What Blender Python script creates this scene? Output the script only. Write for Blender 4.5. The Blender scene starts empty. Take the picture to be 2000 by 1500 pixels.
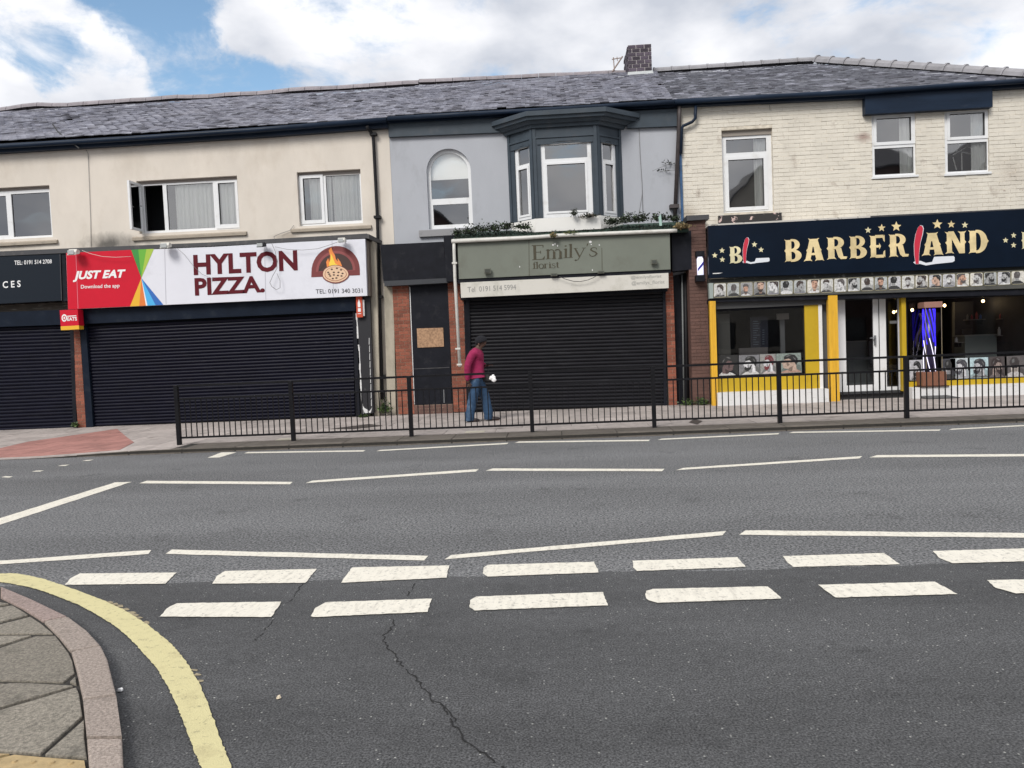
import bpy, bmesh, math, random
from mathutils import Vector, Matrix, noise as mnoise
random.seed(7)
R = math.radians
sc = bpy.context.scene
C = sc.collection

# ------------------------------------------------------------------ camera
CAM_H, F = 1.56, 1500.0
YAW, PITCH, ROLL = R(3.3), R(2.8), R(-2.4)
cy, sy, cp, sp = math.cos(YAW), math.sin(YAW), math.cos(PITCH), math.sin(PITCH)
fv = Vector((-sy * cp, cy * cp, -sp))
r0 = Vector((cy, sy, 0))
u0 = r0.cross(fv)
rv = r0 * math.cos(ROLL) + u0 * math.sin(ROLL)
uv = -r0 * math.sin(ROLL) + u0 * math.cos(ROLL)
cam_d = bpy.data.cameras.new('camera')
cam_d.sensor_width = 36
cam_d.lens = 36 * F / 2000
cam_d.clip_end = 2000
cam_d.clip_start = 0.05
cam = bpy.data.objects.new('camera', cam_d)
C.objects.link(cam)
cam.matrix_world = Matrix(((rv.x, uv.x, -fv.x, 0), (rv.y, uv.y, -fv.y, 0), (rv.z, uv.z, -fv.z, CAM_H), (0, 0, 0, 1)))
sc.camera = cam

# ------------------------------------------------------------------ light
SUN_EL, SUN_AZ = R(40), R(205)      # azimuth clockwise from +Y: high, behind the camera's left shoulder
world = bpy.data.worlds.new('World')
sc.world = world
world.use_nodes = True
WN, WL = world.node_tree.nodes, world.node_tree.links
WN.clear()
def wn(t, **k):
    n = WN.new(t)
    for a, b in k.items():
        setattr(n, a, b)
    return n
wout = wn('ShaderNodeOutputWorld')
bg = wn('ShaderNodeBackground')
bg.inputs['Strength'].default_value = 0.1
sky = wn('ShaderNodeTexSky')
sky.sky_type = 'NISHITA'
sky.sun_disc = False
sky.sun_elevation = SUN_EL
sky.sun_rotation = SUN_AZ
sky.air_density = 1.0
sky.dust_density = 0.6
sky.ozone_density = 2.0
tc = wn('ShaderNodeTexCoord')
def wmath(op, a, b=None):
    n = wn('ShaderNodeMath', operation=op)
    for i, v in enumerate((a, b)):
        if v is None:
            continue
        if isinstance(v, (int, float)):
            n.inputs[i].default_value = v
        else:
            WL.new(v, n.inputs[i])
    return n.outputs[0]
mp = wn('ShaderNodeMapping')
mp.inputs['Scale'].default_value = (1.0, 1.0, 1.9)
mp.inputs['Rotation'].default_value = (0.0, R(18), 0.0)
mp.inputs['Location'].default_value = (0.37, 0.2, 0.15)
WL.new(tc.outputs['Generated'], mp.inputs['Vector'])
n1 = wn('ShaderNodeTexNoise')
n1.inputs['Scale'].default_value = 7.0
n1.inputs['Detail'].default_value = 8
n1.inputs['Roughness'].default_value = 0.62
n1.inputs['Distortion'].default_value = 0.35
WL.new(mp.outputs['Vector'], n1.inputs['Vector'])
n2 = wn('ShaderNodeTexNoise')
n2.inputs['Scale'].default_value = 5.0
n2.inputs['Detail'].default_value = 6
n2.inputs['Roughness'].default_value = 0.5
WL.new(mp.outputs['Vector'], n2.inputs['Vector'])
def skydir(px, py):
    d = fv + rv * ((px - 1000) / F) + uv * ((750 - py) / F)
    return d.normalized()
nw = wn('ShaderNodeTexNoise')
nw.inputs['Scale'].default_value = 11.0
nw.inputs['Detail'].default_value = 7
nw.inputs['Roughness'].default_value = 0.6
WL.new(tc.outputs['Generated'], nw.inputs['Vector'])
wv = wn('ShaderNodeVectorMath', operation='MULTIPLY_ADD')
WL.new(nw.outputs['Color'], wv.inputs[0])
wv.inputs[1].default_value = (0.11, 0.11, 0.11)
wv2 = wn('ShaderNodeVectorMath', operation='SUBTRACT')
WL.new(tc.outputs['Generated'], wv2.inputs[0])
wv2.inputs[1].default_value = (0.055, 0.055, 0.055)
WL.new(wv2.outputs['Vector'], wv.inputs[2])
def near_dir(px, py, inner, outer):
    v = wn('ShaderNodeVectorMath', operation='DISTANCE')
    WL.new(wv.outputs['Vector'], v.inputs[0])
    v.inputs[1].default_value = skydir(px, py)
    m = wn('ShaderNodeMapRange', interpolation_type='SMOOTHSTEP')
    m.inputs['From Min'].default_value = outer
    m.inputs['From Max'].default_value = inner
    WL.new(v.outputs['Value'], m.inputs['Value'])
    return m.outputs['Result']
# the gaps of blue in the cloud over the left of the terrace
def total(items):
    s = None
    for (px, py, rad, w) in items:
        v = wmath('MULTIPLY', near_dir(px, py, R(rad * 0.15), R(rad)), w)
        s = v if s is None else wmath('ADD', s, v)
    return s
gap = wmath('MINIMUM', total([(345, 60, 5.0, 1.0), (375, 135, 4.0, 1.0), (345, 185, 4.0, .9), (205, 20, 3.2, .8), (30, 75, 4.6, .9), (110, 110, 3.4, .8), (300, 0, 4.5, .8), (480, 160, 3.0, .8), (540, 150, 2.2, .5), (200, 150, 2.4, .6)]), 1.15)
puff = total([(235, 85, 3.4, .55), (290, 165, 2.2, .5), (40, 170, 6.5, .9), (430, 110, 2.4, .35), (120, 30, 2.2, .35), (470, 20, 3.5, .5)])
cloud_in = wmath('ADD', wmath('SUBTRACT', wmath('ADD', wmath('MULTIPLY', wmath('SUBTRACT', n1.outputs['Fac'], 0.5), 1.35), 0.735), wmath('MULTIPLY', gap, 0.4)), wmath('MULTIPLY', puff, 0.2))
cov = wn('ShaderNodeMapRange', interpolation_type='SMOOTHSTEP')
cov.inputs['From Min'].default_value = 0.32
cov.inputs['From Max'].default_value = 0.7
WL.new(cloud_in, cov.inputs['Value'])
cr = wn('ShaderNodeValToRGB')
e = cr.color_ramp.elements
e[0].position, e[0].color = 0.36, (4.3, 4.55, 5.1, 1)
e[1].position, e[1].color = 0.62, (7.6, 7.6, 7.8, 1)
WL.new(n2.outputs['Fac'], cr.inputs['Fac'])
skyb = wn('ShaderNodeMixRGB', blend_type='MULTIPLY')
skyb.inputs['Fac'].default_value = 1.0
skyb.inputs['Color2'].default_value = (1.3, 1.35, 1.25, 1)
WL.new(sky.outputs['Color'], skyb.inputs['Color1'])
mix = wn('ShaderNodeMixRGB')
WL.new(cov.outputs['Result'], mix.inputs['Fac'])
WL.new(skyb.outputs['Color'], mix.inputs['Color1'])
WL.new(cr.outputs['Color'], mix.inputs['Color2'])
WL.new(mix.outputs['Color'], bg.inputs['Color'])
WL.new(bg.outputs['Background'], wout.inputs['Surface'])

sun_d = bpy.data.lights.new('sun', 'SUN')
sun_d.energy = 1.9
sun_d.angle = R(22)
sun_d.color = (1.0, 0.96, 0.9)
sun = bpy.data.objects.new('sun', sun_d)
C.objects.link(sun)
sd = Vector((math.sin(SUN_AZ) * math.cos(SUN_EL), math.cos(SUN_AZ) * math.cos(SUN_EL), math.sin(SUN_EL)))
sun.rotation_euler = sd.to_track_quat('Z', 'Y').to_euler()

sc.view_settings.view_transform = 'Standard'
sc.view_settings.look = 'None'
sc.view_settings.exposure = 0.52
sc.view_settings.gamma = 1.0
sc.view_settings.use_curve_mapping = False
sc.cycles.max_bounces = 8
sc.cycles.transparent_max_bounces = 12

# ------------------------------------------------------------------ points from the photograph on real planes
def P(px, py, Y):
    d = fv + rv * ((px - 1000) / F) + uv * ((750 - py) / F)
    t = Y / d.y
    return Vector((d.x * t, Y, CAM_H + d.z * t))
def G(px, py, z=0.0):
    d = fv + rv * ((px - 1000) / F) + uv * ((750 - py) / F)
    t = (z - CAM_H) / d.z
    return Vector((d.x * t, d.y * t, z))
def BX(xl, xr, yt, yb, Y):
    """upright rectangle from pixel extents taken at mid height and mid width"""
    ym, xm = (yt + yb) / 2, (xl + xr) / 2
    return P(xl, ym, Y).x, P(xr, ym, Y).x, P(xm, yb, Y).z, P(xm, yt, Y).z

# ------------------------------------------------------------------ materials
MATS = {}
def mat(name, col, rough=0.7, metal=0.0, var=0.0, vscale=3.0, dirt=None, dirt_amt=0.5, dscale=2.0, dlo=0.55, dhi=0.7, bump=0.0, bscale=60.0,
        spec=0.5, emit=None, estr=0.0, stretch=(1, 1, 1), info=0.0, detail=6, wear=None, blots=()):
    if name in MATS:
        return MATS[name]
    m = bpy.data.materials.new(name)
    m.use_nodes = True
    N, L = m.node_tree.nodes, m.node_tree.links
    b = N['Principled BSDF']
    b.inputs['Roughness'].default_value = rough
    b.inputs['Metallic'].default_value = metal
    b.inputs['Specular IOR Level'].default_value = spec
    col4 = tuple(col) + (1,)
    b.inputs['Base Color'].default_value = col4
    if emit:
        b.inputs['Emission Color'].default_value = tuple(emit) + (1,)
        b.inputs['Emission Strength'].default_value = estr
    cur = None
    g = N.new('ShaderNodeNewGeometry')
    mpn = N.new('ShaderNodeMapping')
    mpn.inputs['Scale'].default_value = stretch
    L.new(g.outputs['Position'], mpn.inputs['Vector'])
    vec = mpn.outputs['Vector']
    def noise(s, det=detail, rg=0.6):
        n = N.new('ShaderNodeTexNoise')
        n.inputs['Scale'].default_value = s
        n.inputs['Detail'].default_value = det
        n.inputs['Roughness'].default_value = rg
        L.new(vec, n.inputs['Vector'])
        return n.outputs['Fac']
    if var:
        rmp = N.new('ShaderNodeMapRange')
        rmp.inputs['From Min'].default_value = 0.3
        rmp.inputs['From Max'].default_value = 0.7
        rmp.inputs['To Min'].default_value = 1 - var
        rmp.inputs['To Max'].default_value = 1 + var
        L.new(noise(vscale), rmp.inputs['Value'])
        h = N.new('ShaderNodeHueSaturation')
        h.inputs['Color'].default_value = col4
        L.new(rmp.outputs['Result'], h.inputs['Value'])
        cur = h.outputs['Color']
    if info:
        oi = N.new('ShaderNodeObjectInfo')
        r2 = N.new('ShaderNodeMapRange')
        r2.inputs['To Min'].default_value = 1 - info
        r2.inputs['To Max'].default_value = 1 + info
        L.new(oi.outputs['Random'], r2.inputs['Value'])
        h = N.new('ShaderNodeHueSaturation')
        h.inputs['Color'].default_value = col4
        if cur:
            L.new(cur, h.inputs['Color'])
        L.new(r2.outputs['Result'], h.inputs['Value'])
        cur = h.outputs['Color']
    if dirt:
        rmp = N.new('ShaderNodeMapRange')
        rmp.inputs['From Min'].default_value = dlo
        rmp.inputs['From Max'].default_value = dhi
        rmp.inputs['To Max'].default_value = dirt_amt
        L.new(noise(dscale, 8, 0.65), rmp.inputs['Value'])
        mx = N.new('ShaderNodeMixRGB')
        L.new(rmp.outputs['Result'], mx.inputs['Fac'])
        mx.inputs['Color1'].default_value = col4
        if cur:
            L.new(cur, mx.inputs['Color1'])
        mx.inputs['Color2'].default_value = tuple(dirt) + (1,)
        cur = mx.outputs['Color']
    if wear:
        wc, ws, w0, w1, wa = wear
        rmp = N.new('ShaderNodeMapRange'); rmp.inputs['From Min'].default_value = w0; rmp.inputs['From Max'].default_value = w1; rmp.inputs['To Max'].default_value = wa
        n_ = N.new('ShaderNodeTexNoise'); n_.inputs['Scale'].default_value = ws; n_.inputs['Detail'].default_value = 8; n_.inputs['Roughness'].default_value = 0.72
        L.new(g.outputs['Position'], n_.inputs['Vector']); L.new(n_.outputs['Fac'], rmp.inputs['Value'])
        mx = N.new('ShaderNodeMixRGB'); L.new(rmp.outputs['Result'], mx.inputs['Fac']); mx.inputs['Color1'].default_value = col4
        if cur: L.new(cur, mx.inputs['Color1'])
        mx.inputs['Color2'].default_value = tuple(wc) + (1,)
        cur = mx.outputs['Color']
    for (bc, br, bcol, bamt) in blots:      # a stain at one place on the wall, broken up by noise
        mp2 = N.new('ShaderNodeMapping'); mp2.inputs['Scale'].default_value = (1 / br[0], 1, 1 / br[1]); mp2.inputs['Location'].default_value = (-bc.x / br[0], -bc.y, -bc.z / br[1])
        L.new(g.outputs['Position'], mp2.inputs['Vector'])
        ln = N.new('ShaderNodeVectorMath'); ln.operation = 'LENGTH'; L.new(mp2.outputs['Vector'], ln.inputs[0])
        nn = noise(2.2, 8, 0.65)
        ad = N.new('ShaderNodeMath'); ad.operation = 'MULTIPLY_ADD'; L.new(nn, ad.inputs[0]); ad.inputs[1].default_value = -1.6; L.new(ln.outputs['Value'], ad.inputs[2])
        rmp = N.new('ShaderNodeMapRange'); rmp.inputs['From Min'].default_value = 0.25; rmp.inputs['From Max'].default_value = -0.6; rmp.inputs['To Min'].default_value = 0; rmp.inputs['To Max'].default_value = bamt
        L.new(ad.outputs[0], rmp.inputs['Value'])
        mx = N.new('ShaderNodeMixRGB'); L.new(rmp.outputs['Result'], mx.inputs['Fac']); mx.inputs['Color1'].default_value = col4
        if cur: L.new(cur, mx.inputs['Color1'])
        mx.inputs['Color2'].default_value = tuple(bcol) + (1,)
        cur = mx.outputs['Color']
    if cur:
        L.new(cur, b.inputs['Base Color'])
    if bump:
        bn = N.new('ShaderNodeBump')
        bn.inputs['Strength'].default_value = bump
        bn.inputs['Distance'].default_value = 0.01
        L.new(noise(bscale, 4), bn.inputs['Height'])
        L.new(bn.outputs['Normal'], b.inputs['Normal'])
    MATS[name] = m
    return m

def glass_mat(name, refl=0.16, tint=(1, 1, 1), wob=0.03):
    m = bpy.data.materials.new(name)
    m.use_nodes = True
    N, L = m.node_tree.nodes, m.node_tree.links
    N.clear()
    o = N.new('ShaderNodeOutputMaterial')
    t = N.new('ShaderNodeBsdfTransparent')
    t.inputs['Color'].default_value = tuple(tint) + (1,)
    gl = N.new('ShaderNodeBsdfGlossy')
    gl.inputs['Roughness'].default_value = 0.02
    fr = N.new('ShaderNodeFresnel')
    fr.inputs['IOR'].default_value = 1.5
    ad = N.new('ShaderNodeMath')
    ad.operation = 'ADD'
    ad.use_clamp = True
    ad.inputs[1].default_value = refl
    L.new(fr.outputs['Fac'], ad.inputs[0])
    g = N.new('ShaderNodeNewGeometry')
    n = N.new('ShaderNodeTexNoise')
    n.inputs['Scale'].default_value = 1.3
    n.inputs['Detail'].default_value = 1
    L.new(g.outputs['Position'], n.inputs['Vector'])
    bn = N.new('ShaderNodeBump')
    bn.inputs['Strength'].default_value = wob
    bn.inputs['Distance'].default_value = 0.1
    L.new(n.outputs['Fac'], bn.inputs['Height'])
    L.new(bn.outputs['Normal'], gl.inputs['Normal'])
    mx = N.new('ShaderNodeMixShader')
    L.new(ad.outputs[0], mx.inputs[0])
    L.new(t.outputs[0], mx.inputs[1])
    L.new(gl.outputs[0], mx.inputs[2])
    L.new(mx.outputs[0], o.inputs['Surface'])
    MATS[name] = m
    return m

def asphalt_mat(name, dark, light, speck, grain, specks=70, patch=0.18, contrast=(0.36, 0.64)):
    m = bpy.data.materials.new(name)
    m.use_nodes = True
    N, L = m.node_tree.nodes, m.node_tree.links
    b = N['Principled BSDF']
    b.inputs['Roughness'].default_value = 0.85
    b.inputs['Specular IOR Level'].default_value = 0.35
    g = N.new('ShaderNodeNewGeometry')
    def noise(scale, det, rg, st=(1, 1, 1)):
        n = N.new('ShaderNodeTexNoise')
        n.inputs['Scale'].default_value = scale; n.inputs['Detail'].default_value = det; n.inputs['Roughness'].default_value = rg
        mpn = N.new('ShaderNodeMapping'); mpn.inputs['Scale'].default_value = st
        L.new(g.outputs['Position'], mpn.inputs['Vector']); L.new(mpn.outputs['Vector'], n.inputs['Vector'])
        return n.outputs['Fac']
    def mr(v, a0, a1, b0, b1):
        r = N.new('ShaderNodeMapRange')
        for k, x in zip(('From Min', 'From Max', 'To Min', 'To Max'), (a0, a1, b0, b1)): r.inputs[k].default_value = x
        L.new(v, r.inputs['Value']); return r.outputs['Result']
    def mul(p, q):
        r = N.new('ShaderNodeMath'); r.operation = 'MULTIPLY'; L.new(p, r.inputs[0]); L.new(q, r.inputs[1]); return r.outputs[0]
    gr = noise(grain, 3, 0.7)
    mx = N.new('ShaderNodeMixRGB')
    L.new(mr(gr, contrast[0], contrast[1], 0, 1), mx.inputs['Fac'])
    mx.inputs['Color1'].default_value = (*dark, 1); mx.inputs['Color2'].default_value = (*light, 1)
    v = N.new('ShaderNodeTexVoronoi'); v.inputs['Scale'].default_value = specks
    L.new(g.outputs['Position'], v.inputs['Vector'])
    sep = N.new('ShaderNodeSeparateColor'); L.new(v.outputs['Color'], sep.inputs['Color'])
    sf = mul(mr(sep.outputs['Red'], 0.86, 0.99, 0, 1), mr(v.outputs['Distance'], 0.12, 0.26, 1, 0))
    m2 = N.new('ShaderNodeMixRGB'); L.new(sf, m2.inputs['Fac']); L.new(mx.outputs['Color'], m2.inputs['Color1']); m2.inputs['Color2'].default_value = (*speck, 1)
    wear = mul(mr(noise(0.55, 8, 0.62, (0.45, 1.3, 1)), 0.3, 0.7, 1 - patch, 1 + patch), mr(noise(0.9, 3, 0.5, (0.03, 1, 1)), 0.35, 0.65, 0.9, 1.1))
    mid = mr(noise(17, 6, 0.75), 0.3, 0.7, 0.78, 1.22)
    stain = mr(noise(1.9, 6, 0.65), 0.58, 0.72, 1.0, 0.66)
    h = N.new('ShaderNodeHueSaturation')
    L.new(m2.outputs['Color'], h.inputs['Color']); L.new(mul(mul(wear, mid), stain), h.inputs['Value'])
    L.new(h.outputs['Color'], b.inputs['Base Color'])
    bn = N.new('ShaderNodeBump'); bn.inputs['Strength'].default_value = 0.6; bn.inputs['Distance'].default_value = 0.005
    L.new(gr, bn.inputs['Height']); L.new(bn.outputs['Normal'], b.inputs['Normal'])
    MATS[name] = m
    return m

M_road = asphalt_mat('asphalt_coarse', (0.045, 0.046, 0.048), (0.235, 0.237, 0.24), (0.34, 0.33, 0.31), 52, 30, 0.15, (0.4, 0.61))
M_side = asphalt_mat('asphalt_fine', (0.028, 0.0285, 0.0295), (0.132, 0.133, 0.136), (0.45, 0.45, 0.42), 105, 46, 0.34, (0.38, 0.64))
M_white = mat('road_paint_white', (0.78, 0.74, 0.64), 0.6, var=0.05, vscale=5, dirt=(0.35, 0.32, 0.27), dirt_amt=0.5, dscale=9, dlo=0.5, dhi=0.75, bump=0.4, bscale=120, stretch=(3, 0.6, 1), wear=((0.16, 0.155, 0.15), 34, 0.55, 0.66, 0.7))
M_yellow = mat('road_paint_yellow', (0.62, 0.56, 0.3), 0.65, var=0.07, vscale=6, dirt=(0.33, 0.28, 0.15), dirt_amt=0.6, dscale=6, dlo=0.52, dhi=0.75, bump=0.4, bscale=120, wear=((0.14, 0.125, 0.09), 26, 0.56, 0.67, 0.65))
M_crack = mat('crack_black', (0.012, 0.012, 0.012), 0.95)
M_slab = mat('paving_concrete', (0.4, 0.355, 0.33), 0.85, var=0.16, vscale=9, info=0.14, dirt=(0.09, 0.08, 0.07), dirt_amt=0.6, dscale=2.2, bump=0.5, bscale=160)
M_slab2 = mat('paving_old', (0.25, 0.225, 0.185), 0.9, var=0.5, vscale=75, info=0.12, dirt=(0.08, 0.075, 0.06), dirt_amt=0.6, dscale=5, bump=0.8, bscale=180)
M_kerbn = mat('kerb_pinkish', (0.36, 0.3, 0.26), 0.88, var=0.45, vscale=75, info=0.12, dirt=(0.13, 0.11, 0.09), dirt_amt=0.5, dscale=6, bump=0.8, bscale=160)
M_kerbp = mat('kerb_pink', (0.37, 0.285, 0.255), 0.88, var=0.42, vscale=75, info=0.14, dirt=(0.14, 0.11, 0.09), dirt_amt=0.5, dscale=6, bump=0.8, bscale=160)
M_joint = mat('joint_grit', (0.03, 0.027, 0.023), 0.95, var=0.3, vscale=30)
M_kerb = mat('kerb_far', (0.115, 0.1, 0.085), 0.85, var=0.2, vscale=8, info=0.15, dirt=(0.05, 0.045, 0.035), dirt_amt=0.6, dscale=3, bump=0.4, bscale=90)
M_kerbtop = M_kerb
M_redslab = mat('tactile_red', (0.36, 0.175, 0.15), 0.85, var=0.14, vscale=6, info=0.14, dirt=(0.15, 0.09, 0.07), dirt_amt=0.5, dscale=4, bump=0.4, bscale=90)
M_buff = mat('tactile_buff', (0.42, 0.31, 0.16), 0.85, var=0.18, vscale=20, info=0.08, bump=0.5, bscale=120)
M_cream = mat('cream_render', (0.655, 0.6, 0.53), 0.85, var=0.07, vscale=1.2, dirt=(0.42, 0.35, 0.27), dirt_amt=0.42, dscale=1.1, dlo=0.5, dhi=0.75, bump=0.35, bscale=70, stretch=(1, 1, 0.55), blots=((P(222, 478, 17.75), (.75, .34), (.07, .066, .06), .9), (P(20, 482, 17.75), (.9, .12), (.2, .17, .13), .5), (P(560, 462, 17.75), (.5, .1), (.25, .2, .15), .5)))
M_grey = mat('grey_render', (0.4, 0.415, 0.45), 0.85, var=0.05, vscale=1.4, dirt=(0.2, 0.2, 0.21), dirt_amt=0.35, dscale=1.6, bump=0.35, bscale=60, stretch=(1, 1, 0.5))
M_navy = mat('navy_fascia', (0.014, 0.024, 0.044), 0.38, var=0.25, vscale=3, dirt=(0.1, 0.1, 0.11), dirt_amt=0.3, dscale=7, dlo=0.6, dhi=0.8, stretch=(0.3, 1, 2), spec=0.13)
M_slateblue = mat('slate_blue_paint', (0.045, 0.06, 0.076), 0.5, var=0.12, vscale=4, dirt=(0.09, 0.09, 0.095), dirt_amt=0.4, dscale=3, spec=.3)
M_pwhite = mat('painted_brick', (0.66, 0.62, 0.54), 0.8, var=0.07, vscale=3, info=0.025, dirt=(0.33, 0.27, 0.22), dirt_amt=0.75, dscale=2.6, dlo=0.6, dhi=0.72, bump=0.6, bscale=45, wear=((.28, .21, .17), 4.5, .655, .69, .7), blots=((P(1686, 268, 17.75), (.22, .12), (.3, .2, .17), .8), (P(1345, 420, 17.75), (.3, .25), (.35, .28, .2), .5), (P(1975, 340, 17.75), (.5, .5), (.4, .34, .28), .35)))
M_pmortar = mat('painted_mortar', (0.62, 0.565, 0.47), 0.9, var=0.3, vscale=9)
M_brick = mat('red_brick', (0.235, 0.075, 0.045), 0.85, var=0.16, vscale=30, info=0.28, dirt=(0.1, 0.05, 0.035), dirt_amt=0.5, dscale=6, bump=0.5, bscale=90)
M_mortar = mat('mortar', (0.34, 0.25, 0.19), 0.95, var=0.2, vscale=20)
M_bbrick = mat('brown_painted_brick', (0.115, 0.06, 0.048), 0.75, var=0.12, vscale=12, info=0.12, dirt=(0.05, 0.032, 0.026), dirt_amt=0.5, dscale=3, bump=0.4, bscale=80)
M_cbrick = mat('chimney_brick', (0.07, 0.055, 0.075), 0.85, var=0.2, vscale=20, info=0.5, dirt=(0.2, 0.17, 0.17), dirt_amt=0.5, dscale=8, bump=0.5, bscale=60)
M_cmortar = mat('chimney_mortar', (0.42, 0.39, 0.39), 0.95)
M_cement = mat('cement_flaunch', (0.45, 0.47, 0.47), 0.9, var=0.15, vscale=8)
M_upvc = mat('white_upvc', (0.74, 0.75, 0.76), 0.35, var=0.02, dirt=(0.5, 0.48, 0.44), dirt_amt=0.35, dscale=5)
M_gasket = mat('black_gasket', (0.02, 0.02, 0.022), 0.6)
M_stone = mat('sill_stone', (0.36, 0.31, 0.25), 0.85, var=0.1, vscale=8, dirt=(0.1, 0.09, 0.08), dirt_amt=0.6, dscale=4, bump=0.3)
M_curt = mat('net_curtain', (0.85, 0.87, 0.84), 0.9)
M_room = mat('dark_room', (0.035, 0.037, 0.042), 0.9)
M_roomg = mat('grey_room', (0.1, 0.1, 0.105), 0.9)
M_shut = mat('shutter_black', (0.005, 0.0055, 0.014), 0.42, var=0.25, vscale=4, dirt=(0.02, 0.02, 0.028), dirt_amt=0.5, dscale=6, stretch=(0.4, 1, 1.5), spec=.15, wear=((0.05, 0.05, 0.055), 9, 0.66, 0.72, 0.7))
M_shut2 = mat('shutter_charcoal', (0.011, 0.011, 0.014), 0.4, var=0.2, vscale=4, dirt=(0.032, 0.032, 0.036), dirt_amt=0.5, dscale=6, stretch=(0.4, 1, 1.5), spec=.18, wear=((0.07, 0.07, 0.07), 9, 0.66, 0.72, 0.7))
M_black = mat('black_paint', (0.012, 0.013, 0.018), 0.45, var=0.2, vscale=4, dirt=(0.04, 0.04, 0.045), dirt_amt=0.4, dscale=5, spec=0.13)
M_boxnavy = mat('shutter_box_navy', (0.008, 0.013, 0.024), 0.4, var=0.2, vscale=3, dirt=(0.03, 0.035, 0.04), dirt_amt=0.4, dscale=3, spec=0.13)
M_rail = mat('railing_black', (0.011, 0.011, 0.013), 0.42, var=0.2, vscale=10, spec=0.13)
M_pipe = mat('black_pipe', (0.02, 0.02, 0.022), 0.5, var=0.2, vscale=6, spec=0.13)
M_pipew = mat('white_pipe', (0.62, 0.61, 0.57), 0.45, dirt=(0.33, 0.31, 0.26), dirt_amt=0.5, dscale=5)
M_pipeb = mat('brown_pipe', (0.055, 0.045, 0.045), 0.6, var=0.3, vscale=8)
M_blue = mat('blue_strip', (0.03, 0.09, 0.2), 0.6, var=0.3, vscale=8)
M_slate = mat('roof_slate', (0.27, 0.275, 0.325), 0.55, var=0.22, vscale=9, dirt=(0.29, 0.27, 0.29), dirt_amt=0.4, dscale=2.2, dlo=0.45, dhi=0.7, spec=0.6)
M_slate2 = mat('roof_slate_dark', (0.18, 0.185, 0.215), 0.55, var=0.22, vscale=8, dirt=(0.2, 0.18, 0.18), dirt_amt=0.3, dscale=3, dlo=0.5, dhi=0.72, spec=0.6)
M_slateL = mat('roof_slate_light', (0.35, 0.355, 0.41), 0.5, var=0.2, vscale=7)
M_slateD = mat('roof_slate_black', (0.13, 0.13, 0.155), 0.6, var=0.3, vscale=7)
M_under = mat('roof_underlay', (0.02, 0.02, 0.022), 0.9)
M_ridge = mat('ridge_tile_clay', (0.27, 0.245, 0.26), 0.8, var=0.15, vscale=6, info=0.1, dirt=(0.14, 0.12, 0.12), dirt_amt=0.5, dscale=4)
M_ridgeg = mat('ridge_tile_grey', (0.27, 0.265, 0.28), 0.8, var=0.12, vscale=6, info=0.08, dirt=(0.2, 0.19, 0.18), dirt_amt=0.5, dscale=5)
M_sage = mat('sage_panel', (0.155, 0.17, 0.14), 0.55, var=0.06, vscale=2, dirt=(0.11, 0.11, 0.085), dirt_amt=0.4, dscale=2.5)
M_sage_d = mat('sage_letter', (0.055, 0.048, 0.028), 0.7, var=0.3, vscale=30)
M_board = mat('offwhite_board', (0.6, 0.58, 0.53), 0.6, dirt=(0.36, 0.35, 0.29), dirt_amt=0.6, dscale=2.8, dlo=0.5, dhi=0.72)
M_ghost = mat('faded_lettering', (0.25, 0.25, 0.24), 0.7, var=0.2, vscale=40)
M_ghost2 = mat('faded_lettering_pale', (0.34, 0.335, 0.31), 0.7, var=0.15, vscale=40)
M_ply = mat('chipboard', (0.36, 0.22, 0.13), 0.85, var=0.35, vscale=22, bump=0.3, bscale=60)
M_leaf = mat('leaf_green', (0.035, 0.06, 0.022), 0.6, var=0.4, vscale=12)
M_leaf2 = mat('leaf_dry', (0.2, 0.15, 0.07), 0.8, var=0.4, vscale=12)
M_leafd = mat('leaf_dark', (0.02, 0.026, 0.016), 0.7, var=0.4, vscale=12)
M_flatgreen = mat('green_roof_felt', (0.02, 0.045, 0.032), 0.8, var=0.3, vscale=6)
def col(name, c, rough=0.5, **k):
    return mat(name, c, rough, **k)
M_red = col('print_red', (0.56, 0.008, 0.028), 0.4, spec=.25, var=0.04)
M_wprint = col('print_white', (0.7, 0.71, 0.77), 0.4, var=0.03, vscale=1.5, dirt=(0.5, 0.5, 0.55), dirt_amt=0.4, dscale=1.5)
M_wtext = col('print_text_white', (0.8, 0.8, 0.8))
M_maroon = col('print_maroon', (0.1, 0.006, 0.013), spec=.2)
M_gr1 = col('print_green_dark', (0.03, 0.25, 0.04)); M_gr2 = col('print_green', (0.12, 0.4, 0.03)); M_gr3 = col('print_lime', (0.35, 0.5, 0.05))
M_or1 = col('print_amber', (0.75, 0.42, 0.02)); M_or2 = col('print_orange', (0.7, 0.18, 0.03))
M_bl1 = col('print_light_blue', (0.06, 0.4, 0.75)); M_bl2 = col('print_blue', (0.02, 0.13, 0.45))
M_ink = col('print_ink', (0.02, 0.02, 0.025))
M_dkgrey = col('sign_dark_slate', (0.009, 0.014, 0.022), 0.3, spec=.22)
M_dgrey2 = col('sign_trim_dark', (0.05, 0.05, 0.055), 0.6, dirt=(0.13, 0.12, 0.11), dirt_amt=0.5, dscale=6)
M_barb = col('sign_barber_navy', (0.0035, 0.0085, 0.019), 0.33, var=0.15, vscale=1.5, spec=.16)
M_gold = mat('gold_lettering', (0.74, 0.6, 0.33), 0.4, metal=0.1, var=0.3, vscale=2.2)
M_goldl = mat('gold_lettering_pale', (0.72, 0.66, 0.42), 0.4, metal=0.15, var=0.15, vscale=3)
M_rzred = col('razor_red', (0.55, 0.03, 0.06), 0.35)
M_rzwhite = col('razor_white', (0.7, 0.73, 0.78), 0.3)
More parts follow.
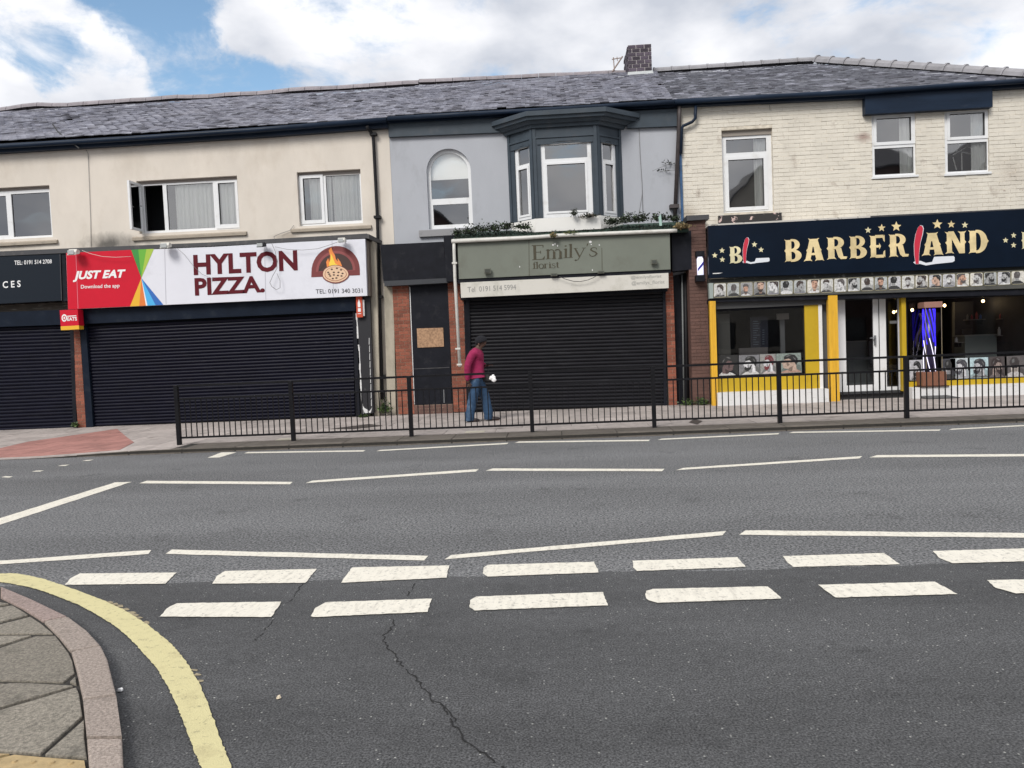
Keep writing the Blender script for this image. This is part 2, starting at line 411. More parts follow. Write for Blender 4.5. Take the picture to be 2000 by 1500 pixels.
M_flyel = col('flame_yellow', (0.85, 0.6, 0.06)); M_florg = col('flame_orange', (0.8, 0.25, 0.05)); M_dough = col('pizza_dough', (0.72, 0.5, 0.33)); M_olive = col('pizza_olive', (0.07, 0.03, 0.02))
M_oven = col('oven_brown', (0.05, 0.022, 0.018)); M_brickp = col('oven_brick_print', (0.17, 0.03, 0.03))
M_ypost = mat('yellow_paint', (0.7, 0.4, 0.03), 0.45, var=0.08, vscale=5, dirt=(0.35, 0.2, 0.05), dirt_amt=0.5, dscale=6, stretch=(3, 1, 0.4))
M_yriser = mat('yellow_riser', (0.48, 0.32, 0.012), 0.45, var=0.08)
M_plinth = mat('white_plinth', (0.66, 0.66, 0.66), 0.6, dirt=(0.4, 0.38, 0.35), dirt_amt=0.5, dscale=6, stretch=(1, 1, 4))
M_wood = mat('brown_wood', (0.2, 0.085, 0.05), 0.5, var=0.2, vscale=12, stretch=(6, 6, 1))
M_neon = mat('blue_tube_lit', (0.03, 0.02, 0.5), 0.2, emit=(0.045, 0.025, 0.85), estr=0.8)
M_neonw = mat('white_tube_lit', (0.8, 0.8, 0.9), 0.2, emit=(0.8, 0.75, 1.0), estr=0.8)
M_bulb = mat('bulb_lit', (1, 0.8, 0.5), 0.3, emit=(1.0, 0.7, 0.3), estr=6.0)
M_lampw = mat('lamp_white_lit', (0.8, 0.8, 0.9), 0.3, emit=(0.8, 0.8, 1.0), estr=0.75)
M_steel = mat('grey_metal', (0.3, 0.31, 0.32), 0.4, metal=0.6, var=0.1)
M_gsteel = mat('strip_frame_grey', (0.1, 0.1, 0.09), 0.45, metal=0.3, var=0.2, vscale=4)
M_gold_edge = mat('strip_tile_edge', (0.22, 0.19, 0.09), 0.5)
M_float = mat('floodlight_white', (0.62, 0.6, 0.55), 0.5, dirt=(0.35, 0.33, 0.28), dirt_amt=0.5, dscale=10)
M_cable = mat('cable_grey', (0.2, 0.2, 0.2), 0.6)
M_cabled = mat('cable_dark', (0.03, 0.03, 0.03), 0.6)
M_skin = mat('skin_dark', (0.085, 0.04, 0.026), 0.55)
M_jumper = mat('magenta_wool', (0.27, 0.012, 0.07), 0.9, var=0.12, vscale=14, bump=0.4, bscale=70)
M_denim = mat('blue_denim', (0.02, 0.055, 0.115), 0.85, var=0.3, vscale=9, dirt=(0.11, 0.17, 0.25), dirt_amt=0.7, dscale=6, bump=0.3, bscale=60, stretch=(1, 1, 0.35))
M_hat = mat('black_knit', (0.008, 0.008, 0.012), 0.95, bump=0.5, bscale=120)
M_shoe = mat('dark_shoe', (0.02, 0.012, 0.012), 0.6)
M_tissue = mat('white_plastic', (0.85, 0.85, 0.85), 0.5)
M_glass = glass_mat('window_glass', 0.25)
M_shopglass = glass_mat('shop_glass', 0.05, wob=0.015)
M_tubeglass = glass_mat('tube_glass', 0.03)

# ------------------------------------------------------------------ mesh helpers
WORLD = {}
class MB:
    def __init__(s):
        s.v, s.f, s.m = [], [], []
    def face(s, pts, mi=0):
        i = len(s.v)
        s.v += [Vector(p) for p in pts]
        s.f.append(tuple(range(i, i + len(pts))))
        s.m.append(mi)
        return s
    def hexa(s, b, t, mi=0):
        """b, t: matching 4+ point loops, seen counter-clockwise from t's side"""
        n = len(b); i = len(s.v)
        s.v += [Vector(p) for p in b] + [Vector(p) for p in t]
        s.f.append(tuple(range(i + n - 1, i - 1, -1))); s.m.append(mi)
        s.f.append(tuple(range(i + n, i + 2 * n))); s.m.append(mi)
        for k in range(n):
            k2 = (k + 1) % n
            s.f.append((i + k, i + k2, i + n + k2, i + n + k)); s.m.append(mi)
        return s
    def box(s, x0, x1, y0, y1, z0, z1, mi=0):
        return s.hexa([(x0, y0, z0), (x1, y0, z0), (x1, y1, z0), (x0, y1, z0)], [(x0, y0, z1), (x1, y0, z1), (x1, y1, z1), (x0, y1, z1)], mi)
    def slab(s, pts, d, mi=0):
        """pts: front outline on a plane Y=const, clockwise or not; d: depth behind it"""
        a = sum(pts[i][0] * pts[(i + 1) % len(pts)][2] - pts[(i + 1) % len(pts)][0] * pts[i][2] for i in range(len(pts)))
        pts = list(pts) if a > 0 else list(pts)[::-1]
        back = [(p[0], p[1] + d, p[2]) for p in pts]
        return s.hexa(back, pts, mi)
    def tube(s, pts, r, n=8, mi=0, cap=True):
        pts = [Vector(p) for p in pts]
        rs = r if isinstance(r, (list, tuple)) else [r] * len(pts)
        i0 = len(s.v)
        ref = None
        for k, p in enumerate(pts):
            t = (pts[min(k + 1, len(pts) - 1)] - pts[max(k - 1, 0)]).normalized()
            if ref is None:
                ref = Vector((0, 1, 0)) if abs(t.y) < 0.9 else Vector((1, 0, 0))
            a = t.cross(ref).normalized(); b = t.cross(a).normalized()
            for j in range(n):
                w = 2 * math.pi * j / n
                s.v.append(p + (a * math.cos(w) + b * math.sin(w)) * rs[k])
        for k in range(len(pts) - 1):
            for j in range(n):
                j2 = (j + 1) % n
                a = i0 + k * n
                s.f.append((a + j, a + j2, a + n + j2, a + n + j)); s.m.append(mi)
        if cap:
            s.f.append(tuple(i0 + j for j in range(n - 1, -1, -1))); s.m.append(mi)
            e = i0 + (len(pts) - 1) * n
            s.f.append(tuple(e + j for j in range(n))); s.m.append(mi)
        return s
    def ball(s, c, rx, ry, rz, nu=12, nv=8, mi=0):
        c = Vector(c); i0 = len(s.v)
        for a in range(1, nv):
            th = math.pi * a / nv
            for b in range(nu):
                ph = 2 * math.pi * b / nu
                s.v.append(c + Vector((rx * math.sin(th) * math.cos(ph), ry * math.sin(th) * math.sin(ph), rz * math.cos(th))))
        top = len(s.v); s.v.append(c + Vector((0, 0, rz))); s.v.append(c - Vector((0, 0, rz)))
        for b in range(nu):
            b2 = (b + 1) % nu
            s.f.append((top, i0 + b, i0 + b2)); s.m.append(mi)
            e = i0 + (nv - 2) * nu
            s.f.append((top + 1, e + b2, e + b)); s.m.append(mi)
            for a in range(nv - 2):
                q = i0 + a * nu
                s.f.append((q + b, q + nu + b, q + nu + b2, q + b2)); s.m.append(mi)
        return s
    def build(s, name, mats, parent=None, origin=None, smooth=False, bevel=0.0):
        me = bpy.data.meshes.new(name)
        if origin is None:
            xs = [v.x for v in s.v]; ys = [v.y for v in s.v]; zs = [v.z for v in s.v]
            origin = Vector(((min(xs) + max(xs)) / 2, (min(ys) + max(ys)) / 2, min(zs)))
        origin = Vector(origin)
        me.from_pydata([v - origin for v in s.v], [], s.f)
        if not isinstance(mats, (list, tuple)):
            mats = [mats]
        for m in mats:
            me.materials.append(m)
        for p, mi in zip(me.polygons, s.m):
            p.material_index = mi
            p.use_smooth = smooth
        me.update()
        o = bpy.data.objects.new(name, me)
        C.objects.link(o)
        place(o, origin, parent)
        if bevel:
            b = o.modifiers.new('bevel', 'BEVEL')
            b.width = bevel; b.segments = 2; b.limit_method = 'ANGLE'
        return o
def place(o, w, parent=None):
    w = Vector(w)
    WORLD[o] = w
    if parent is not None:
        o.parent = parent
        o.location = w - WORLD[parent]
    else:
        o.location = w
    return o
def tag(o, label=None, cat=None, group=None, kind=None):
    if label: o['label'] = label
    if cat: o['category'] = cat
    if group: o['group'] = group
    if kind: o['kind'] = kind
    return o
def thing(name, label, cat, loc=(0, 0, 0), group=None):
    o = bpy.data.objects.new(name, None)
    o.empty_display_size = 0.2
    C.objects.link(o)
    place(o, loc)
    return tag(o, label, cat, group)
def dupo(src, w, parent=None):
    c = src.copy(); C.objects.link(c)
    return place(c, w, parent)
def flat(px, Y, name, m, parent, n_off=0.0):
    """flat print from pixel outline on plane Y"""
    pts = [P(x, y, Y - n_off) for x, y in px]
    a = sum(pts[i].x * pts[(i + 1) % len(pts)].z - pts[(i + 1) % len(pts)].x * pts[i].z for i in range(len(pts)))
    if a < 0: pts = pts[::-1]
    return MB().face(pts).build(name, m, parent)
def arc(cx, cz, rx, rz, a0, a1, n=16):
    return [(cx + rx * math.cos(R(a0 + (a1 - a0) * i / n)), cz + rz * math.sin(R(a0 + (a1 - a0) * i / n))) for i in range(n + 1)]
def ribbon2(pts, w):
    """2-D stroke -> list of quads"""
    ws = w if isinstance(w, (list, tuple)) else [w] * len(pts)
    L, Rr = [], []
    for i, p in enumerate(pts):
        a = pts[max(i - 1, 0)]; b = pts[min(i + 1, len(pts) - 1)]
        dx, dz = b[0] - a[0], b[1] - a[1]
        l = math.hypot(dx, dz) or 1
        nx, nz = -dz / l, dx / l
        L.append((p[0] + nx * ws[i] / 2, p[1] + nz * ws[i] / 2)); Rr.append((p[0] - nx * ws[i] / 2, p[1] - nz * ws[i] / 2))
    return L + Rr[::-1]
def bil(q, s, t):
    """q = tl,tr,br,bl pixel corners; s 0..1 left-right, t 0..1 bottom-top"""
    tl, tr, br, bl = q
    bx = bl[0] + (br[0] - bl[0]) * s; by = bl[1] + (br[1] - bl[1]) * s
    tx = tl[0] + (tr[0] - tl[0]) * s; ty = tl[1] + (tr[1] - tl[1]) * s
    return bx + (tx - bx) * t, by + (ty - by) * t
def text(body, q, Y, m, parent, name='lettering', shear=0.0, bold=0.0, space=1.0, split=False):
    cu = bpy.data.curves.new('t', 'FONT')
    cu.body = body; cu.shear = shear; cu.offset = bold; cu.space_character = space
    cu.resolution_u = 3
    to = bpy.data.objects.new('t', cu)
    C.objects.link(to)
    bpy.context.view_layer.update()
    me = bpy.data.meshes.new_from_object(to.evaluated_get(bpy.context.evaluated_depsgraph_get()))
    bpy.data.objects.remove(to); bpy.data.curves.remove(cu)
    xs = [v.co.x for v in me.vertices]; ys = [v.co.y for v in me.vertices]
    x0, x1 = min(xs), max(xs)
    y0, y1 = min(ys), max(ys)
    V = []
    for v in me.vertices:
        V.append(P(*bil(q, (v.co.x - x0) / (x1 - x0), (v.co.y - y0) / (y1 - y0)), Y))
    faces = [list(p.vertices) for p in me.polygons]
    groups = [faces]
    if split:
        par = list(range(len(V)))
        def fd(a):
            while par[a] != a:
                par[a] = par[par[a]]; a = par[a]
            return a
        for f in faces:
            for k in f[1:]:
                par[fd(k)] = fd(f[0])
        d = {}
        for f in faces: d.setdefault(fd(f[0]), []).append(f)
        groups = list(d.values())
    out = []
    for gfs in groups:
        mb = MB()
        used = {}
        for f in gfs:
            idx = []
            for k in f:
                if k not in used:
                    used[k] = len(mb.v); mb.v.append(V[k])
                idx.append(used[k])
            a = sum(mb.v[idx[i]].x * mb.v[idx[(i + 1) % len(idx)]].z - mb.v[idx[(i + 1) % len(idx)]].x * mb.v[idx[i]].z for i in range(len(idx)))
            mb.f.append(tuple(idx if a > 0 else idx[::-1])); mb.m.append(0)
        out.append(mb.build(name, m, parent))
    bpy.data.meshes.remove(me)
    return out
def wall_grid(mb, X0, X1, Z0, Z1, holes, Y, th, mi=0):
    xs = sorted({X0, X1, *[h[0] for h in holes], *[h[1] for h in holes]})
    zs = sorted({Z0, Z1, *[h[2] for h in holes], *[h[3] for h in holes]})
    xs = [x for x in xs if X0 <= x <= X1]; zs = [z for z in zs if Z0 <= z <= Z1]
    def solid(i, j):
        if i < 0 or j < 0 or i >= len(xs) - 1 or j >= len(zs) - 1: return None
        cx, cz = (xs[i] + xs[i + 1]) / 2, (zs[j] + zs[j + 1]) / 2
        return not any(h[0] < cx < h[1] and h[2] < cz < h[3] for h in holes)
    for i in range(len(xs) - 1):
        for j in range(len(zs) - 1):
            if not solid(i, j): continue
            a, b, c, d = xs[i], xs[i + 1], zs[j], zs[j + 1]
            mb.face([(a, Y, c), (b, Y, c), (b, Y, d), (a, Y, d)], mi)
            mb.face([(b, Y + th, c), (a, Y + th, c), (a, Y + th, d), (b, Y + th, d)], mi)
            if not solid(i - 1, j): mb.face([(a, Y + th, c), (a, Y, c), (a, Y, d), (a, Y + th, d)], mi)
            if not solid(i + 1, j): mb.face([(b, Y, c), (b, Y + th, c), (b, Y + th, d), (b, Y, d)], mi)
            if not solid(i, j - 1): mb.face([(a, Y, c), (a, Y + th, c), (b, Y + th, c), (b, Y, c)], mi)
            if not solid(i, j + 1): mb.face([(a, Y, d), (b, Y, d), (b, Y + th, d), (a, Y + th, d)], mi)
# ================================================================== GROUND, ROADS, PAVEMENTS
g = MB().face([(-300, -200, -0.03), (300, -200, -0.03), (300, 400, -0.03), (-300, 400, -0.03)]).build('ground', M_side)
tag(g, kind='structure')
rg = random.Random(3)
seam = []
x = -60.0
while x <= 60:
    seam.append((x, 5.17 + 0.05 * mnoise.noise(Vector((x * 1.3, 0, 0))) + 0.03 * mnoise.noise(Vector((x * 6, 2, 0))) + (0.0 if x > -3 else 0.02)))
    x += 0.12 if -6 < x < 6 else 1.0
mb = MB()
for a, b in zip(seam[:-1], seam[1:]):
    mb.face([(a[0], a[1], 0), (b[0], b[1], 0), (b[0], 12.9, 0), (a[0], 12.9, 0)])
road = tag(mb.build('road', M_road, origin=(0, 9, 0)), kind='structure')
mb = MB()
for a, b in zip(seam[:-1], seam[1:]):
    mb.face([(a[0], -30, 0), (b[0], -30, 0), (b[0], b[1], 0), (a[0], a[1], 0)])
side = tag(mb.build('side_road', M_side, origin=(0, 0, 0)), kind='structure')

def jag(pts, amp=0.006, step=0.07):
    out = []
    for i, p in enumerate(pts):
        q = pts[(i + 1) % len(pts)]
        n = max(1, int((q - p).length / step))
        for k in range(n):
            w = p.lerp(q, k / n)
            out.append(w + Vector((rg.uniform(-amp, amp), rg.uniform(-amp, amp), 0)))
    return out
def marking(px, m, parent, z=0.004, amp=0.006, step=0.08, name='road_marking'):
    pts = [G(a, b, z) for a, b in px]
    ar = sum(pts[i].x * pts[(i + 1) % len(pts)].y - pts[(i + 1) % len(pts)].x * pts[i].y for i in range(len(pts)))
    if ar < 0: pts = pts[::-1]
    if amp: pts = jag(pts, amp, step)
    return MB().face(pts).build(name, m, parent)
def line(a, b, th, parent=road, skew=6):
    (x0, y0), (x1, y1) = a, b
    marking([(x0 + skew, y0 - th / 2), (x1, y1 - th / 2), (x1 - skew * 0.4, y1 + th / 2), (x0, y0 + th / 2)], M_white, parent, step=0.15)
marking([(405, 894), (432, 883.5), (462, 883.2), (429, 893.4)], M_white, road)
for a, b, th in (((477, 884), (713, 880.6), 2.6), ((735, 880), (993, 866), 2.6), ((1005, 863.5), (1270, 860), 2.6), ((1285, 858), (1523, 847), 2.6), ((1540, 844.5), (1838, 840), 2.4),
                 ((1852, 838.5), (2120, 825), 2.4), ((272, 941.5), (572, 943.5), 5), ((597, 941), (935, 918.5), 5), ((948, 917), (1298, 918), 4.6), ((1320, 916), (1684, 893), 4.6), ((1698, 891), (2120, 888), 4.6),
                 ((-200, 1112), (296, 1078), 8), ((322, 1077.5), (835, 1090), 8.5), ((868, 1088), (1418, 1041), 8.5), ((1443, 1040), (2150, 1047), 9)):
    line(a, b, th, skew=8 if th < 4 else 14)
marking([(-120, 1047), (0, 1012), (225, 942), (257, 941), (0, 1025), (-110, 1060)], M_white, road)
for a, b in (((2, 932), (26, 930.5)), ((62, 921.2), (86, 918.6)), ((112.5, 910.2), (136, 907.4)), ((160, 900.5), (183, 897.5)), ((-20, 899.5), (3, 897.2))):
    marking([(a[0], a[1]), (a[0] + 8, a[1] - 2), (b[0], b[1]), (b[0] - 8, b[1] + 2.4)], M_white, road, amp=0.0)
rows = [[(127, 1142), (137, 1130), (155, 1120), (345, 1118), (322, 1140)], [(415, 1140), (424, 1124), (440, 1115), (618, 1111), (597, 1138)], [(666, 1138), (688, 1108), (877, 1104), (872, 1128)],
        [(943, 1120), (945, 1108), (953, 1103), (1160, 1097), (1170, 1118), (952, 1126)], [(1236, 1095), (1440, 1088), (1457, 1107), (1245, 1115), (1237, 1108)],
        [(1529, 1086), (1727, 1080), (1757, 1102), (1550, 1107), (1536, 1097)], [(1823, 1076), (2030, 1070), (2070, 1094), (1860, 1100), (1835, 1090)],
        [(313, 1204), (326, 1188), (345, 1178), (550, 1175), (530, 1205)], [(607, 1203), (616, 1187), (637, 1176), (843, 1169), (835, 1195), (612, 1205)],
        [(917, 1186), (918, 1172), (930, 1165), (1178, 1156), (1187, 1182), (926, 1192)], [(1260, 1164), (1262, 1154), (1276, 1150), (1500, 1145), (1527, 1169), (1284, 1177), (1266, 1172)],
        [(1598, 1142), (1825, 1136), (1870, 1160), (1632, 1167)], [(1928, 1133), (2170, 1128), (2230, 1150), (1985, 1159), (1945, 1148)], [(-150, 1146), (30, 1126), (24, 1105 + 18), (-150, 1130)]]
for q in rows[:-1]:
    marking(q, M_white, road if q[0][1] < 1125 and q[0][0] > 500 else side, z=0.006, amp=0.0035, step=0.03)
yo = [(-300, 1124), (-150, 1121), (-70, 1119.5), (0, 1120), (30, 1120), (75, 1128), (120, 1142), (170, 1160), (220, 1180), (262, 1203), (300, 1229), (330, 1254), (355, 1280), (375, 1310), (392, 1341), (408, 1380), (421, 1415), (436, 1456), (453, 1500), (478, 1570), (520, 1720)]
yi = [(-300, 1140), (-150, 1138), (-70, 1136), (0, 1137), (28, 1141), (70, 1150), (110, 1164), (150, 1180), (188, 1200), (222, 1221), (254, 1247), (282, 1277), (306, 1306), (326, 1338), (344, 1374), (358, 1408), (372, 1446), (384, 1478), (393, 1500), (412, 1570), (445, 1720)]
mb = MB()
def edge_jag(P_, amp=0.0035):
    o = []
    n = len(P_)
    for i in range(n - 1):
        p0, p1_, p2_, p3 = P_[max(i - 1, 0)], P_[i], P_[i + 1], P_[min(i + 2, n - 1)]
        for k in range(10):
            t = k / 10
            w = 0.5 * ((2 * p1_) + (p2_ - p0) * t + (2 * p0 - 5 * p1_ + 4 * p2_ - p3) * t * t + (3 * p1_ - p0 - 3 * p2_ + p3) * t ** 3)
            o.append(w + Vector((rg.uniform(-amp, amp), rg.uniform(-amp, amp), 0)))
    o.append(P_[-1]); return o
yo3 = edge_jag([G(a, b, 0.007) for a, b in yo]); yi3 = edge_jag([G(a, b, 0.007) for a, b in yi])
for i in range(len(yo3) - 1):
    mb.face([yi3[i], yi3[i + 1], yo3[i + 1], yo3[i]])
mb.build('yellow_line', M_yellow, side)
# the old, worn edge of an earlier yellow line
M_oldy = mat('old_yellow_paint', (0.3, 0.25, 0.16), 0.8, var=0.3, vscale=30)
for cx, cy_ in ((232, 1183), (243, 1190), (256, 1196), (270, 1206), (284, 1216), (378, 1308), (384, 1318), (390, 1330), (214, 1177), (222, 1180), (262, 1201)):
    q = [(cx + rg.uniform(-2, 2) + 9 * math.cos(a), cy_ + 3.2 * math.sin(a) * rg.uniform(0.5, 1.2)) for a in [k * 0.785 for k in range(8)]]
    marking(q, M_oldy, side, z=0.003, amp=0.004, step=0.03, name='paint_flake')
# cracks in the asphalt
def crack(px, w0):
    pts = []
    for (a, b) in zip(px[:-1], px[1:]):
        A, B = G(*a, 0.0025), G(*b, 0.0025)
        n = max(3, int((B - A).length / 0.025))
        for k in range(n):
            w = A.lerp(B, k / n)
            pts.append(w + Vector((rg.uniform(-0.011, 0.011), rg.uniform(-0.011, 0.011), 0)))
    mb = MB()
    for i in range(len(pts) - 1):
        if rg.random() < 0.1: continue
        w = w0 * rg.uniform(0.3, 1.4); w2 = w0 * rg.uniform(0.3, 1.2)
        d = (pts[i + 1] - pts[i]); nrm = Vector((-d.y, d.x, 0)).normalized()
        mb.face([pts[i] - nrm * w, pts[i + 1] - nrm * w2, pts[i + 1] + nrm * w2, pts[i] + nrm * w])
    tag(mb.build('crack', M_crack, side), kind='stuff')
crack([(772, 1206), (768, 1222), (750, 1240), (752, 1258), (768, 1275), (790, 1305), (822, 1338), (845, 1366), (868, 1386), (885, 1410), (905, 1440), (935, 1466), (978, 1496), (1010, 1520)], 0.0042)
crack([(845, 1366), (872, 1380), (888, 1398), (884, 1412)], 0.003)
crack([(812, 1140), (800, 1155), (796, 1166)], 0.004)
crack([(590, 1140), (575, 1165), (560, 1180)], 0.004)
crack([(535, 1208), (517, 1232), (494, 1254)], 0.0025)

# ---- corner pavement in front on the left
def polyG(px, z): return [G(a, b, z) for a, b in px]
ko = [(-420, 1128), (-200, 1128), (0, 1145), (60, 1170), (132, 1204.5), (170, 1233), (196.5, 1261.5), (210, 1290), (226.5, 1356), (238, 1440), (241, 1500), (244, 1600), (246, 1800)]
ki = [(-420, 1142), (-200, 1146), (0, 1165.5), (45, 1188), (85.5, 1213.5), (115, 1243), (139.5, 1273.5), (150, 1310), (162, 1365), (169.5, 1440), (174, 1500), (178, 1600), (180, 1800)]
KZ = 0.045
KO, KI = polyG(ko, KZ), polyG(ki, KZ)
base = [(p.x, p.y, KZ - 0.02) for p in KO] + [(KO[-1].x, -6, KZ - 0.02), (-30, -6, KZ - 0.02), (-30, KO[0].y, KZ - 0.02)]
cp_ = MB().hexa([(p[0], p[1], -0.02) for p in base[::-1]], [(p[0], p[1], KZ - 0.012) for p in base[::-1]]).build('corner_pavement', M_joint, origin=(-4, 3, 0))
tag(cp_, kind='structure')
def prism(mb, poly, z0, z1, mi=0, bev=0.0):
    a = sum(poly[i].x * poly[(i + 1) % len(poly)].y - poly[(i + 1) % len(poly)].x * poly[i].y for i in range(len(poly)))
    if a < 0: poly = poly[::-1]
    mb.hexa([Vector((p.x, p.y, z0)) for p in poly], [Vector((p.x, p.y, z1)) for p in poly], mi)
def shrink(poly, d):
    c = sum(poly, Vector()) / len(poly)
    return [p + (c - p).normalized() * d for p in poly]
def lerpk(i, t): return KO[i].lerp(KO[i + 1], t), KI[i].lerp(KI[i + 1], t)
kk = [(0, 0), (0, .35), (0, .7), (1, 0), (1, .5), (2, 0), (4, 0), (6, 0), (8, 0.05), (9, 0.05), (10, 0.4), (11, 0.35), (11, 0.95)]
for (a, ta), (b, tb) in zip(kk[:-1], kk[1:]):
    o1, i1 = lerpk(a, ta); o2, i2 = lerpk(b, tb)
    os_, is_ = [o1], [i1]
    for j in range(a + 1, b + 1):
        if j > a and (j < b or tb > 0): os_.append(KO[j]); is_.append(KI[j])
    os_.append(o2); is_.append(i2)
    # leave a joint at each end
    os_[0] = os_[0].lerp(os_[1], 0.011 / max((os_[0] - os_[1]).length, .01)); is_[0] = is_[0].lerp(is_[1], 0.011 / max((is_[0] - is_[1]).length, .01))
    os_[-1] = os_[-1].lerp(os_[-2], 0.011 / max((os_[-1] - os_[-2]).length, .01)); is_[-1] = is_[-1].lerp(is_[-2], 0.011 / max((is_[-1] - is_[-2]).length, .01))
    mb = MB(); dz = rg.uniform(-0.004, 0.004)
    prism(mb, os_ + is_[::-1], 0.0, KZ + 0.006 + dz)
    mb.build('kerb_stone', M_kerbn if kk.index((a, ta)) > 5 else M_kerbp, cp_, bevel=0.009)
def zp_(x, y): return (x / 3.334, 1050 + y / 3.334)
slabs = [[(0, 395), (62, 430), (0, 462)], [(0, 480), (85, 438), (190, 502), (0, 584)],
         [(0, 600), (200, 510), (275, 555), (350, 622), (222, 622), (0, 626)], [(0, 640), (215, 634), (0, 748)],
         [(0, 765), (232, 636), (362, 634), (455, 745), (478, 800), (490, 880), (412, 938), (200, 932), (0, 925)],
         [(0, 945), (45, 945), (0, 970)], [(0, 985), (60, 945), (200, 944), (488, 962), (0, 1152)],
         [(0, 1168), (500, 972), (520, 1010), (545, 1160), (262, 1408), (0, 1382)], [(280, 1415), (550, 1178), (558, 1300), (568, 1432)],
         [(445, 940), (492, 900), (500, 955)]]
for s_ in slabs:
    q = [G(*zp_(p[0] if p[0] else -160, p[1]), KZ) for p in s_]
    mb = MB(); prism(mb, shrink(q, 0.006), 0.0, KZ + rg.uniform(-0.004, 0.003))
    mb.build('paving_slab', M_slab2, cp_, bevel=0.005)
for s_ in ([(0, 1400), (72, 1408), (0, 1458)], [(88, 1412), (300, 1428), (560, 1450), (575, 1560), (585, 1700), (0, 1700), (0, 1478)]):
    q = [G(*zp_(p[0] if p[0] else -160, p[1]), KZ) for p in s_]
    mb = MB(); prism(mb, shrink(q, 0.006), 0.0, KZ + 0.001)
    ts = mb.build('tactile_slab', M_buff, cp_)
mb = MB()
for i in range(-3, 6):
    for j in range(5):
        a, b = zp_(95 + i * 122 - j * 30, 1462 + i * 4 + j * 105)
        if a < -30 or a > 165: continue
        c = G(a, b, KZ)
        mb.tube([c, c + Vector((0, 0, 0.007))], [0.012, 0.008], 10)
if mb.v: mb.build('tactile_blister', M_buff, ts)
q0 = MB(); 
# slabs outside the frame, plain grid
for i in range(10):
    for j in range(7):
        x0, y0 = -5.6 - i * 0.62, 4.6 - j * 0.62
        q0.box(x0, x0 + 0.61, y0 - 0.61, y0, 0, KZ - 0.004)
tag(q0.build('paving_further', M_slab2, cp_), kind='stuff')

# ---- far pavement
PZ = 0.08
def zpv(x, y):
    t = min(max((-7.1 - x) / 1.7, 0), 1)
    low = 0.018 + max(0, (y - 12.7)) / 4.9 * 0.062
    return PZ * (1 - t) + low * t
def kline(x): return 12.56 + 0.016 * x + 0.02
xs = [-24 + 0.5 * i for i in range(80)]
mb = MB()
for a, b in zip(xs[:-1], xs[1:]):
    mb.face([(a, kline(a), zpv(a, 12.6) - .014), (b, kline(b), zpv(b, 12.6) - .014), (b, 20, zpv(b, 17.6) - .014), (a, 20, zpv(a, 17.6) - .014)])
    mb.face([(a, kline(a), -.03), (b, kline(b), -.03), (b, kline(b), zpv(b, 12.6) - .014), (a, kline(a), zpv(a, 12.6) - .014)])
pav = tag(mb.build('pavement', M_joint, origin=(0, 15, 0)), kind='structure')
x = -14.5
while x < 11.5:
    L_ = 0.91
    a, b = x + 0.005, x + L_ - 0.005
    if x > -8.95:
        za, zb = zpv(a, 12.6), zpv(b, 12.6)
        y0a, y0b = kline(a) - 0.005, kline(b) - 0.005
        MB().hexa([(a, y0a, -.02), (b, y0b, -.02), (b, y0b + .15, -.02), (a, y0a + .15, -.02)], [(a, y0a + .012, za), (b, y0b + .012, zb), (b, y0b + .15, zb), (a, y0a + .15, za)]).build('kerb_stone', M_kerb, pav, bevel=0.01)
        if x > -6.9:
            MB().hexa([(a, y0a + .16, 0), (b, y0b + .16, 0), (b, 13.24 + .01 * b, 0), (a, 13.24 + .01 * a, 0)], [(a, y0a + .16, za - .002), (b, y0b + .16, zb - .002), (b, 13.24 + .01 * b, zb - .002), (a, 13.24 + .01 * a, za - .002)]).build('edging_slab', M_kerbtop, pav)
    x += L_
redpoly = [(-90, 897), (0, 893), (226, 887), (262, 867), (229, 841.5), (149, 844.5), (67, 862), (0, 872), (-90, 884)]
RP = [G(a, b, 0.03) for a, b in redpoly]
if sum(RP[i].x * RP[(i + 1) % len(RP)].y - RP[(i + 1) % len(RP)].x * RP[i].y for i in range(len(RP))) < 0: RP = RP[::-1]
def clip(poly, cl):
    for i in range(len(cl)):
        a, b = cl[i], cl[(i + 1) % len(cl)]
        ins = lambda p: (b.x - a.x) * (p[1] - a.y) - (b.y - a.y) * (p[0] - a.x) >= 0
        out = []
        for k in range(len(poly)):
            p, q = poly[k], poly[(k + 1) % len(poly)]
            if ins(p): out.append(p)
            if ins(p) != ins(q):
                d1 = (b.x - a.x) * (p[1] - a.y) - (b.y - a.y) * (p[0] - a.x); d2 = (b.x - a.x) * (q[1] - a.y) - (b.y - a.y) * (q[0] - a.x)
                t = d1 / (d1 - d2); out.append((p[0] + (q[0] - p[0]) * t, p[1] + (q[1] - p[1]) * t))
        poly = out
        if len(poly) < 3: return []
    return poly
def hull_ok(cl): return cl
def inside(x, y, poly):
    c = False; j = len(poly) - 1
    for i in range(len(poly)):
        if (poly[i].y > y) != (poly[j].y > y) and x < (poly[j].x - poly[i].x) * (y - poly[i].y) / (poly[j].y - poly[i].y) + poly[i].x: c = not c
        j = i
    return c
for j in range(8):
    y0 = 13.26 + j * 0.61 if j else 12.75
    y1 = 13.255 + (j + 1) * 0.61 if j else 13.86
    y0 = 13.26 + j * .61; y1 = y0 + .6
    x = -15.5 + (j % 2) * 0.45
    while x < 11.3:
        w = 0.9
        if x < -6.6: w = 0.6
        a, b = x, x + w - 0.008
        cxm = (a + b) / 2
        yy1 = min(y1, 17.66) if cxm < 2.6 else y1
        if yy1 - y0 > 0.1:
            q = [(a, y0), (b, y0), (b, yy1), (a, yy1)]
            dz = rg.uniform(-.003, .003)
            MB().hexa([(p[0], p[1], -.02) for p in q], [(p[0], p[1], zpv(*p) + dz) for p in q]).build('paving_slab', M_slab, pav)
        x += w
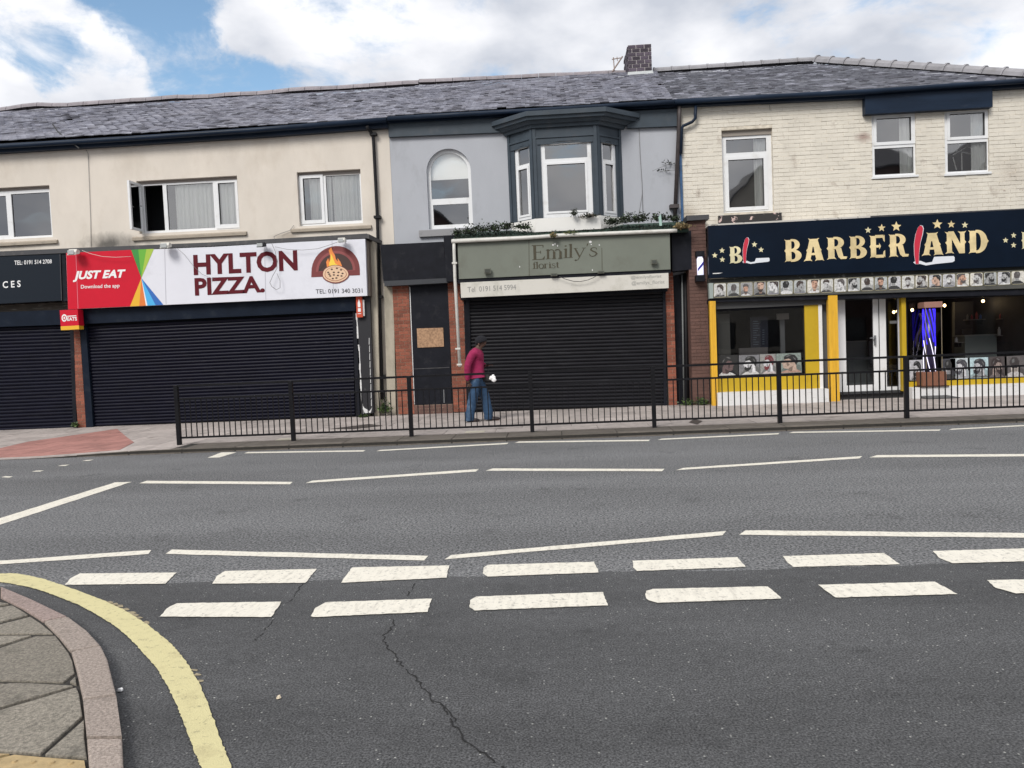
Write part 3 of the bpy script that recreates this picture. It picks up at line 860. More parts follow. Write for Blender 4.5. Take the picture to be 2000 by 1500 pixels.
for (y0, y1) in ((12.66, 13.25),):
    x = -15.5
    while x < -6.9:
        a, b = x, x + 0.592
        q = [(a, kline(a) + .01), (b, kline(b) + .01), (b, y1), (a, y1)]
        MB().hexa([(p[0], p[1], -.02) for p in q], [(p[0], p[1], zpv(*p)) for p in q]).build('paving_slab', M_slab, pav)
        x += 0.6
yy = 12.6
while yy < 17.2:
    x = -15.5
    while x < -6.5:
        q = clip([(x + .004, yy + .004), (x + .396, yy + .004), (x + .396, yy + .396), (x + .004, yy + .396)], RP)
        if len(q) >= 3:
            MB().hexa([(p[0], p[1], -.01) for p in q], [(p[0], p[1], zpv(*p) + .005 + rg.uniform(0, .002)) for p in q]).build('tactile_slab', M_redslab, pav)
        x += .4
    yy += .4
for cx, cyy in ((928, 843.5), (560, 858)):
    c = G(cx, cyy, PZ)
    MB().hexa([c + Vector((-.17, -.11, -.01)), c + Vector((.17, -.11, -.01)), c + Vector((.17, .11, -.01)), c + Vector((-.17, .11, -.01))],
              [c + Vector((-.17, -.11, .006)), c + Vector((.17, -.11, .006)), c + Vector((.17, .11, .006)), c + Vector((-.17, .11, .006))]).build('cover_plate', mat('cover_pale', (0.5, 0.47, 0.38), 0.7, var=.1), pav)
# iron covers and dark repairs
for px in ([(640, 838), (720, 828), (748, 831), (690, 838)], [(1345, 825), (1355, 818), (1372, 822), (1362, 829)]):
    marking(px, mat('iron_cover', (0.06, 0.05, 0.045), 0.7, var=.2, vscale=20), pav, z=PZ + .006, amp=0, name='cover_plate')

# ================================================================== BUILDINGS: shells
WY = 17.75
ROOMS = []
def Tflat(Y):
    return lambda s, d, z: Vector((s, Y + d, z))
def window(parent, rect, panes, T, depth=0.07, sashes=(), name='window', curtains=(), room=0.9, sill=None, glass=None, roomm=None, label=None, frame_m=None, room_shift=0.0):
    """rect / panes in local (s0,s1,z0,z1); T maps (s, depth, z) to the world; parts: frame, panes, curtains, interior"""
    glass = glass or M_glass
    mb = MB()
    tmp = MB(); wall_grid(tmp, *rect, panes, 0.0, depth)
    i0 = 0
    mb.v = [T(v.x, v.y, v.z) for v in tmp.v]; mb.f = tmp.f[:]; mb.m = tmp.m[:]
    for (o_, i_) in sashes:
        tmp = MB(); wall_grid(tmp, *o_, [i_], 0.0, 0.05)
        k = len(mb.v)
        mb.v += [T(v.x, v.y - 0.018, v.z) for v in tmp.v]
        mb.f += [tuple(a + k for a in f) for f in tmp.f]; mb.m += tmp.m
    w = mb.build(name, frame_m or M_upvc, parent)
    if label: w['label'] = label
    for p in panes:
        s0, s1, z0, z1 = p
        g_ = 0.008
        for (a, b, c, d_) in ((s0, s1, z0, z0 + g_), (s0, s1, z1 - g_, z1), (s0, s0 + g_, z0 + g_, z1 - g_), (s1 - g_, s1, z0 + g_, z1 - g_)):
            pass
        gm = MB(); tmp = MB(); wall_grid(tmp, s0 - .002, s1 + .002, z0 - .002, z1 + .002, [(s0 + g_, s1 - g_, z0 + g_, z1 - g_)], 0, 0.012)
        gm.v = [T(v.x, v.y + .022, v.z) for v in tmp.v]; gm.f = tmp.f; gm.m = tmp.m
        gk = gm.build('gasket', M_gasket, w)
        gl = MB(); dd = 0.03
        gl.face([T(s0, dd, z0), T(s1, dd, z0), T(s1, dd, z1), T(s0, dd, z1)])
        gl.build('pane', glass, w)
    for (s0, s1, z0, z1, folds, m_) in curtains:
        cm = MB(); n = max(8, int(abs(s1 - s0) / 0.02))
        pr = None
        for k in range(n + 1):
            s = s0 + (s1 - s0) * k / n
            d_ = 0.1 + 0.028 * math.sin(folds * 2 * math.pi * k / n + math.sin(k * 0.7)) if folds else 0.1
            cur = (T(s, d_, z0), T(s, d_ * 0.85 + .02, z1))
            if pr: cm.face([pr[0], cur[0], cur[1], pr[1]])
            pr = cur
        cm.build('curtain' if folds else 'blind', m_, w, smooth=True)
    if room:
        s0, s1, z0, z1 = rect
        e_ = 0.25
        A = [T(s0 - e_, depth + .2, z0 - e_), T(s1 + e_, depth + .2, z0 - e_), T(s1 + e_, depth + .2, z1 + e_), T(s0 - e_, depth + .2, z1 + e_)]
        A0 = [T(s0, depth, z0), T(s1, depth, z0), T(s1, depth, z1), T(s0, depth, z1)]
        B = [T(s0 - e_, depth + room, z0 - e_), T(s1 + e_, depth + room, z0 - e_), T(s1 + e_, depth + room, z1 + e_), T(s0 - e_, depth + room, z1 + e_)]
        rm = MB()
        for L1, L2 in ((A0, A), (A, B)):
            for k in range(4):
                k2 = (k + 1) % 4
                rm.face([L1[k], L1[k2], L2[k2], L2[k]])
        rm.face(B)
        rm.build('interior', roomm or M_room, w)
    return w
def H(xl, xr, yt, yb, Y=WY): return BX(xl, xr, yt, yb, Y)
WD = 0.1   # recess of the frames

def gutter_run(parent, px_top, px_bot, Y, d, m=M_navy, name='fascia_board'):
    """px polylines, top left->right, bottom left->right"""
    for k in range(len(px_top) - 1):
        MB().slab([P(*px_bot[k], Y), P(*px_bot[k + 1], Y), P(*px_top[k + 1], Y), P(*px_top[k], Y)], d).build(name, m, parent)
def tube_px(parent, px, Y, r, m, name='downpipe', n=10):
    return MB().tube([P(x, y, Y) if not isinstance(Y, (list, tuple)) else P(x, y, Y[i]) for i, (x, y) in enumerate(px)], r, n).build(name, m, parent, smooth=True)

# ---- roofs
def roof(parent, xe0, xe1, xr0, xr1, ze, zr, ye=17.58, yr=21.8, m=M_slate, lift=0.0, seed=1, hip=False, sag=0.03, course=0.175, w=0.23):
    rr = random.Random(seed)
    yb = yr + (yr - ye)
    mb = MB()
    A, B, Rr, L_ = Vector((xe0, ye, ze)), Vector((xe1, ye, ze)), Vector((xr1, yr, zr)), Vector((xr0, yr, zr))
    A2, B2 = Vector((xe0, yb, ze)), Vector((xe1, yb, ze))
    dn = Vector((0, 0, -0.06))
    mb.face([A + dn, B + dn, Rr + dn, L_ + dn]); mb.face([B2 + dn, A2 + dn, L_ + dn, Rr + dn])
    mb.face([B + dn, B2 + dn, Rr + dn])
    if not hip: pass
    ro = mb.build('roof', M_under, parent)
    sl = math.hypot(yr - ye, zr - ze)
    up = Vector((0, (yr - ye) / sl, (zr - ze) / sl)); nr = Vector((0, -(zr - ze) / sl, (yr - ye) / sl))
    sm = MB()
    nC = int(sl / course)
    for c in range(nC + 1):
        s = c * course
        t = s / sl
        xa = xe0 + (xr0 - xe0) * t; xb = xe1 + (xr1 - xe1) * t
        x = xa + (0.5 * w if c % 2 else 0) - 0.001
        x -= w * 0.5 if c % 2 else 0
        first = True
        while x < xb:
            ww = w * (0.5 if (first and c % 2) else 1.0); first = False
            x2 = min(x + ww - 0.005, xb)
            if x2 - x > 0.03 and rr.random() > 0.003:
                sg = sag * math.sin((x + seed) * 0.9) * math.sin(math.pi * t) + 0.012 * mnoise.noise(Vector((x * .8, t * 3, seed)))
                o = Vector((0, ye, ze)) + up * (s - 0.02) + nr * (lift + sg + 0.004)
                j = [rr.uniform(-.004, .004) for _ in range(4)]
                slip = rr.choice((0, 0, 0, 0, 0, 0, -0.02, -0.035)) + rr.uniform(-.006, .006)
                Ls = min(course * 1.25, sl + 0.03 - s)
                if Ls < 0.05:
                    x += ww; continue
                o = o + up * slip
                a = o + Vector((x, 0, 0)) + nr * (0.03 + j[0] * 2); b = o + Vector((x2, 0, 0)) + nr * (0.03 + j[1] * 2)
                cc = o + Vector((x2, 0, 0)) + up * Ls + nr * 0.004; d = o + Vector((x, 0, 0)) + up * Ls + nr * 0.004
                th = nr * -0.02
                mi = rr.choice((0, 0, 0, 0, 0, 0, 0, 1, 2)); sm.face([a, b, cc, d], mi); sm.face([a + th, b + th, b, a], mi); sm.face([a + th, a, d, d + th], mi); sm.face([b, b + th, cc + th, cc], mi)
            x += ww
    so = sm.build('slates', [m, M_slateL, M_slateD], ro)
    tag(so, kind='stuff')
    return ro
def ridge(parent, a, b, m, r=0.13, L_=0.46, gap=0.012, collar=0.0, seed=0, sag=0.02):
    rr = random.Random(seed); a, b = Vector(a), Vector(b); n = int((b - a).length / L_)
    d = (b - a).normalized()
    side_ = Vector((d.y, -d.x, 0)).normalized(); upv = side_.cross(d).normalized()
    if upv.z < 0: upv = -upv
    for i in range(n):
        p = a + (b - a) * (i / n) + Vector((0, 0, sag * mnoise.noise(Vector((i * .35, seed, 0))) + rr.uniform(-.004, .004))); q = a + (b - a) * ((i + 1) / n) - d * gap + Vector((0, 0, sag * mnoise.noise(Vector(((i + 1) * .35, seed, 0)))))
        mb = MB()
        for (u0_, u1_, r0_) in ((0, 1, r), (0, 0.09, r + collar)) if collar else ((0, 1, r),):
            P0, P1 = p.lerp(q, u0_), p.lerp(q, u1_)
            if collar and u1_ < 1: P0 = P0 - d * .004
            ks = [R(x_) for x_ in (-8, 25, 60, 90, 120, 155, 188)]
            r1 = [P0 + side_ * math.cos(k) * r0_ + upv * math.sin(k) * r0_ for k in ks]; r2 = [P1 + side_ * math.cos(k) * r0_ + upv * math.sin(k) * r0_ for k in ks]
            for k in range(len(ks) - 1):
                mb.face([r1[k], r1[k + 1], r2[k + 1], r2[k]])
            mb.face(r1[::-1]); mb.face(r2)
        mb.build('ridge_tile', m, parent, smooth=False)

X12 = P(757, 250, 17.6).x         # party line between cream and grey house
X23 = P(1329, 300, 17.75).x       # between grey and painted-brick house
XE = 10.75
# ---------- cream rendered building
B1 = thing('rendered_building', 'long cream rendered two storey terrace with three white windows above the pizza and services shops', 'building', (-10, 18, 0))
ZT = P(500, 262, WY).z
wA = H(-75, 100, 366, 467.5); wB = H(269, 466, 348, 452); wC = H(582, 706.5, 333, 439)
wall = MB()
wall_grid(wall, -22, X12 - .003, PZ - .1, ZT, [wA, wB, wC], WY, 0.26)
MB().box(-22, X12 - .003, 26.0, 26.2, 0, 6.7).build('rear_wall', M_cream, B1)
MB().box(-22.2, -22.002, WY, 26.2, 0, 6.7).build('side_wall', M_cream, B1)
W1 = wall.build('wall', M_cream, B1)
def px_rects(Y, *rs): return [BX(*r, Y) for r in rs]
FY = WY + WD
pa = px_rects(FY, (-50, 14, 384, 461), (24, 98.5, 377, 461))
wa = window(B1, (wA[0], wA[1], wA[2], wA[3] - .07), [pa[0], pa[1]], Tflat(FY), roomm=M_roomg, curtains=[])
pb = px_rects(FY, (283, 320, 362, 451), (327, 418, 359, 447), (428, 461, 357, 438))
sB = px_rects(FY, (421, 466, 354, 446))
wb = window(B1, (wB[0], wB[1], wB[2], wB[3] - .07), [pb[1], pb[2], (pb[0][0], pb[0][1], wB[2] + .07, pb[0][3])], Tflat(FY), sashes=[(sB[0], pb[2])],
            curtains=[(pb[1][0] + .16, pb[1][1] + .02, wB[2] - .02, wB[3], 9, M_curt), (pb[2][0] - .03, pb[2][1] + .03, wB[2] - .02, wB[3], 4, M_curt)])
# the glass of the opened casement is not in the frame: remove that fixed pane, and hang the sash outwards
for ch in list(wb.children):
    if ch.name.startswith('pane') and abs(WORLD[ch].x - (pb[0][0] + pb[0][1]) / 2) < 0.1:
        bpy.data.objects.remove(ch)
hx = pb[0][0] - .03; sw = 0.5
ang = R(93)
def Ts(s, d, z): return Vector((hx + math.cos(ang) * s + math.sin(ang) * d * -1, FY - .02 - math.sin(ang) * s + math.cos(ang) * d, z))
z0s, z1s = wB[2] + .05, pb[0][3] + .03
sash = MB(); tmp = MB(); wall_grid(tmp, 0, sw, z0s, z1s, [(.055, sw - .055, z0s + .055, z1s - .055)], 0, .05)
sash.v = [Ts(v.x, v.y, v.z) for v in tmp.v]; sash.f = tmp.f; sash.m = tmp.m
so_ = sash.build('open_sash', M_upvc, wb)
MB().face([Ts(.05, .025, z0s + .05), Ts(sw - .05, .025, z0s + .05), Ts(sw - .05, .025, z1s - .05), Ts(.05, .025, z1s - .05)]).build('pane', M_glass, wb)
MB().box(hx + .05, hx + .08, FY - .28, FY - .22, (z0s + z1s) / 2, (z0s + z1s) / 2 + .02).build('handle', M_steel, wb)
pc = px_rects(FY, (593.5, 627.5, 348, 430), (638, 704, 342, 432))
sC = px_rects(FY, (587, 633, 342, 437))
wc = window(B1, (wC[0], wC[1], wC[2], wC[3] - .09), pc, Tflat(FY), sashes=[(sC[0], pc[0])],
            curtains=[(pc[0][0] + .12, pc[1][0] + .1, wC[2] - .02, wC[3], 5, M_curt), (pc[1][0] + .13, pc[1][1] + .03, wC[2] - .02, wC[3], 7, M_curt)])
for w_, w__ in ((wA, wa), (wB, wb), (wC, wc)):
    MB().box(w_[0], w_[1], FY + .002, FY + .06, w_[3] - (.07 if w_ is not wC else .09) + .001, w_[3]).build('head_board', mat('head_board_grey', (0.3, 0.27, 0.25), .8), w__)
for w_, w__, px in ((wA, wa, (-90, 111, 475, 480)), (wB, wb, (257, 481, 459, 464.5)), (wC, wc, (567, 725, 444.5, 450))):
    x0, x1, z0, z1 = BX(*px, WY - .06)
    MB().hexa([(x0, WY - .06, z0), (x1, WY - .06, z0), (x1, FY + .02, z0), (x0, FY + .02, z0)], [(x0, WY - .06, z1), (x1, WY - .06, z1), (x1, FY + .02, w_[2] + .002), (x0, FY + .02, w_[2] + .002)]).build('sill', M_stone, w__, bevel=.004)
gutter_run(B1, [(-260, 296), (0, 281), (500, 250), (757, 229)], [(-260, 315), (0, 298), (500, 267.5), (757, 249)], 17.6, .149)
MB().tube([P(-260, 301, 17.5)] + [P(x, y, 17.5) for x, y in ((0, 286), (250, 271), (500, 254), (755, 234))], .06, 10).build('gutter', M_navy, B1, smooth=True)
r1 = roof(B1, -22, X12, -22, X12, 6.86, 8.97, seed=3, sag=0.05)
ridge(r1, (-22, 21.8, 9.0), (X12 + .1, 21.8, 9.01), M_ridge, r=.12, seed=4, sag=0.09)
tube_px(B1, [(717, 246), (719, 252), (728, 262), (729.5, 275), (737, 423), (747, 780)], [17.5, 17.55, 17.66, 17.68, 17.68, 17.6], .038, M_pipe)
for (x, y) in ((729, 262), (737, 424), (741, 580), (746, 735)):
    c = P(x, y, 17.66)
    MB().box(c.x - .075, c.x + .075, c.y - .05, WY, c.z - .03, c.z + .03).build('pipe_bracket', M_pipe, B1)
# damp stains on the render, as their own thin coats of grime
M_stain = mat('grime', (0.17, 0.145, 0.115), 0.9, var=.3, vscale=8)

# ---------- grey house
B2 = thing('bay_window_house', 'grey rendered house with dark blue bay window and arched window above the closed florist shop', 'building', (0, 18, 0))
wall = MB()
ar = H(834.5, 921, 290, 446)
cxa = (ar[0] + ar[1]) / 2; rad = (ar[1] - ar[0]) / 2
zsp = ar[3] - rad
bayhole = (P(1006, 350, WY).x, P(1204, 350, WY).x, P(1100, 424, WY).z, P(1100, 275, WY).z)
wall_grid(wall, X12 + .001, X23, PZ - .1, P(1000, 232, WY).z, [ar, bayhole], WY, 0.26)
N_ = 20
arcp = [Vector((cxa + rad * math.cos(math.pi * k / N_), WY, zsp + rad * math.sin(math.pi * k / N_))) for k in range(N_ + 1)]
half = N_ // 2
for k in range(half):
    c_ = Vector((ar[1], WY, ar[3]))
    wall.face([arcp[k + 1], arcp[k], c_])
for k in range(half, N_):
    c_ = Vector((ar[0], WY, ar[3]))
    wall.face([arcp[k + 1], arcp[k], c_])
for k in range(N_):
    a, b = arcp[k], arcp[k + 1]
    wall.face([a, b, b + Vector((0, .2, 0)), a + Vector((0, .2, 0))])
MB().box(X12, X23, 26.0, 26.2, 0, 6.7).build('rear_wall', M_grey, B2)
W2 = wall.build('wall', M_grey, B2)
# arched window
aY = WY + .1
fr = MB(); rin = rad - .03
def arch_pts(r_, y_, n=N_): return [Vector((cxa + r_ * math.cos(math.pi * k / n), y_, zsp + r_ * math.sin(math.pi * k / n))) for k in range(n + 1)]
zb0 = ar[2]
zt0, zt1 = P(878, 399, aY).z, P(878, 387.5, aY).z
o_, i_ = arch_pts(rad + .01, aY), arch_pts(rad - .075, aY)
for k in range(N_):
    fr.face([i_[k], o_[k], o_[k + 1], i_[k + 1]]); fr.face([i_[k + 1], i_[k + 1] + Vector((0, .06, 0)), i_[k] + Vector((0, .06, 0)), i_[k]])
tmp = MB(); wall_grid(tmp, ar[0], ar[1], zb0, zsp, [(ar[0] + .075, ar[1] - .075, zt1, zsp + .001), (ar[0] + .1, ar[1] - .1, zb0 + .1, zt0)], aY, .06)
k0 = len(fr.v); fr.v += tmp.v; fr.f += [tuple(a + k0 for a in f) for f in tmp.f]; fr.m += tmp.m
aw = fr.build('window', M_upvc, B2); aw['label'] = 'tall arched white window'
gp = arch_pts(rad - .07, aY + .03)
MB().face([Vector((ar[1] - .07, aY + .03, zt1)), *gp, Vector((ar[0] + .07, aY + .03, zt1))][::-1]).build('pane', M_glass, aw)
MB().face([Vector((ar[0] + .09, aY + .03, zb0 + .09)), Vector((ar[1] - .09, aY + .03, zb0 + .09)), Vector((ar[1] - .09, aY + .03, zt0)), Vector((ar[0] + .09, aY + .03, zt0))]).build('pane', M_glass, aw)
zbl = P(878, 349, aY).z
bl = arch_pts(rad - .05, aY + .09)
MB().face([Vector((ar[1] - .05, aY + .09, zbl)), *bl, Vector((ar[0] + .05, aY + .09, zbl))][::-1]).build('blind', M_curt, aw)
rm = MB(); rm.box(ar[0] - .2, ar[1] + .2, aY + .25, aY + 1.2, zb0 - .2, ar[3] + .2); rm.f = rm.f[:]; 
rm2 = MB()
x0_, x1_, y0_, y1_, z0_, z1_ = ar[0] - .2, ar[1] + .2, aY + .16, aY + 1.2, zb0 - .2, ar[3] + .2
rm2.face([(x0_, y1_, z0_), (x1_, y1_, z0_), (x1_, y1_, z1_), (x0_, y1_, z1_)]); rm2.face([(x0_, y0_, z0_), (x0_, y1_, z0_), (x0_, y1_, z1_), (x0_, y0_, z1_)]); rm2.face([(x1_, y1_, z0_), (x1_, y0_, z0_), (x1_, y0_, z1_), (x1_, y1_, z1_)])
rm2.face([(x0_, y0_, z0_), (x1_, y0_, z0_), (x1_, y1_, z0_), (x0_, y1_, z0_)]); rm2.face([(x0_, y1_, z1_), (x1_, y1_, z1_), (x1_, y0_, z1_), (x0_, y0_, z1_)])
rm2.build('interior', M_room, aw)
x0, x1, z0, z1 = BX(818, 893, 448, 461, WY - .08)
MB().box(x0, x1 + .3, WY - .08, WY, z0, z1).build('sill', mat('grey_sill', (0.27, 0.27, 0.28), .8, dirt=(.12, .12, .12), dirt_amt=.5, dscale=5), aw, bevel=.005)
# boards under the eaves
gutter_run(B2, [(758, 229.5), (1040, 214), (1333, 196)], [(758, 240), (1040, 225), (1333, 207)], 17.6, .148)
gutter_run(B2, [(758, 240.5), (985, 229)], [(759, 267.5), (985, 258)], 17.66, .088, M_slateblue, 'eaves_board')
gutter_run(B2, [(1225, 217.5), (1322, 212)], [(1225, 250), (1322, 246)], 17.66, .088, M_slateblue, 'eaves_board')
MB().tube([P(x, y, 17.5) for x, y in ((757, 232), (900, 223.5), (1040, 216), (1180, 207.5), (1330, 198))], .055, 10).build('gutter', M_navy, B2, smooth=True)
r2 = roof(B2, X12, P(1313, 197, 17.6).x, X12, P(1282, 146, 21.8).x, 6.86, 8.93, seed=9, lift=.05, sag=0.02, w=.21, course=.165)
ridge(r2, (X12 + .1, 21.8, 9.05), (P(1222, 146, 21.8).x, 21.8, 8.95), M_ridge, r=.11, seed=6, sag=0.03)
# bay window
A_ = Vector((P(994.5, 350, WY).x, WY, 0)); B_ = Vector((P(1043, 350, 17.25).x, 17.25, 0)); C_ = Vector((P(1168.5, 350, 17.25).x, 17.25, 0)); D_ = Vector((P(1214.5, 350, WY).x, WY, 0))
zb, zt = P(1105, 424, 17.25).z, P(1105, 244, 17.25).z
def hit_plane(px, py, a, b):
    d = fv + rv * ((px - 1000) / F) + uv * ((750 - py) / F)
    n = Vector((-(b - a).y, (b - a).x, 0)).normalized()
    t = (a - Vector((0, 0, CAM_H))).dot(n) / d.dot(n)
    p = Vector((0, 0, CAM_H)) + d * t
    return (p - a).dot((b - a).normalized()), p.z
faces = [(A_, B_, [(1006.5, 1035.8, 285, 430.5)], [(1010.5, 1031.5, 288.5, 321), (1013, 1030, 330, 420)]),
         (B_, C_, [(1058, 1156.5, 275, 424)], [(1064, 1147, 281, 308.5), (1069.5, 1144, 319.5, 411.5)]),
         (C_, D_, [(1176.8, 1205, 276.5, 421.5)], [(1179, 1197.5, 279.5, 311.5), (1185, 1200.5, 321, 412)])]
bay = MB(); bw = []
for (a, b, outer, panes) in faces:
    L_ = (b - a).length; dr = (b - a).normalized(); inn = Vector((-dr.y, dr.x, 0))
    def Tb(s, d, z, a=a, dr=dr, inn=inn): return Vector((a.x + dr.x * s + inn.x * d, a.y + dr.y * s + inn.y * d, z))
    def loc(r):
        ym, xm = (r[2] + r[3]) / 2, (r[0] + r[1]) / 2
        return (hit_plane(r[0], ym, a, b)[0], hit_plane(r[1], ym, a, b)[0], hit_plane(xm, r[3], a, b)[1], hit_plane(xm, r[2], a, b)[1])
    ro = loc(outer[0]); rp = [loc(p) for p in panes]
    tmp = MB(); wall_grid(tmp, 0, L_, zb, zt, [(ro[0], ro[1], ro[2], ro[3])] if ro[2] > zb else [(ro[0], ro[1], zb + .001, ro[3])], 0, .1)
    k0 = len(bay.v); bay.v += [Tb(v.x, v.y, v.z) for v in tmp.v]; bay.f += [tuple(q + k0 for q in f) for f in tmp.f]; bay.m += tmp.m
    # raised pilaster strips and panel moulding
    for (s0, s1, zz0, zz1) in ((0.0, .07, zb, zt), (L_ - .07, L_, zb, zt), (.07, L_ - .07, zt - .26, zt - .22), (.1, L_ - .1, zt - .4, zt - .37)):
        tmp = MB(); tmp.box(s0, s1, -.022, -.0005, zz0, zz1)
        k0 = len(bay.v); bay.v += [Tb(v.x, v.y, v.z) for v in tmp.v]; bay.f += [tuple(q + k0 for q in f) for f in tmp.f]; bay.m += tmp.m
    bw.append((ro, rp, Tb))
bayo = bay.build('bay_window', M_slateblue, B2)
for ro, rp, Tb in bw:
    T2 = (lambda T: (lambda s, d, z: T(s, d + .03, z)))(Tb)
    zz = max(ro[2], zb + .001)
    fw = MB(); tmp = MB(); wall_grid(tmp, ro[0], ro[1], zz, ro[3], rp, 0, .06)
    fw.v = [T2(v.x, v.y, v.z) for v in tmp.v]; fw.f = tmp.f[:]; fw.m = tmp.m[:]
    # lower sash, proud
    lo = rp[1]; e_ = .045
    tmp = MB(); wall_grid(tmp, lo[0] - e_, lo[1] + e_, lo[2] - e_, lo[3] + e_, [lo], 0, .04)
    k0 = len(fw.v); fw.v += [T2(v.x, v.y - .015, v.z) for v in tmp.v]; fw.f += [tuple(q + k0 for q in f) for f in tmp.f]; fw.m += tmp.m
    # arched head: small spandrel pieces in the board colour come from the bay, the head rail is curved white
    fo = fw.build('window_frame', M_upvc, bayo)
    W_ = ro[1] - ro[0]; cx0 = (ro[0] + ro[1]) / 2; rise = .05
    sp = MB()
    for sgn in (-1, 1):
        pr = []
        for k in range(7):
            u_ = k / 6
            pr.append(T2(cx0 + sgn * W_ / 2 * u_, -.032, ro[3] - rise * u_ * u_))
        sp.face(pr + [T2(cx0 + sgn * (W_ / 2 + .002), -.032, ro[3] + .012), T2(cx0, -.032, ro[3] + .012)] if sgn < 0 else (pr + [T2(cx0 + sgn * (W_ / 2 + .002), -.032, ro[3] + .012), T2(cx0, -.032, ro[3] + .012)])[::-1])
    sp.build('arched_head', M_slateblue, bayo)
    for p in rp:
        MB().face([T2(p[0], .03, p[2]), T2(p[1], .03, p[2]), T2(p[1], .03, p[3]), T2(p[0], .03, p[3])]).build('pane', M_glass, bayo)
rm = MB()
pl = [A_ + Vector((.1, .12, 0)), B_ + Vector((.05, .13, 0)), C_ + Vector((-.05, .13, 0)), D_ + Vector((-.1, .12, 0)), Vector((D_.x - .1, 19.2, 0)), Vector((A_.x + .1, 19.2, 0))]
zz0, zz1 = zb + .002, zt - .01
rm.face([Vector((p.x, p.y, zz0)) for p in pl]); rm.face([Vector((p.x, p.y, zz1)) for p in pl[::-1]])
for k in (3, 4, 5):
    a, b = pl[k], pl[(k + 1) % 6]
    rm.face([Vector((a.x, a.y, zz0)), Vector((b.x, b.y, zz0)), Vector((b.x, b.y, zz1)), Vector((a.x, a.y, zz1))])
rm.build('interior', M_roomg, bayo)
# cornice in stepped layers
cA = P(960, 240, 17.62); cB = P(1027, 219, 16.98); cC = P(1183, 209, 16.98); cD = P(1249, 229, 17.62)
ztop = cB.z + .02
inner = [A_, B_, C_, D_]; outer_ = [cA, cB, cC, cD]
for k, (t0, t1, z0, z1) in enumerate(((1.0, 1.0, ztop - .1, ztop), (.8, .86, ztop - .17, ztop - .101), (.45, .6, ztop - .24, ztop - .171), (.2, .3, ztop - .31, ztop - .241), (.08, .08, zt - .02, ztop - .311))):
    if z1 <= z0: continue
    lo = [i__.lerp(o__, t0) for i__, o__ in zip(inner, outer_)]; hi = [i__.lerp(o__, t1) for i__, o__ in zip(inner, outer_)]
    lo = [Vector((p.x, p.y, z0)) for p in lo] + [Vector((lo[3].x, 17.749, z0)), Vector((lo[0].x, 17.749, z0))]
    hi = [Vector((p.x, p.y, z1)) for p in hi] + [Vector((hi[3].x, 17.749, z1)), Vector((hi[0].x, 17.749, z1))]
    lo[0].y = min(lo[0].y, 17.7); 
    MB().hexa(lo, hi).build('cornice', M_slateblue, bayo)
tp = [Vector((p.x, p.y, ztop + .001)) for p in outer_]
MB().hexa(tp + [Vector((cD.x, 17.74, ztop + .001)), Vector((cA.x, 17.74, ztop + .001))], [Vector((B_.x, 17.6, ztop + .12)), Vector((B_.x + .1, 17.55, ztop + .14)), Vector((C_.x - .1, 17.55, ztop + .14)), Vector((C_.x, 17.6, ztop + .12)), Vector((C_.x, 17.74, ztop + .14)), Vector((B_.x, 17.74, ztop + .14))]).build('bay_roof', M_navy, bayo)
zap = P(1105, 451, 17.3).z
ap_hi = [p.lerp(q, .06) for p, q in zip(inner, outer_)]
ap_hi = [Vector((p.x, p.y, zb - .002)) for p in ap_hi]; ap_lo = [Vector((A_.x + .02, 17.74, zap + .1)), Vector((B_.x - .02, 17.26, zap)), Vector((C_.x + .02, 17.26, zap)), Vector((D_.x - .02, 17.74, zap + .1))]
ap_hi[0].y = ap_hi[3].y = 17.745
MB().hexa(ap_lo, ap_hi).build('bay_apron', mat('apron_white', (0.8, 0.79, 0.76), .7, dirt=(.35, .32, .28), dirt_amt=.6, dscale=5, dlo=.6, dhi=.72), bayo)
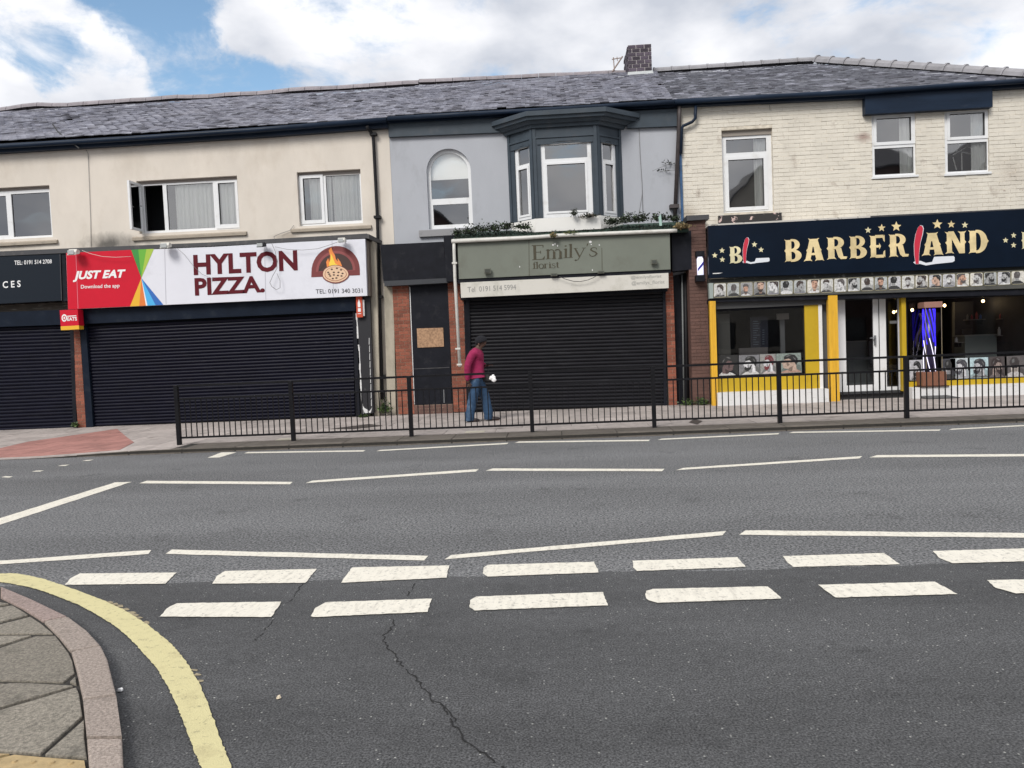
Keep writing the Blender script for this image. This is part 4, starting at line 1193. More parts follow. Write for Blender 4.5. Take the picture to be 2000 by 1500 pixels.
# brickwork helper: real bricks as parts, mesh shared
def brick_mesh(name, L_, h, d, m):
    mb = MB(); mb.box(-L_ / 2, L_ / 2, -d, 0, 0, h)
    o = mb.build(name, m, origin=(0, 0, 0)); me = o.data
    bpy.data.objects.remove(o)
    return me
def brickwork(parent, q, Y, m, mm, course=0.078, L_=.215, proud=.008, seed=0, backing='mortar_bed', limit=None, stuffname='bricks', jit=.0015, gap=.01, holes=(), sortkey=None, backd=.06, vgap=None):
    """q: px outline (tl,tr,br,bl) or (X0,X1,Z0,Z1) on plane Y; stretcher bond"""
    rr = random.Random(seed)
    if len(q) == 4 and not isinstance(q[0], tuple): X0, X1, Z0, Z1 = q
    else:
        tl, tr, br, bl = q
        X0 = (P(*tl, Y).x + P(*bl, Y).x) / 2; X1 = (P(*tr, Y).x + P(*br, Y).x) / 2
        Z0 = (P(*bl, Y).z + P(*br, Y).z) / 2; Z1 = (P(*tl, Y).z + P(*tr, Y).z) / 2
    if backd:
        bk = MB().box(X0, X1, Y, Y + backd, Z0, Z1).build(backing, mm, parent)
    n = max(1, round((Z1 - Z0) / course)); ch = (Z1 - Z0) / n
    h = ch - gap
    full = brick_mesh('brick', L_, h, proud, m); cache = {}
    todo = []
    for r_ in range(n):
        z = Z0 + r_ * ch + gap / 2
        x = X0 - (L_ / 2 + gap / 2 if r_ % 2 else 0)
        while x < X1 - .01:
            a, b = max(x, X0 + .001), min(x + L_, X1 - .001)
            if b - a > .03: 
                segs = [(a, b)]
                for hh in holes:
                    ns = []
                    for (p, q_) in segs:
                        if z + h > hh[2] and z < hh[3]:
                            if q_ <= hh[0] or p >= hh[1]: ns.append((p, q_))
                            else:
                                if p < hh[0]: ns.append((p, hh[0]))
                                if q_ > hh[1]: ns.append((hh[1], q_))
                        else: ns.append((p, q_))
                    segs = ns
                for (p, q_) in segs:
                    if q_ - p > .03: todo.append((p, q_, z))
            x += L_ + (gap if vgap is None else vgap)
    if sortkey: todo.sort(key=sortkey)
    rest = MB()
    for i, (a, b, z) in enumerate(todo):
        dy = rr.uniform(-jit, jit) * 2
        if limit is not None and i >= limit:
            rest.box(a, b, Y - proud + dy, Y - .0003, z, z + h)
            continue
        key = round(b - a, 2)
        if key >= round(L_, 2): me = full
        else:
            if key not in cache: cache[key] = brick_mesh('brick', key, h, proud, m)
            me = cache[key]
        o = bpy.data.objects.new('brick', me); C.objects.link(o)
        place(o, ((a + b) / 2, Y + dy * .4, z), parent)
        o.rotation_euler = (0, rr.uniform(-.004, .004), 0)
    if rest.v: tag(rest.build(stuffname, m, parent), kind='stuff')

# chimney on the grey house's roof
cY = 21.35
cx0, cx1, cz0, cz1 = BX(1227, 1272.5, 87, 138, cY)
chm = MB().box(cx0 + .005, cx1 - .005, cY, cY + 1.05, 8.3, cz1).build('chimney', M_cmortar, B2)
brickwork(chm, (cx0, cx1, cz0 - .02, cz1), cY - .001, M_cbrick, M_cmortar, course=.095, L_=.2, proud=.014, gap=.022, seed=3, backd=0, jit=.003)
rr = random.Random(5)
for r_ in range(9):
    zc = cz0 + r_ * .0955
    if zc + .08 > cz1: break
    for k in range(5):
        y0 = cY + .0 + k * .215 + (.1 if r_ % 2 else 0)
        if y0 + .2 > cY + 1.06: continue
        MB().box(cx0 - .012 - rr.uniform(0, .012), cx0 + .004, y0, y0 + .2, zc, zc + .082).build('brick', M_cbrick, chm)
MB().hexa([(cx0 - .06, cY - .1, cz0 - .2), (cx1 + .05, cY - .1, cz0 - .2), (cx1 + .05, cY + 1.1, cz0 - .3), (cx0 - .06, cY + 1.1, cz0 - .3)], [(cx0 - .02, cY - .015, cz0 - .02), (cx1 + .02, cY - .015, cz0 - .02), (cx1 + .02, cY + 1.06, cz0 - .02), (cx0 - .02, cY + 1.06, cz0 - .02)]).build('flashing', M_cement, chm)
# leaning stack edge: broken render down the left
ca = [P(1208, 136, 21.7), P(1214, 118, 21.7), P(1222, 96, 21.7)]
# downpipes on the right of the grey house
tube_px(B2, [(1327, 207), (1326.5, 235), (1318, 428)], [17.58, 17.66, 17.66], .045, M_pipeb)
c = P(1317, 403, 17.64)
MB().box(c.x - .1, c.x + .1, c.y - .06, WY, c.z - .04, c.z + .04).build('pipe_bracket', M_pipeb, B2)
x0, x1, z0, z1 = BX(1328, 1332.5, 246, 432, 17.7)
MB().box(x0, x1, 17.7, WY - .002, z0, z1).build('joint_strip', M_blue, B2)

# ---------- painted brick building on the right
B3 = thing('painted_brick_building', 'cream painted brick corner building with hipped slate roof above the barber shop', 'building', (7, 18, 0))
wD = H(1411, 1510, 252, 414); wE = H(1703, 1789, 223, 347); wF = H(1845, 1931.5, 216, 341)
ZT3 = P(1600, 190, WY).z
shop = (P(1399, 700, WY).x, 10.55, PZ, P(1700, 576, WY).z)
wall = MB()
wall_grid(wall, X23 + .002, XE - .1, PZ - .1, ZT3, [wD, wE, wF, shop], WY, .24)
MB().box(XE - .35, XE - .1, 17.99, 26.2, 0, 6.7).build('side_wall', M_pwhite, B3)
MB().box(X23, XE - .36, 26.0, 26.2, 0, 6.7).build('rear_wall', M_pwhite, B3)
W3 = wall.build('wall', M_pmortar, B3)
zs3 = P(1600, 428, WY).z
brickwork(W3, (X23 + .01, XE - .1, zs3, ZT3), WY, M_pwhite, M_pmortar, course=.09, L_=.235, proud=.007, gap=.009, vgap=.004, seed=11, backd=0, limit=200, holes=[wD, wE, wF], sortkey=lambda t: (t[2] + abs(t[0] - 4) * .05), stuffname='upper_bricks', jit=.003)
pd = px_rects(FY, (1418, 1496.5, 271, 297.5), (1423, 1492, 311, 404))
sD = px_rects(FY, (1415.5, 1499, 305, 411))
wd = window(B3, (wD[0], wD[1], wD[2], wD[3] - .12), pd, Tflat(FY), sashes=[(sD[0], pd[1])], roomm=M_roomg,
            curtains=[(P(1475, 340, FY).x, P(1500, 340, FY).x, wD[2], wD[3], 3, M_curt)])
MB().box(wD[0], wD[1], FY - .03, FY + .05, wD[3] - .119, wD[3]).build('head_board', mat('head_board_taupe', (.27, .24, .21), .8), wd)
zb_ = BX(1404, 1527, 418, 437, WY - .1)
MB().box(zb_[0], zb_[1], WY - .1, WY, zb_[2], zb_[3]).build('sill', mat('black_peeling_sill', (.02, .018, .018), .6, dirt=(.6, .45, .42), dirt_amt=1.0, dscale=4.5, dlo=.62, dhi=.64), wd)
pe = px_rects(FY, (1709, 1776.5, 232, 278), (1706, 1782, 290, 341))
se = px_rects(FY, (1703.5, 1785, 224, 284))
we = window(B3, wE, pe, Tflat(FY - .06), sashes=[(se[0], pe[0])], curtains=[(P(1758, 270, FY).x, P(1785, 270, FY).x, wE[2] + .02, wE[3] - .03, 2, M_curt)])
pf = px_rects(FY, (1852, 1920, 223, 268), (1848, 1925, 280, 335))
sf = px_rects(FY, (1846.5, 1927, 216, 273.5))
wf = window(B3, wF, pf, Tflat(FY - .06), sashes=[(sf[0], pf[0])], curtains=[(P(1898, 270, FY).x, P(1929, 270, FY).x, wF[2] + .02, wF[3] - .03, 2, M_curt)])
for w_, w__ in ((wE, we), (wF, wf)):
    MB().box(w_[0] - .03, w_[1] + .03, FY - .14, FY - .062, w_[2] - .01, w_[2] + .035).build('sill', M_upvc, w__)
# white bits draped inside the right window
fl = MB()
for (a, b) in (((1861, 303), (1890, 286)), ((1861, 307), (1868, 332)), ((1878, 298), (1879, 333)), ((1878, 297), (1899, 301)), ((1890, 287), (1915, 292)), ((1868, 296), (1876, 280))):
    fl.tube([P(*a, FY + .2), P(*b, FY + .2)], .012, 5)
fl.build('drying_rack', M_curt, wf)
gutter_run(B3, [(1333, 196.5), (1689, 175.5), (1938, 158.5), (2020, 153.5)], [(1333, 207), (1689, 191.5), (1938, 174), (2020, 169)], 17.6, .148)
MB().slab([P(1690, 223, 17.58), P(1939, 208.8, 17.58), P(1938, 158.8, 17.58), P(1689.5, 176, 17.58)], .165).build('window_head_board', M_navy, B3)
MB().tube([P(x, y, 17.5) for x, y in ((1318, 199), (1500, 189), (1689, 179.5), (1850, 168), (2020, 157))], .058, 10).build('gutter', M_navy, B3, smooth=True)
xs3 = P(1313, 197, 17.6).x + .01
r3 = roof(B3, xs3, XE, P(1282, 146, 21.8).x, 7.36, 6.86, 8.9, seed=21, m=M_slate2, sag=0.015)
ridge(r3, (P(1276, 146, 21.8).x, 21.8, 8.95), (7.38, 21.8, 8.97), M_ridgeg, r=.12, seed=8, collar=.012)
ridge(r3, (7.4, 21.72, 8.93), (XE + .05, 17.5, 6.86), M_ridgeg, r=.15, L_=.44, seed=9, collar=.03, sag=.005)
tube_px(B3, [(1358.5, 206), (1358, 231), (1352, 238), (1334, 246), (1331.5, 252), (1330, 300)], [17.56, 17.62, 17.64, 17.64, 17.66, 17.66], .035, M_navy, 'swan_neck_pipe')
# ================================================================== SHOPFRONTS
def shutter(parent, q, Y, n, m, name='roller_shutter', label=None):
    """q tl,tr,br,bl pixels; n slats, each a curved lath of its own"""
    tl, tr, br, bl = [P(*p, Y) for p in q]
    bk = MB().slab([bl + Vector((0, .02, 0)), br + Vector((0, .02, 0)), tr + Vector((0, .02, 0)), tl + Vector((0, .02, 0))], .02).build(name, m, parent)
    if label: bk['label'] = label
    rr = random.Random(n)
    for i in range(n):
        t0, t1 = i / n, (i + 1) / n
        a0, b0 = bl.lerp(tl, t0), br.lerp(tr, t0); a1, b1 = bl.lerp(tl, t1), br.lerp(tr, t1)
        mb = MB(); prof = [(0.0, .006), (.06, -.002), (.25, -.013), (.5, -.019), (.78, -.014), (.95, .002), (.955, .014)]
        dy = rr.uniform(-.003, .003)
        for (u, d), (u2, d2) in zip(prof[:-1], prof[1:]):
            mb.face([a0.lerp(a1, u) + Vector((0, d + dy, 0)), b0.lerp(b1, u) + Vector((0, d + dy, 0)), b0.lerp(b1, u2) + Vector((0, d2 + dy, 0)), a0.lerp(a1, u2) + Vector((0, d2 + dy, 0))])
        mb.build('slat', m, bk, smooth=True)
    return bk
def pslab(px, Y, d, name, m, parent, bevel=0.0):
    return MB().slab([P(*p, Y) for p in px], d).build(name, m, parent, bevel=bevel)

# --- left shop (services)
shutter(B1, [(-120, 643), (140, 634), (143, 836), (-100, 847)], 17.5, 30, M_shut)
pslab([(-140, 845), (145, 838), (142, 634), (-150, 645)], 17.53, .2, 'shutter_backing', M_black, B1)
for q in ([(136, 632), (143.5, 632), (150, 840), (143, 840)],):
    pslab(q, 17.44, .1, 'guide_rail', M_black, B1)
pslab([(-160, 615), (148, 604), (149, 633), (-155, 644)], 17.38, .36, 'shutter_box', M_boxnavy, B1)
pslab([(-160, 603), (134, 590), (134, 606), (-160, 617)], 17.5, .24, 'broken_fascia', mat('weathered_timber', (.09, .075, .06), .9, var=.5, vscale=7, dirt=(.28, .26, .22), dirt_amt=.8, dscale=8, dlo=.55, dhi=.65, stretch=(.4, 1, 2)), B1)
# thin brick pilaster between the shops
x0, x1 = P(141, 645, 17.5).x, P(166, 835, 17.5).x
brickwork(B1, [(142, 640), (158, 640), (166.5, 836), (149.5, 836)], 17.45, M_brick, M_mortar, seed=2, course=.08)
# --- pizza shop
shutter(B1, [(166, 636), (689, 611), (693, 812), (180, 833)], 17.5, 31, M_shut)
pslab([(160, 838), (720, 815), (716, 575), (150, 600)], 17.54, .2, 'shutter_backing', M_black, B1)
pslab([(156, 630), (167, 630), (182, 835), (168, 836)], 17.42, .12, 'guide_rail', M_boxnavy, B1)
pslab([(688.5, 607), (696, 607), (703, 812), (695, 812)], 17.42, .12, 'guide_rail', M_black, B1)
pslab([(153, 604), (694, 579), (694, 607), (155, 633)], 17.36, .2, 'shutter_box', M_boxnavy, B1)
M_bp = mat('shabby_black_pier', (.012, .012, .016), .5, dirt=(.3, .3, .3), dirt_amt=.8, dscale=7, dlo=.66, dhi=.68, stretch=(2, 1, 1))
pslab([(697, 578), (722, 577), (731, 806), (705, 810)], 17.4, .33, 'shopfront_pier', M_bp, B1)
fl = MB(); rr = random.Random(4)
pts = [(697 + (709 - 697) * k / 16 + rr.uniform(-.7, .7), 612 + 196 * k / 16) for k in range(17)]
for k in range(16):
    if rr.random() < .15: continue
    w = rr.uniform(.8, 2.2)
    fl.face([P(pts[k + 1][0] - w, pts[k + 1][1], 17.396), P(pts[k + 1][0] + w * .5, pts[k + 1][1], 17.396), P(pts[k][0] + w * .5, pts[k][1], 17.396), P(pts[k][0] - w, pts[k][1], 17.396)])
for k in range(9):
    y = 660 + k * 15; x = 721 + k * .55
    fl.face([P(x - .5, y + 13, 17.396), P(x + .6, y + 13, 17.396), P(x + .5, y, 17.396), P(x - .4, y, 17.396)])
fl.face([P(707, 790, 17.395), P(712, 797, 17.395), P(722, 803, 17.395), P(727, 795, 17.395), P(724, 806, 17.395), P(712, 807, 17.395)][::-1])
tag(fl.build('flaking_paint', M_plinth, B1), kind='stuff')
# cream pier beside the pizza shop, and the trim above the signs
M_pier = mat('stained_render_pier', (.4, .36, .29), .85, var=.1, vscale=3, dirt=(.16, .15, .12), dirt_amt=.6, dscale=2.5, dlo=.45, dhi=.7, stretch=(1.5, 1, .5))
pslab([(720.5, 472), (734.5, 474), (742.5, 812), (731.5, 814)], 17.52, .225, 'render_pier', M_pier, B1)
pslab([(750, 558), (768.5, 558), (773, 812), (757, 812)], 17.64, .105, 'render_pier', M_pier, B1)
for a, b in (((-160, 498), (132, 485)), ((132, 485), (420, 473)), ((420, 473), (716, 456))):
    pslab([a, b, (b[0], b[1] + 9), (a[0], a[1] + 9)], 17.2, .545, 'sign_head_trim', M_dgrey2, B1)
MB().hexa([P(716, 456.5, 17.2), P(716, 465.5, 17.2), P(741, 477, 17.74), P(741, 470, 17.74)], [P(721, 457.5, 17.2), P(721, 466, 17.2), P(746, 477, 17.74), P(746, 470, 17.74)]).build('sign_head_trim', M_dgrey2, B1)
# --- door between the shops
door = pslab([(799, 556), (876, 553), (882, 789), (809, 791)], 17.64, .1, 'boarded_door', M_black, B2)
door['label'] = 'black boarded up doorway with a chipboard patch'
pslab([(814, 641.5), (865.5, 640), (867, 677), (815.5, 679)], 17.62, .015, 'chipboard_patch', M_ply, door)
pslab([(806, 720), (878, 717), (878.3, 718.4), (806.2, 721.4)], 17.63, .008, 'door_edge', M_dgrey2, door)
pslab([(799.5, 560), (801, 560), (810, 790), (808.5, 790)], 17.625, .02, 'door_edge', M_plinth, door)
pslab([(866, 760), (867.4, 760), (868.2, 787), (866.6, 787)], 17.63, .008, 'door_edge', M_steel, door)
brickwork(B2, [(769, 558), (799.5, 558), (808, 808), (775.5, 810)], 17.62, M_brick, M_mortar, seed=5, backd=.12, course=.08)
brickwork(B2, [(877, 552), (914, 550), (917, 803), (883, 806)], 17.62, M_brick, M_mortar, seed=6, backd=.12, course=.08)
x0, x1, z0, z1 = BX(809, 884, 790.5, 806, 17.62)
brickwork(B2, (x0, x1, PZ - .02, z1), 17.62, M_bbrick, M_mortar, seed=7, backd=.12, course=.08)
# black fascia over the door
pslab([(742.5, 478), (866, 472), (872, 546), (749, 553)], 17.5, .24, 'door_fascia', M_black, B2)
pslab([(749, 549), (876, 543), (877, 552), (751, 559)], 17.4, .34, 'door_fascia_trim', mat('fascia_trim_black', (.03, .033, .04), .5), B2)
pslab([(866, 460), (886, 459), (889, 549), (872, 550)], 17.3, .44, 'fascia_end', M_black, B2)
# --- florist
shutter(B2, [(915, 582), (1296, 567), (1297, 793), (920, 802)], 17.5, 32, M_shut2, label='closed charcoal roller shutter of the florist shop')
pslab([(905, 570), (1300, 555), (1302, 796), (912, 806)], 17.54, .2, 'shutter_backing', M_black, B2)
pslab([(910, 574), (916.5, 574), (922, 803), (914.5, 803)], 17.44, .12, 'guide_rail', M_black, B2)
pslab([(1294.5, 562), (1300, 562), (1302, 794), (1296.5, 794)], 17.44, .12, 'guide_rail', M_black, B2)
brickwork(B2, [(1300.5, 526), (1314.5, 526), (1322, 791), (1304, 792)], 17.5, M_brick, M_mortar, seed=8, backd=.2, course=.08)
pslab([(893, 546), (1310, 525), (1310, 533), (893, 554)], 17.1, .62, 'fascia_underside', M_black, B2)
pslab([(897, 574), (1304, 555), (1304, 569), (900, 586)], 17.38, .3, 'shutter_box', M_black, B2)
# dark recess with pipes between florist and barber
pslab([(1312, 452), (1350, 450), (1351, 526), (1313, 530)], 17.3, .44, 'black_side_box', M_black, B2)
pslab([(1312, 540), (1350, 530), (1352, 792), (1323, 792)], 17.72, .025, 'alley_recess', M_black, B2)
tube_px(B2, [(1338, 536), (1342, 790)], 17.66, .035, M_pipe)
tube_px(B2, [(1332, 536), (1336, 790)], 17.62, .02, mat('grey_conduit', (.16, .17, .17), .6))
# gutter in front of the florist sign with its downpipe; flat roof behind
gl_ = MB().tube([P(882, 471.5, 17.0), P(1020, 465, 17.0), P(1090, 460, 17.0), P(1307, 451, 17.0), P(1322, 450, 17.0)], .042, 8).build('shop_gutter', M_pipew, B2, smooth=True)
pslab([(882, 467), (1308, 447.5), (1308, 450.5), (882, 470)], 17.03, .08, 'gutter_lip', M_pipew, B2)
tube_px(B2, [(886.5, 474), (887, 490), (888.5, 540), (898, 716)], [17.02, 17.05, 17.05, 17.05], .036, M_pipew, 'shop_downpipe')
for (x, y) in ((888, 514), (894.5, 681), (897.5, 712)):
    c = P(x, y, 17.05); MB().box(c.x - .055, c.x + .055, c.y - .045, c.y + .05, c.z - .018, c.z + .018).build('pipe_clip', M_pipew, B2)
a_, b_ = P(884, 468, 17.05), P(1345, 447, 17.05)
MB().hexa([(a_.x, 17.05, a_.z - .06), (b_.x, 17.05, b_.z - .06), (b_.x, 17.745, b_.z - .02), (a_.x, 17.745, a_.z - .02)], [(a_.x, 17.05, a_.z), (b_.x, 17.05, b_.z), (b_.x, 17.745, b_.z + .27), (a_.x, 17.745, a_.z + .24)]).build('felt_roof', M_flatgreen, B2)
# --- barber: brick pier, piers, posts
x0, x1, z0, z1 = BX(1348, 1383, 429, 793, 17.3)
pier = MB().box(x0 + .004, x1 - .004, 17.31, 17.745, PZ, z1).build('brick_pier', M_bbrick, B3)
brickwork(pier, (x0, x1, PZ, z1), 17.31, M_bbrick, M_bbrick, seed=12, backd=0, course=.078, proud=.008)
pslab([(1341, 421), (1385, 419), (1385, 428), (1342, 431)], 17.2, .54, 'pier_cap', M_dgrey2, B3)
# flashing along the top of the barber sign
pslab([(1384, 438), (1700, 421.5), (1700, 425), (1384, 441)], 16.95, .8, 'lead_flashing', mat('flaking_flashing', (.55, .52, .48), .8, dirt=(.1, .09, .08), dirt_amt=.9, dscale=5, dlo=.55, dhi=.62), B3)
pslab([(1700, 421.5), (2060, 404), (2060, 407), (1700, 425)], 16.95, .8, 'lead_flashing', M_dgrey2, B3)
pslab([(1386, 545), (2060, 516), (2060, 526), (1386, 553)], 17.06, .6, 'canopy_edge', mat('canopy_edge', (.06, .062, .055), .6, dirt=(.3, .3, .28), dirt_amt=.8, dscale=5, dlo=.58, dhi=.66), B3)
pslab([(1386, 584), (2060, 562), (2060, 574), (1386, 590)], 16.98, .74, 'canopy_soffit', M_black, B3)
pslab([(1398, 587), (1618, 579), (1618, 594), (1398, 604)], 17.1, .1, 'shutter_box', mat('shutter_box_grey', (.055, .055, .057), .5), B3)
for q in ([(1386, 588), (1397.5, 588), (1403, 793), (1391.5, 793)], [(1617.5, 577), (1635.5, 576), (1640.5, 784), (1622, 785)]):
    p_ = pslab(q, 16.95, .12, 'yellow_post', M_ypost, B3)
    a, b = q[0], q[1]
    for f_ in (.33, .66):
        MB().slab([P(q[3][0] + (q[2][0] - q[3][0]) * f_, q[3][1], 16.949), P(q[3][0] + (q[2][0] - q[3][0]) * (f_ + .05), q[3][1], 16.949), P(a[0] + (b[0] - a[0]) * (f_ + .05), a[1] + 1, 16.949), P(a[0] + (b[0] - a[0]) * f_, a[1] + 1, 16.949)], -.006).build('bead', M_ypost, p_)
def lbx(px, Y0, Y1, name, m, parent, bevel=0.0, zbot=None):
    x0, x1, z0, z1 = BX(*px, Y0)
    return MB().box(x0, x1, Y0, Y1, z0 if zbot is None else zbot, z1).build(name, m, parent, bevel=bevel)
lbx((1402, 1619, 763.5, 789), 16.86, 17.3, 'plinth', M_plinth, B3, zbot=PZ)
lbx((1402, 1577, 735, 764), 17.12, 17.2, 'stall_riser', M_yriser, B3)
lbx((1573, 1600, 594, 763), 17.14, 17.24, 'yellow_panel', M_yriser, B3)
lbx((1600, 1607, 594, 763), 17.13, 17.24, 'white_jamb', M_upvc, B3)
lbx((1607, 1619, 594, 763), 17.3, 17.36, 'side_screen', M_roomg, B3)
# left window
wl = BX(1401, 1573, 604, 736, 17.18)
window(B3, (wl[0] - .03, wl[1] + .02, wl[2] - .02, wl[3] + .05), [(wl[0] + .01, wl[1] - .02, wl[2] + .03, wl[3])], Tflat(17.18), depth=.05, room=0, glass=M_shopglass, frame_m=M_black, name='shop_window')
# door set
dY = 17.42
do = BX(1636, 1765, 576, 764, dY)
dp = px_rects(dY, (1652, 1706, 583, 752), (1731, 1754.5, 583, 755))
dw = window(B3, (do[0], do[1], do[2], do[3]), dp, Tflat(dY), depth=.06, room=0, glass=M_shopglass, name='glazed_door', label='white framed glass shop door with silver handle')
lbx((1717, 1718.2, 580, 760), dY - .012, dY, 'door_joint', M_gasket, dw)
lbx((1708.5, 1711.5, 655, 674), dY - .05, dY - .001, 'handle', M_steel, dw)
lbx((1700, 1711, 659, 661), dY - .07, dY - .04, 'handle', M_steel, dw)
lbx((1738, 1752, 626.5, 632), dY + .025, dY + .028, 'letter_plate', M_steel, dw)
lbx((1640, 1768, 764, 778), 17.3, 17.9, 'door_step', mat('dark_step', (.035, .035, .037), .8), B3, zbot=PZ)
lbx((1762, 1770.5, 577, 764), 17.12, 17.24, 'yellow_panel', M_yriser, B3)
# right window and its riser and plinth
lbx((1770, 2045, 741, 753), 17.12, 17.2, 'stall_riser', M_yriser, B3)
lbx((1782, 2045, 752.5, 773), 16.86, 17.3, 'plinth', M_plinth, B3, zbot=PZ)
wr = BX(1771, 2042, 580, 742, 17.18)
window(B3, (wr[0], wr[1], wr[2] - .02, wr[3] + .05), [(wr[0] + .02, wr[1] - .05, wr[2] + .03, wr[3])], Tflat(17.18), depth=.05, room=0, glass=M_shopglass, frame_m=M_black, name='shop_window')
rp_ = MB(); a_ = P(1778, 763, 17.2); b_ = P(1778, 772, 16.7)
rp_.hexa([(a_.x, 17.3, .1), (a_.x + .35, 17.3, .1), (a_.x + .75, 16.6, .085), (a_.x + .1, 16.6, .085)], [(a_.x, 17.3, .2), (a_.x + .35, 17.3, .2), (a_.x + .75, 16.6, .1), (a_.x + .1, 16.6, .1)])
rp_.build('door_ramp', mat('ramp_grey', (.09, .09, .09), .8), B3)
# interior of the barber shop
ix0, ix1 = shop[0] - .1, XE - .4
im = MB(); zc_ = shop[3] + .15
im.face([(ix0, 18.0, .2), (ix1, 18.0, .2), (ix1, 23.5, .2), (ix0, 23.5, .2)])
im.face([(ix0, 23.5, .2), (ix1, 23.5, .2), (ix1, 23.5, zc_), (ix0, 23.5, zc_)])
im.face([(ix0, 17.2, zc_), (ix0, 23.5, zc_), (ix1, 23.5, zc_), (ix1, 17.2, zc_)])
im.face([(ix0, 17.2, .1), (ix0, 23.5, .1), (ix0, 23.5, zc_), (ix0, 17.2, zc_)]); im.face([(ix1, 23.5, .1), (ix1, 17.2, .1), (ix1, 17.2, zc_), (ix1, 23.5, zc_)])
im.face([(ix0, 17.2, .2), (ix1, 17.2, .2), (ix1, 18.0, .2), (ix0, 18.0, .2)])
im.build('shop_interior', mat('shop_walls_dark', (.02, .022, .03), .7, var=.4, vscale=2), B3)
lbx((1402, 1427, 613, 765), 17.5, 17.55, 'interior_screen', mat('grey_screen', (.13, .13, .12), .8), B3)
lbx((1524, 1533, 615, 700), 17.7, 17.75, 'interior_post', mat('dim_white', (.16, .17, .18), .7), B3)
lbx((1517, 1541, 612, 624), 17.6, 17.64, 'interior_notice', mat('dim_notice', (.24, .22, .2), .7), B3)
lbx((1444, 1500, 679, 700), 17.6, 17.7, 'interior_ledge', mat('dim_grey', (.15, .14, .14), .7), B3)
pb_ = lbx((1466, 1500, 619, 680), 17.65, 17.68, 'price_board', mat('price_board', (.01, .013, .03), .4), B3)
for k in range(11):
    w_ = rg.uniform(5, 13)
    flat([(1471, 627 + k * 4.5), (1471 + w_, 626.8 + k * 4.5), (1471 + w_, 628.2 + k * 4.5), (1471, 628.3 + k * 4.5)], 17.645, 'price_line', mat('price_line_blue', (.1, .13, .17), .7), pb_)
    if k > 3: flat([(1489, 626 + k * 4.5), (1493, 625.9 + k * 4.5), (1493, 627.4 + k * 4.5), (1489, 627.5 + k * 4.5)], 17.645, 'price_line', mat('price_line_blue', (.1, .13, .17), .7), pb_)

# counters, mirrors and chairs inside
def counter(px, Y, label):
    t = thing('shop_counter', label, 'counter', P((px[0] + px[1]) / 2, px[3], Y))
    WORLD[t] = Vector(t.location)
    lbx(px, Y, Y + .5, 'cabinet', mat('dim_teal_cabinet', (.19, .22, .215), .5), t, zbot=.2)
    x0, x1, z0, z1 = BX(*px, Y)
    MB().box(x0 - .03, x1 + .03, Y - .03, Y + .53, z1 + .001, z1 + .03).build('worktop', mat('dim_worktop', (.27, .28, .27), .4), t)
    return t
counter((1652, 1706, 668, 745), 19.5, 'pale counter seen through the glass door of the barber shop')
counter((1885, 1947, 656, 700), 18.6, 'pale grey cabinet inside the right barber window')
for i, (a, b, lab) in enumerate(((1789, 1802, 'first curved light strip mirror, just right of the yellow panel'), (1858, 1866, 'tall straight light strip mirror in the middle of the window'), (1932, 1941, 'third curved light strip mirror, above the grey cabinet'))):
    t = thing('mirror', lab, 'mirror', P(a, 690, 19.5), 'mirrors inside the barber shop')
    pts = [P((a + b) / 2 + (b - a) * .5 * math.sin(k / 10 * math.pi * 2) * (0 if i == 1 else 1), 590 + (72 if i != 1 else 100) * k / 10 + (22 if i != 1 else 0), 19.4) for k in range(11)]
    MB().tube(pts, .035, 6).build('frame', mat('mirror_frame', (.2, .19, .15), .4), t)
    pl_ = [p + Vector((.05, .05, 0)) for p in pts]; pr_ = [p + Vector((.5, .05, 0)) for p in pts]
    mb = MB()
    for k in range(10): mb.face([pl_[k + 1], pr_[k + 1], pr_[k], pl_[k]])
    mb.build('mirror_glass', mat('mirror_glass', (.02, .022, .03), .5), t)
def shelf(x0, x1, y, Y, label, seed):
    rr = random.Random(seed); a, b = P(x0, y, Y), P(x1, y, Y)
    t = thing('product_shelf', label, 'shelf', ((a.x + b.x) / 2, Y, a.z), 'shelves of bottles in the barber shop')
    MB().box(a.x, b.x, Y, Y + .2, a.z - .02, a.z).build('board', mat('shelf_board', (.16, .15, .14), .5), t)
    for s in (a.x + .05, b.x - .08): MB().box(s, s + .02, Y + .02, Y + .2, a.z - .12, a.z - .021).build('bracket', M_pipe, t)
    x = a.x + .05
    while x < b.x - .04:
        h = rr.uniform(.1, .2); r_ = rr.uniform(.022, .035); m_ = rr.choice((mat('bottle_white', (.4, .4, .4), .3), mat('bottle_blue', (.05, .1, .3), .3), mat('bottle_red', (.3, .04, .04), .3), mat('bottle_grey', (.15, .16, .17), .3)))
        MB().tube([(x, Y + .1, a.z + .0005), (x, Y + .1, a.z + h * .7), (x, Y + .1, a.z + h * .8), (x, Y + .1, a.z + h)], [r_, r_, r_ * .45, r_ * .45], 10).build('bottle', m_, t)
        x += r_ * 2 + rr.uniform(.02, .08)
shelf(1868, 1884, 668, 18.4, 'narrow shelf of bottles left of the grey cabinet', 1)
shelf(1952, 1998, 655, 18.4, 'shelf of bottles right of the grey cabinet', 2)
shelf(1955, 1996, 622, 18.4, 'upper shelf of bottles at the right edge of the window', 3)
shelf(1890, 1925, 624, 18.6, 'shelf of bottles on the wall above the grey cabinet', 4)
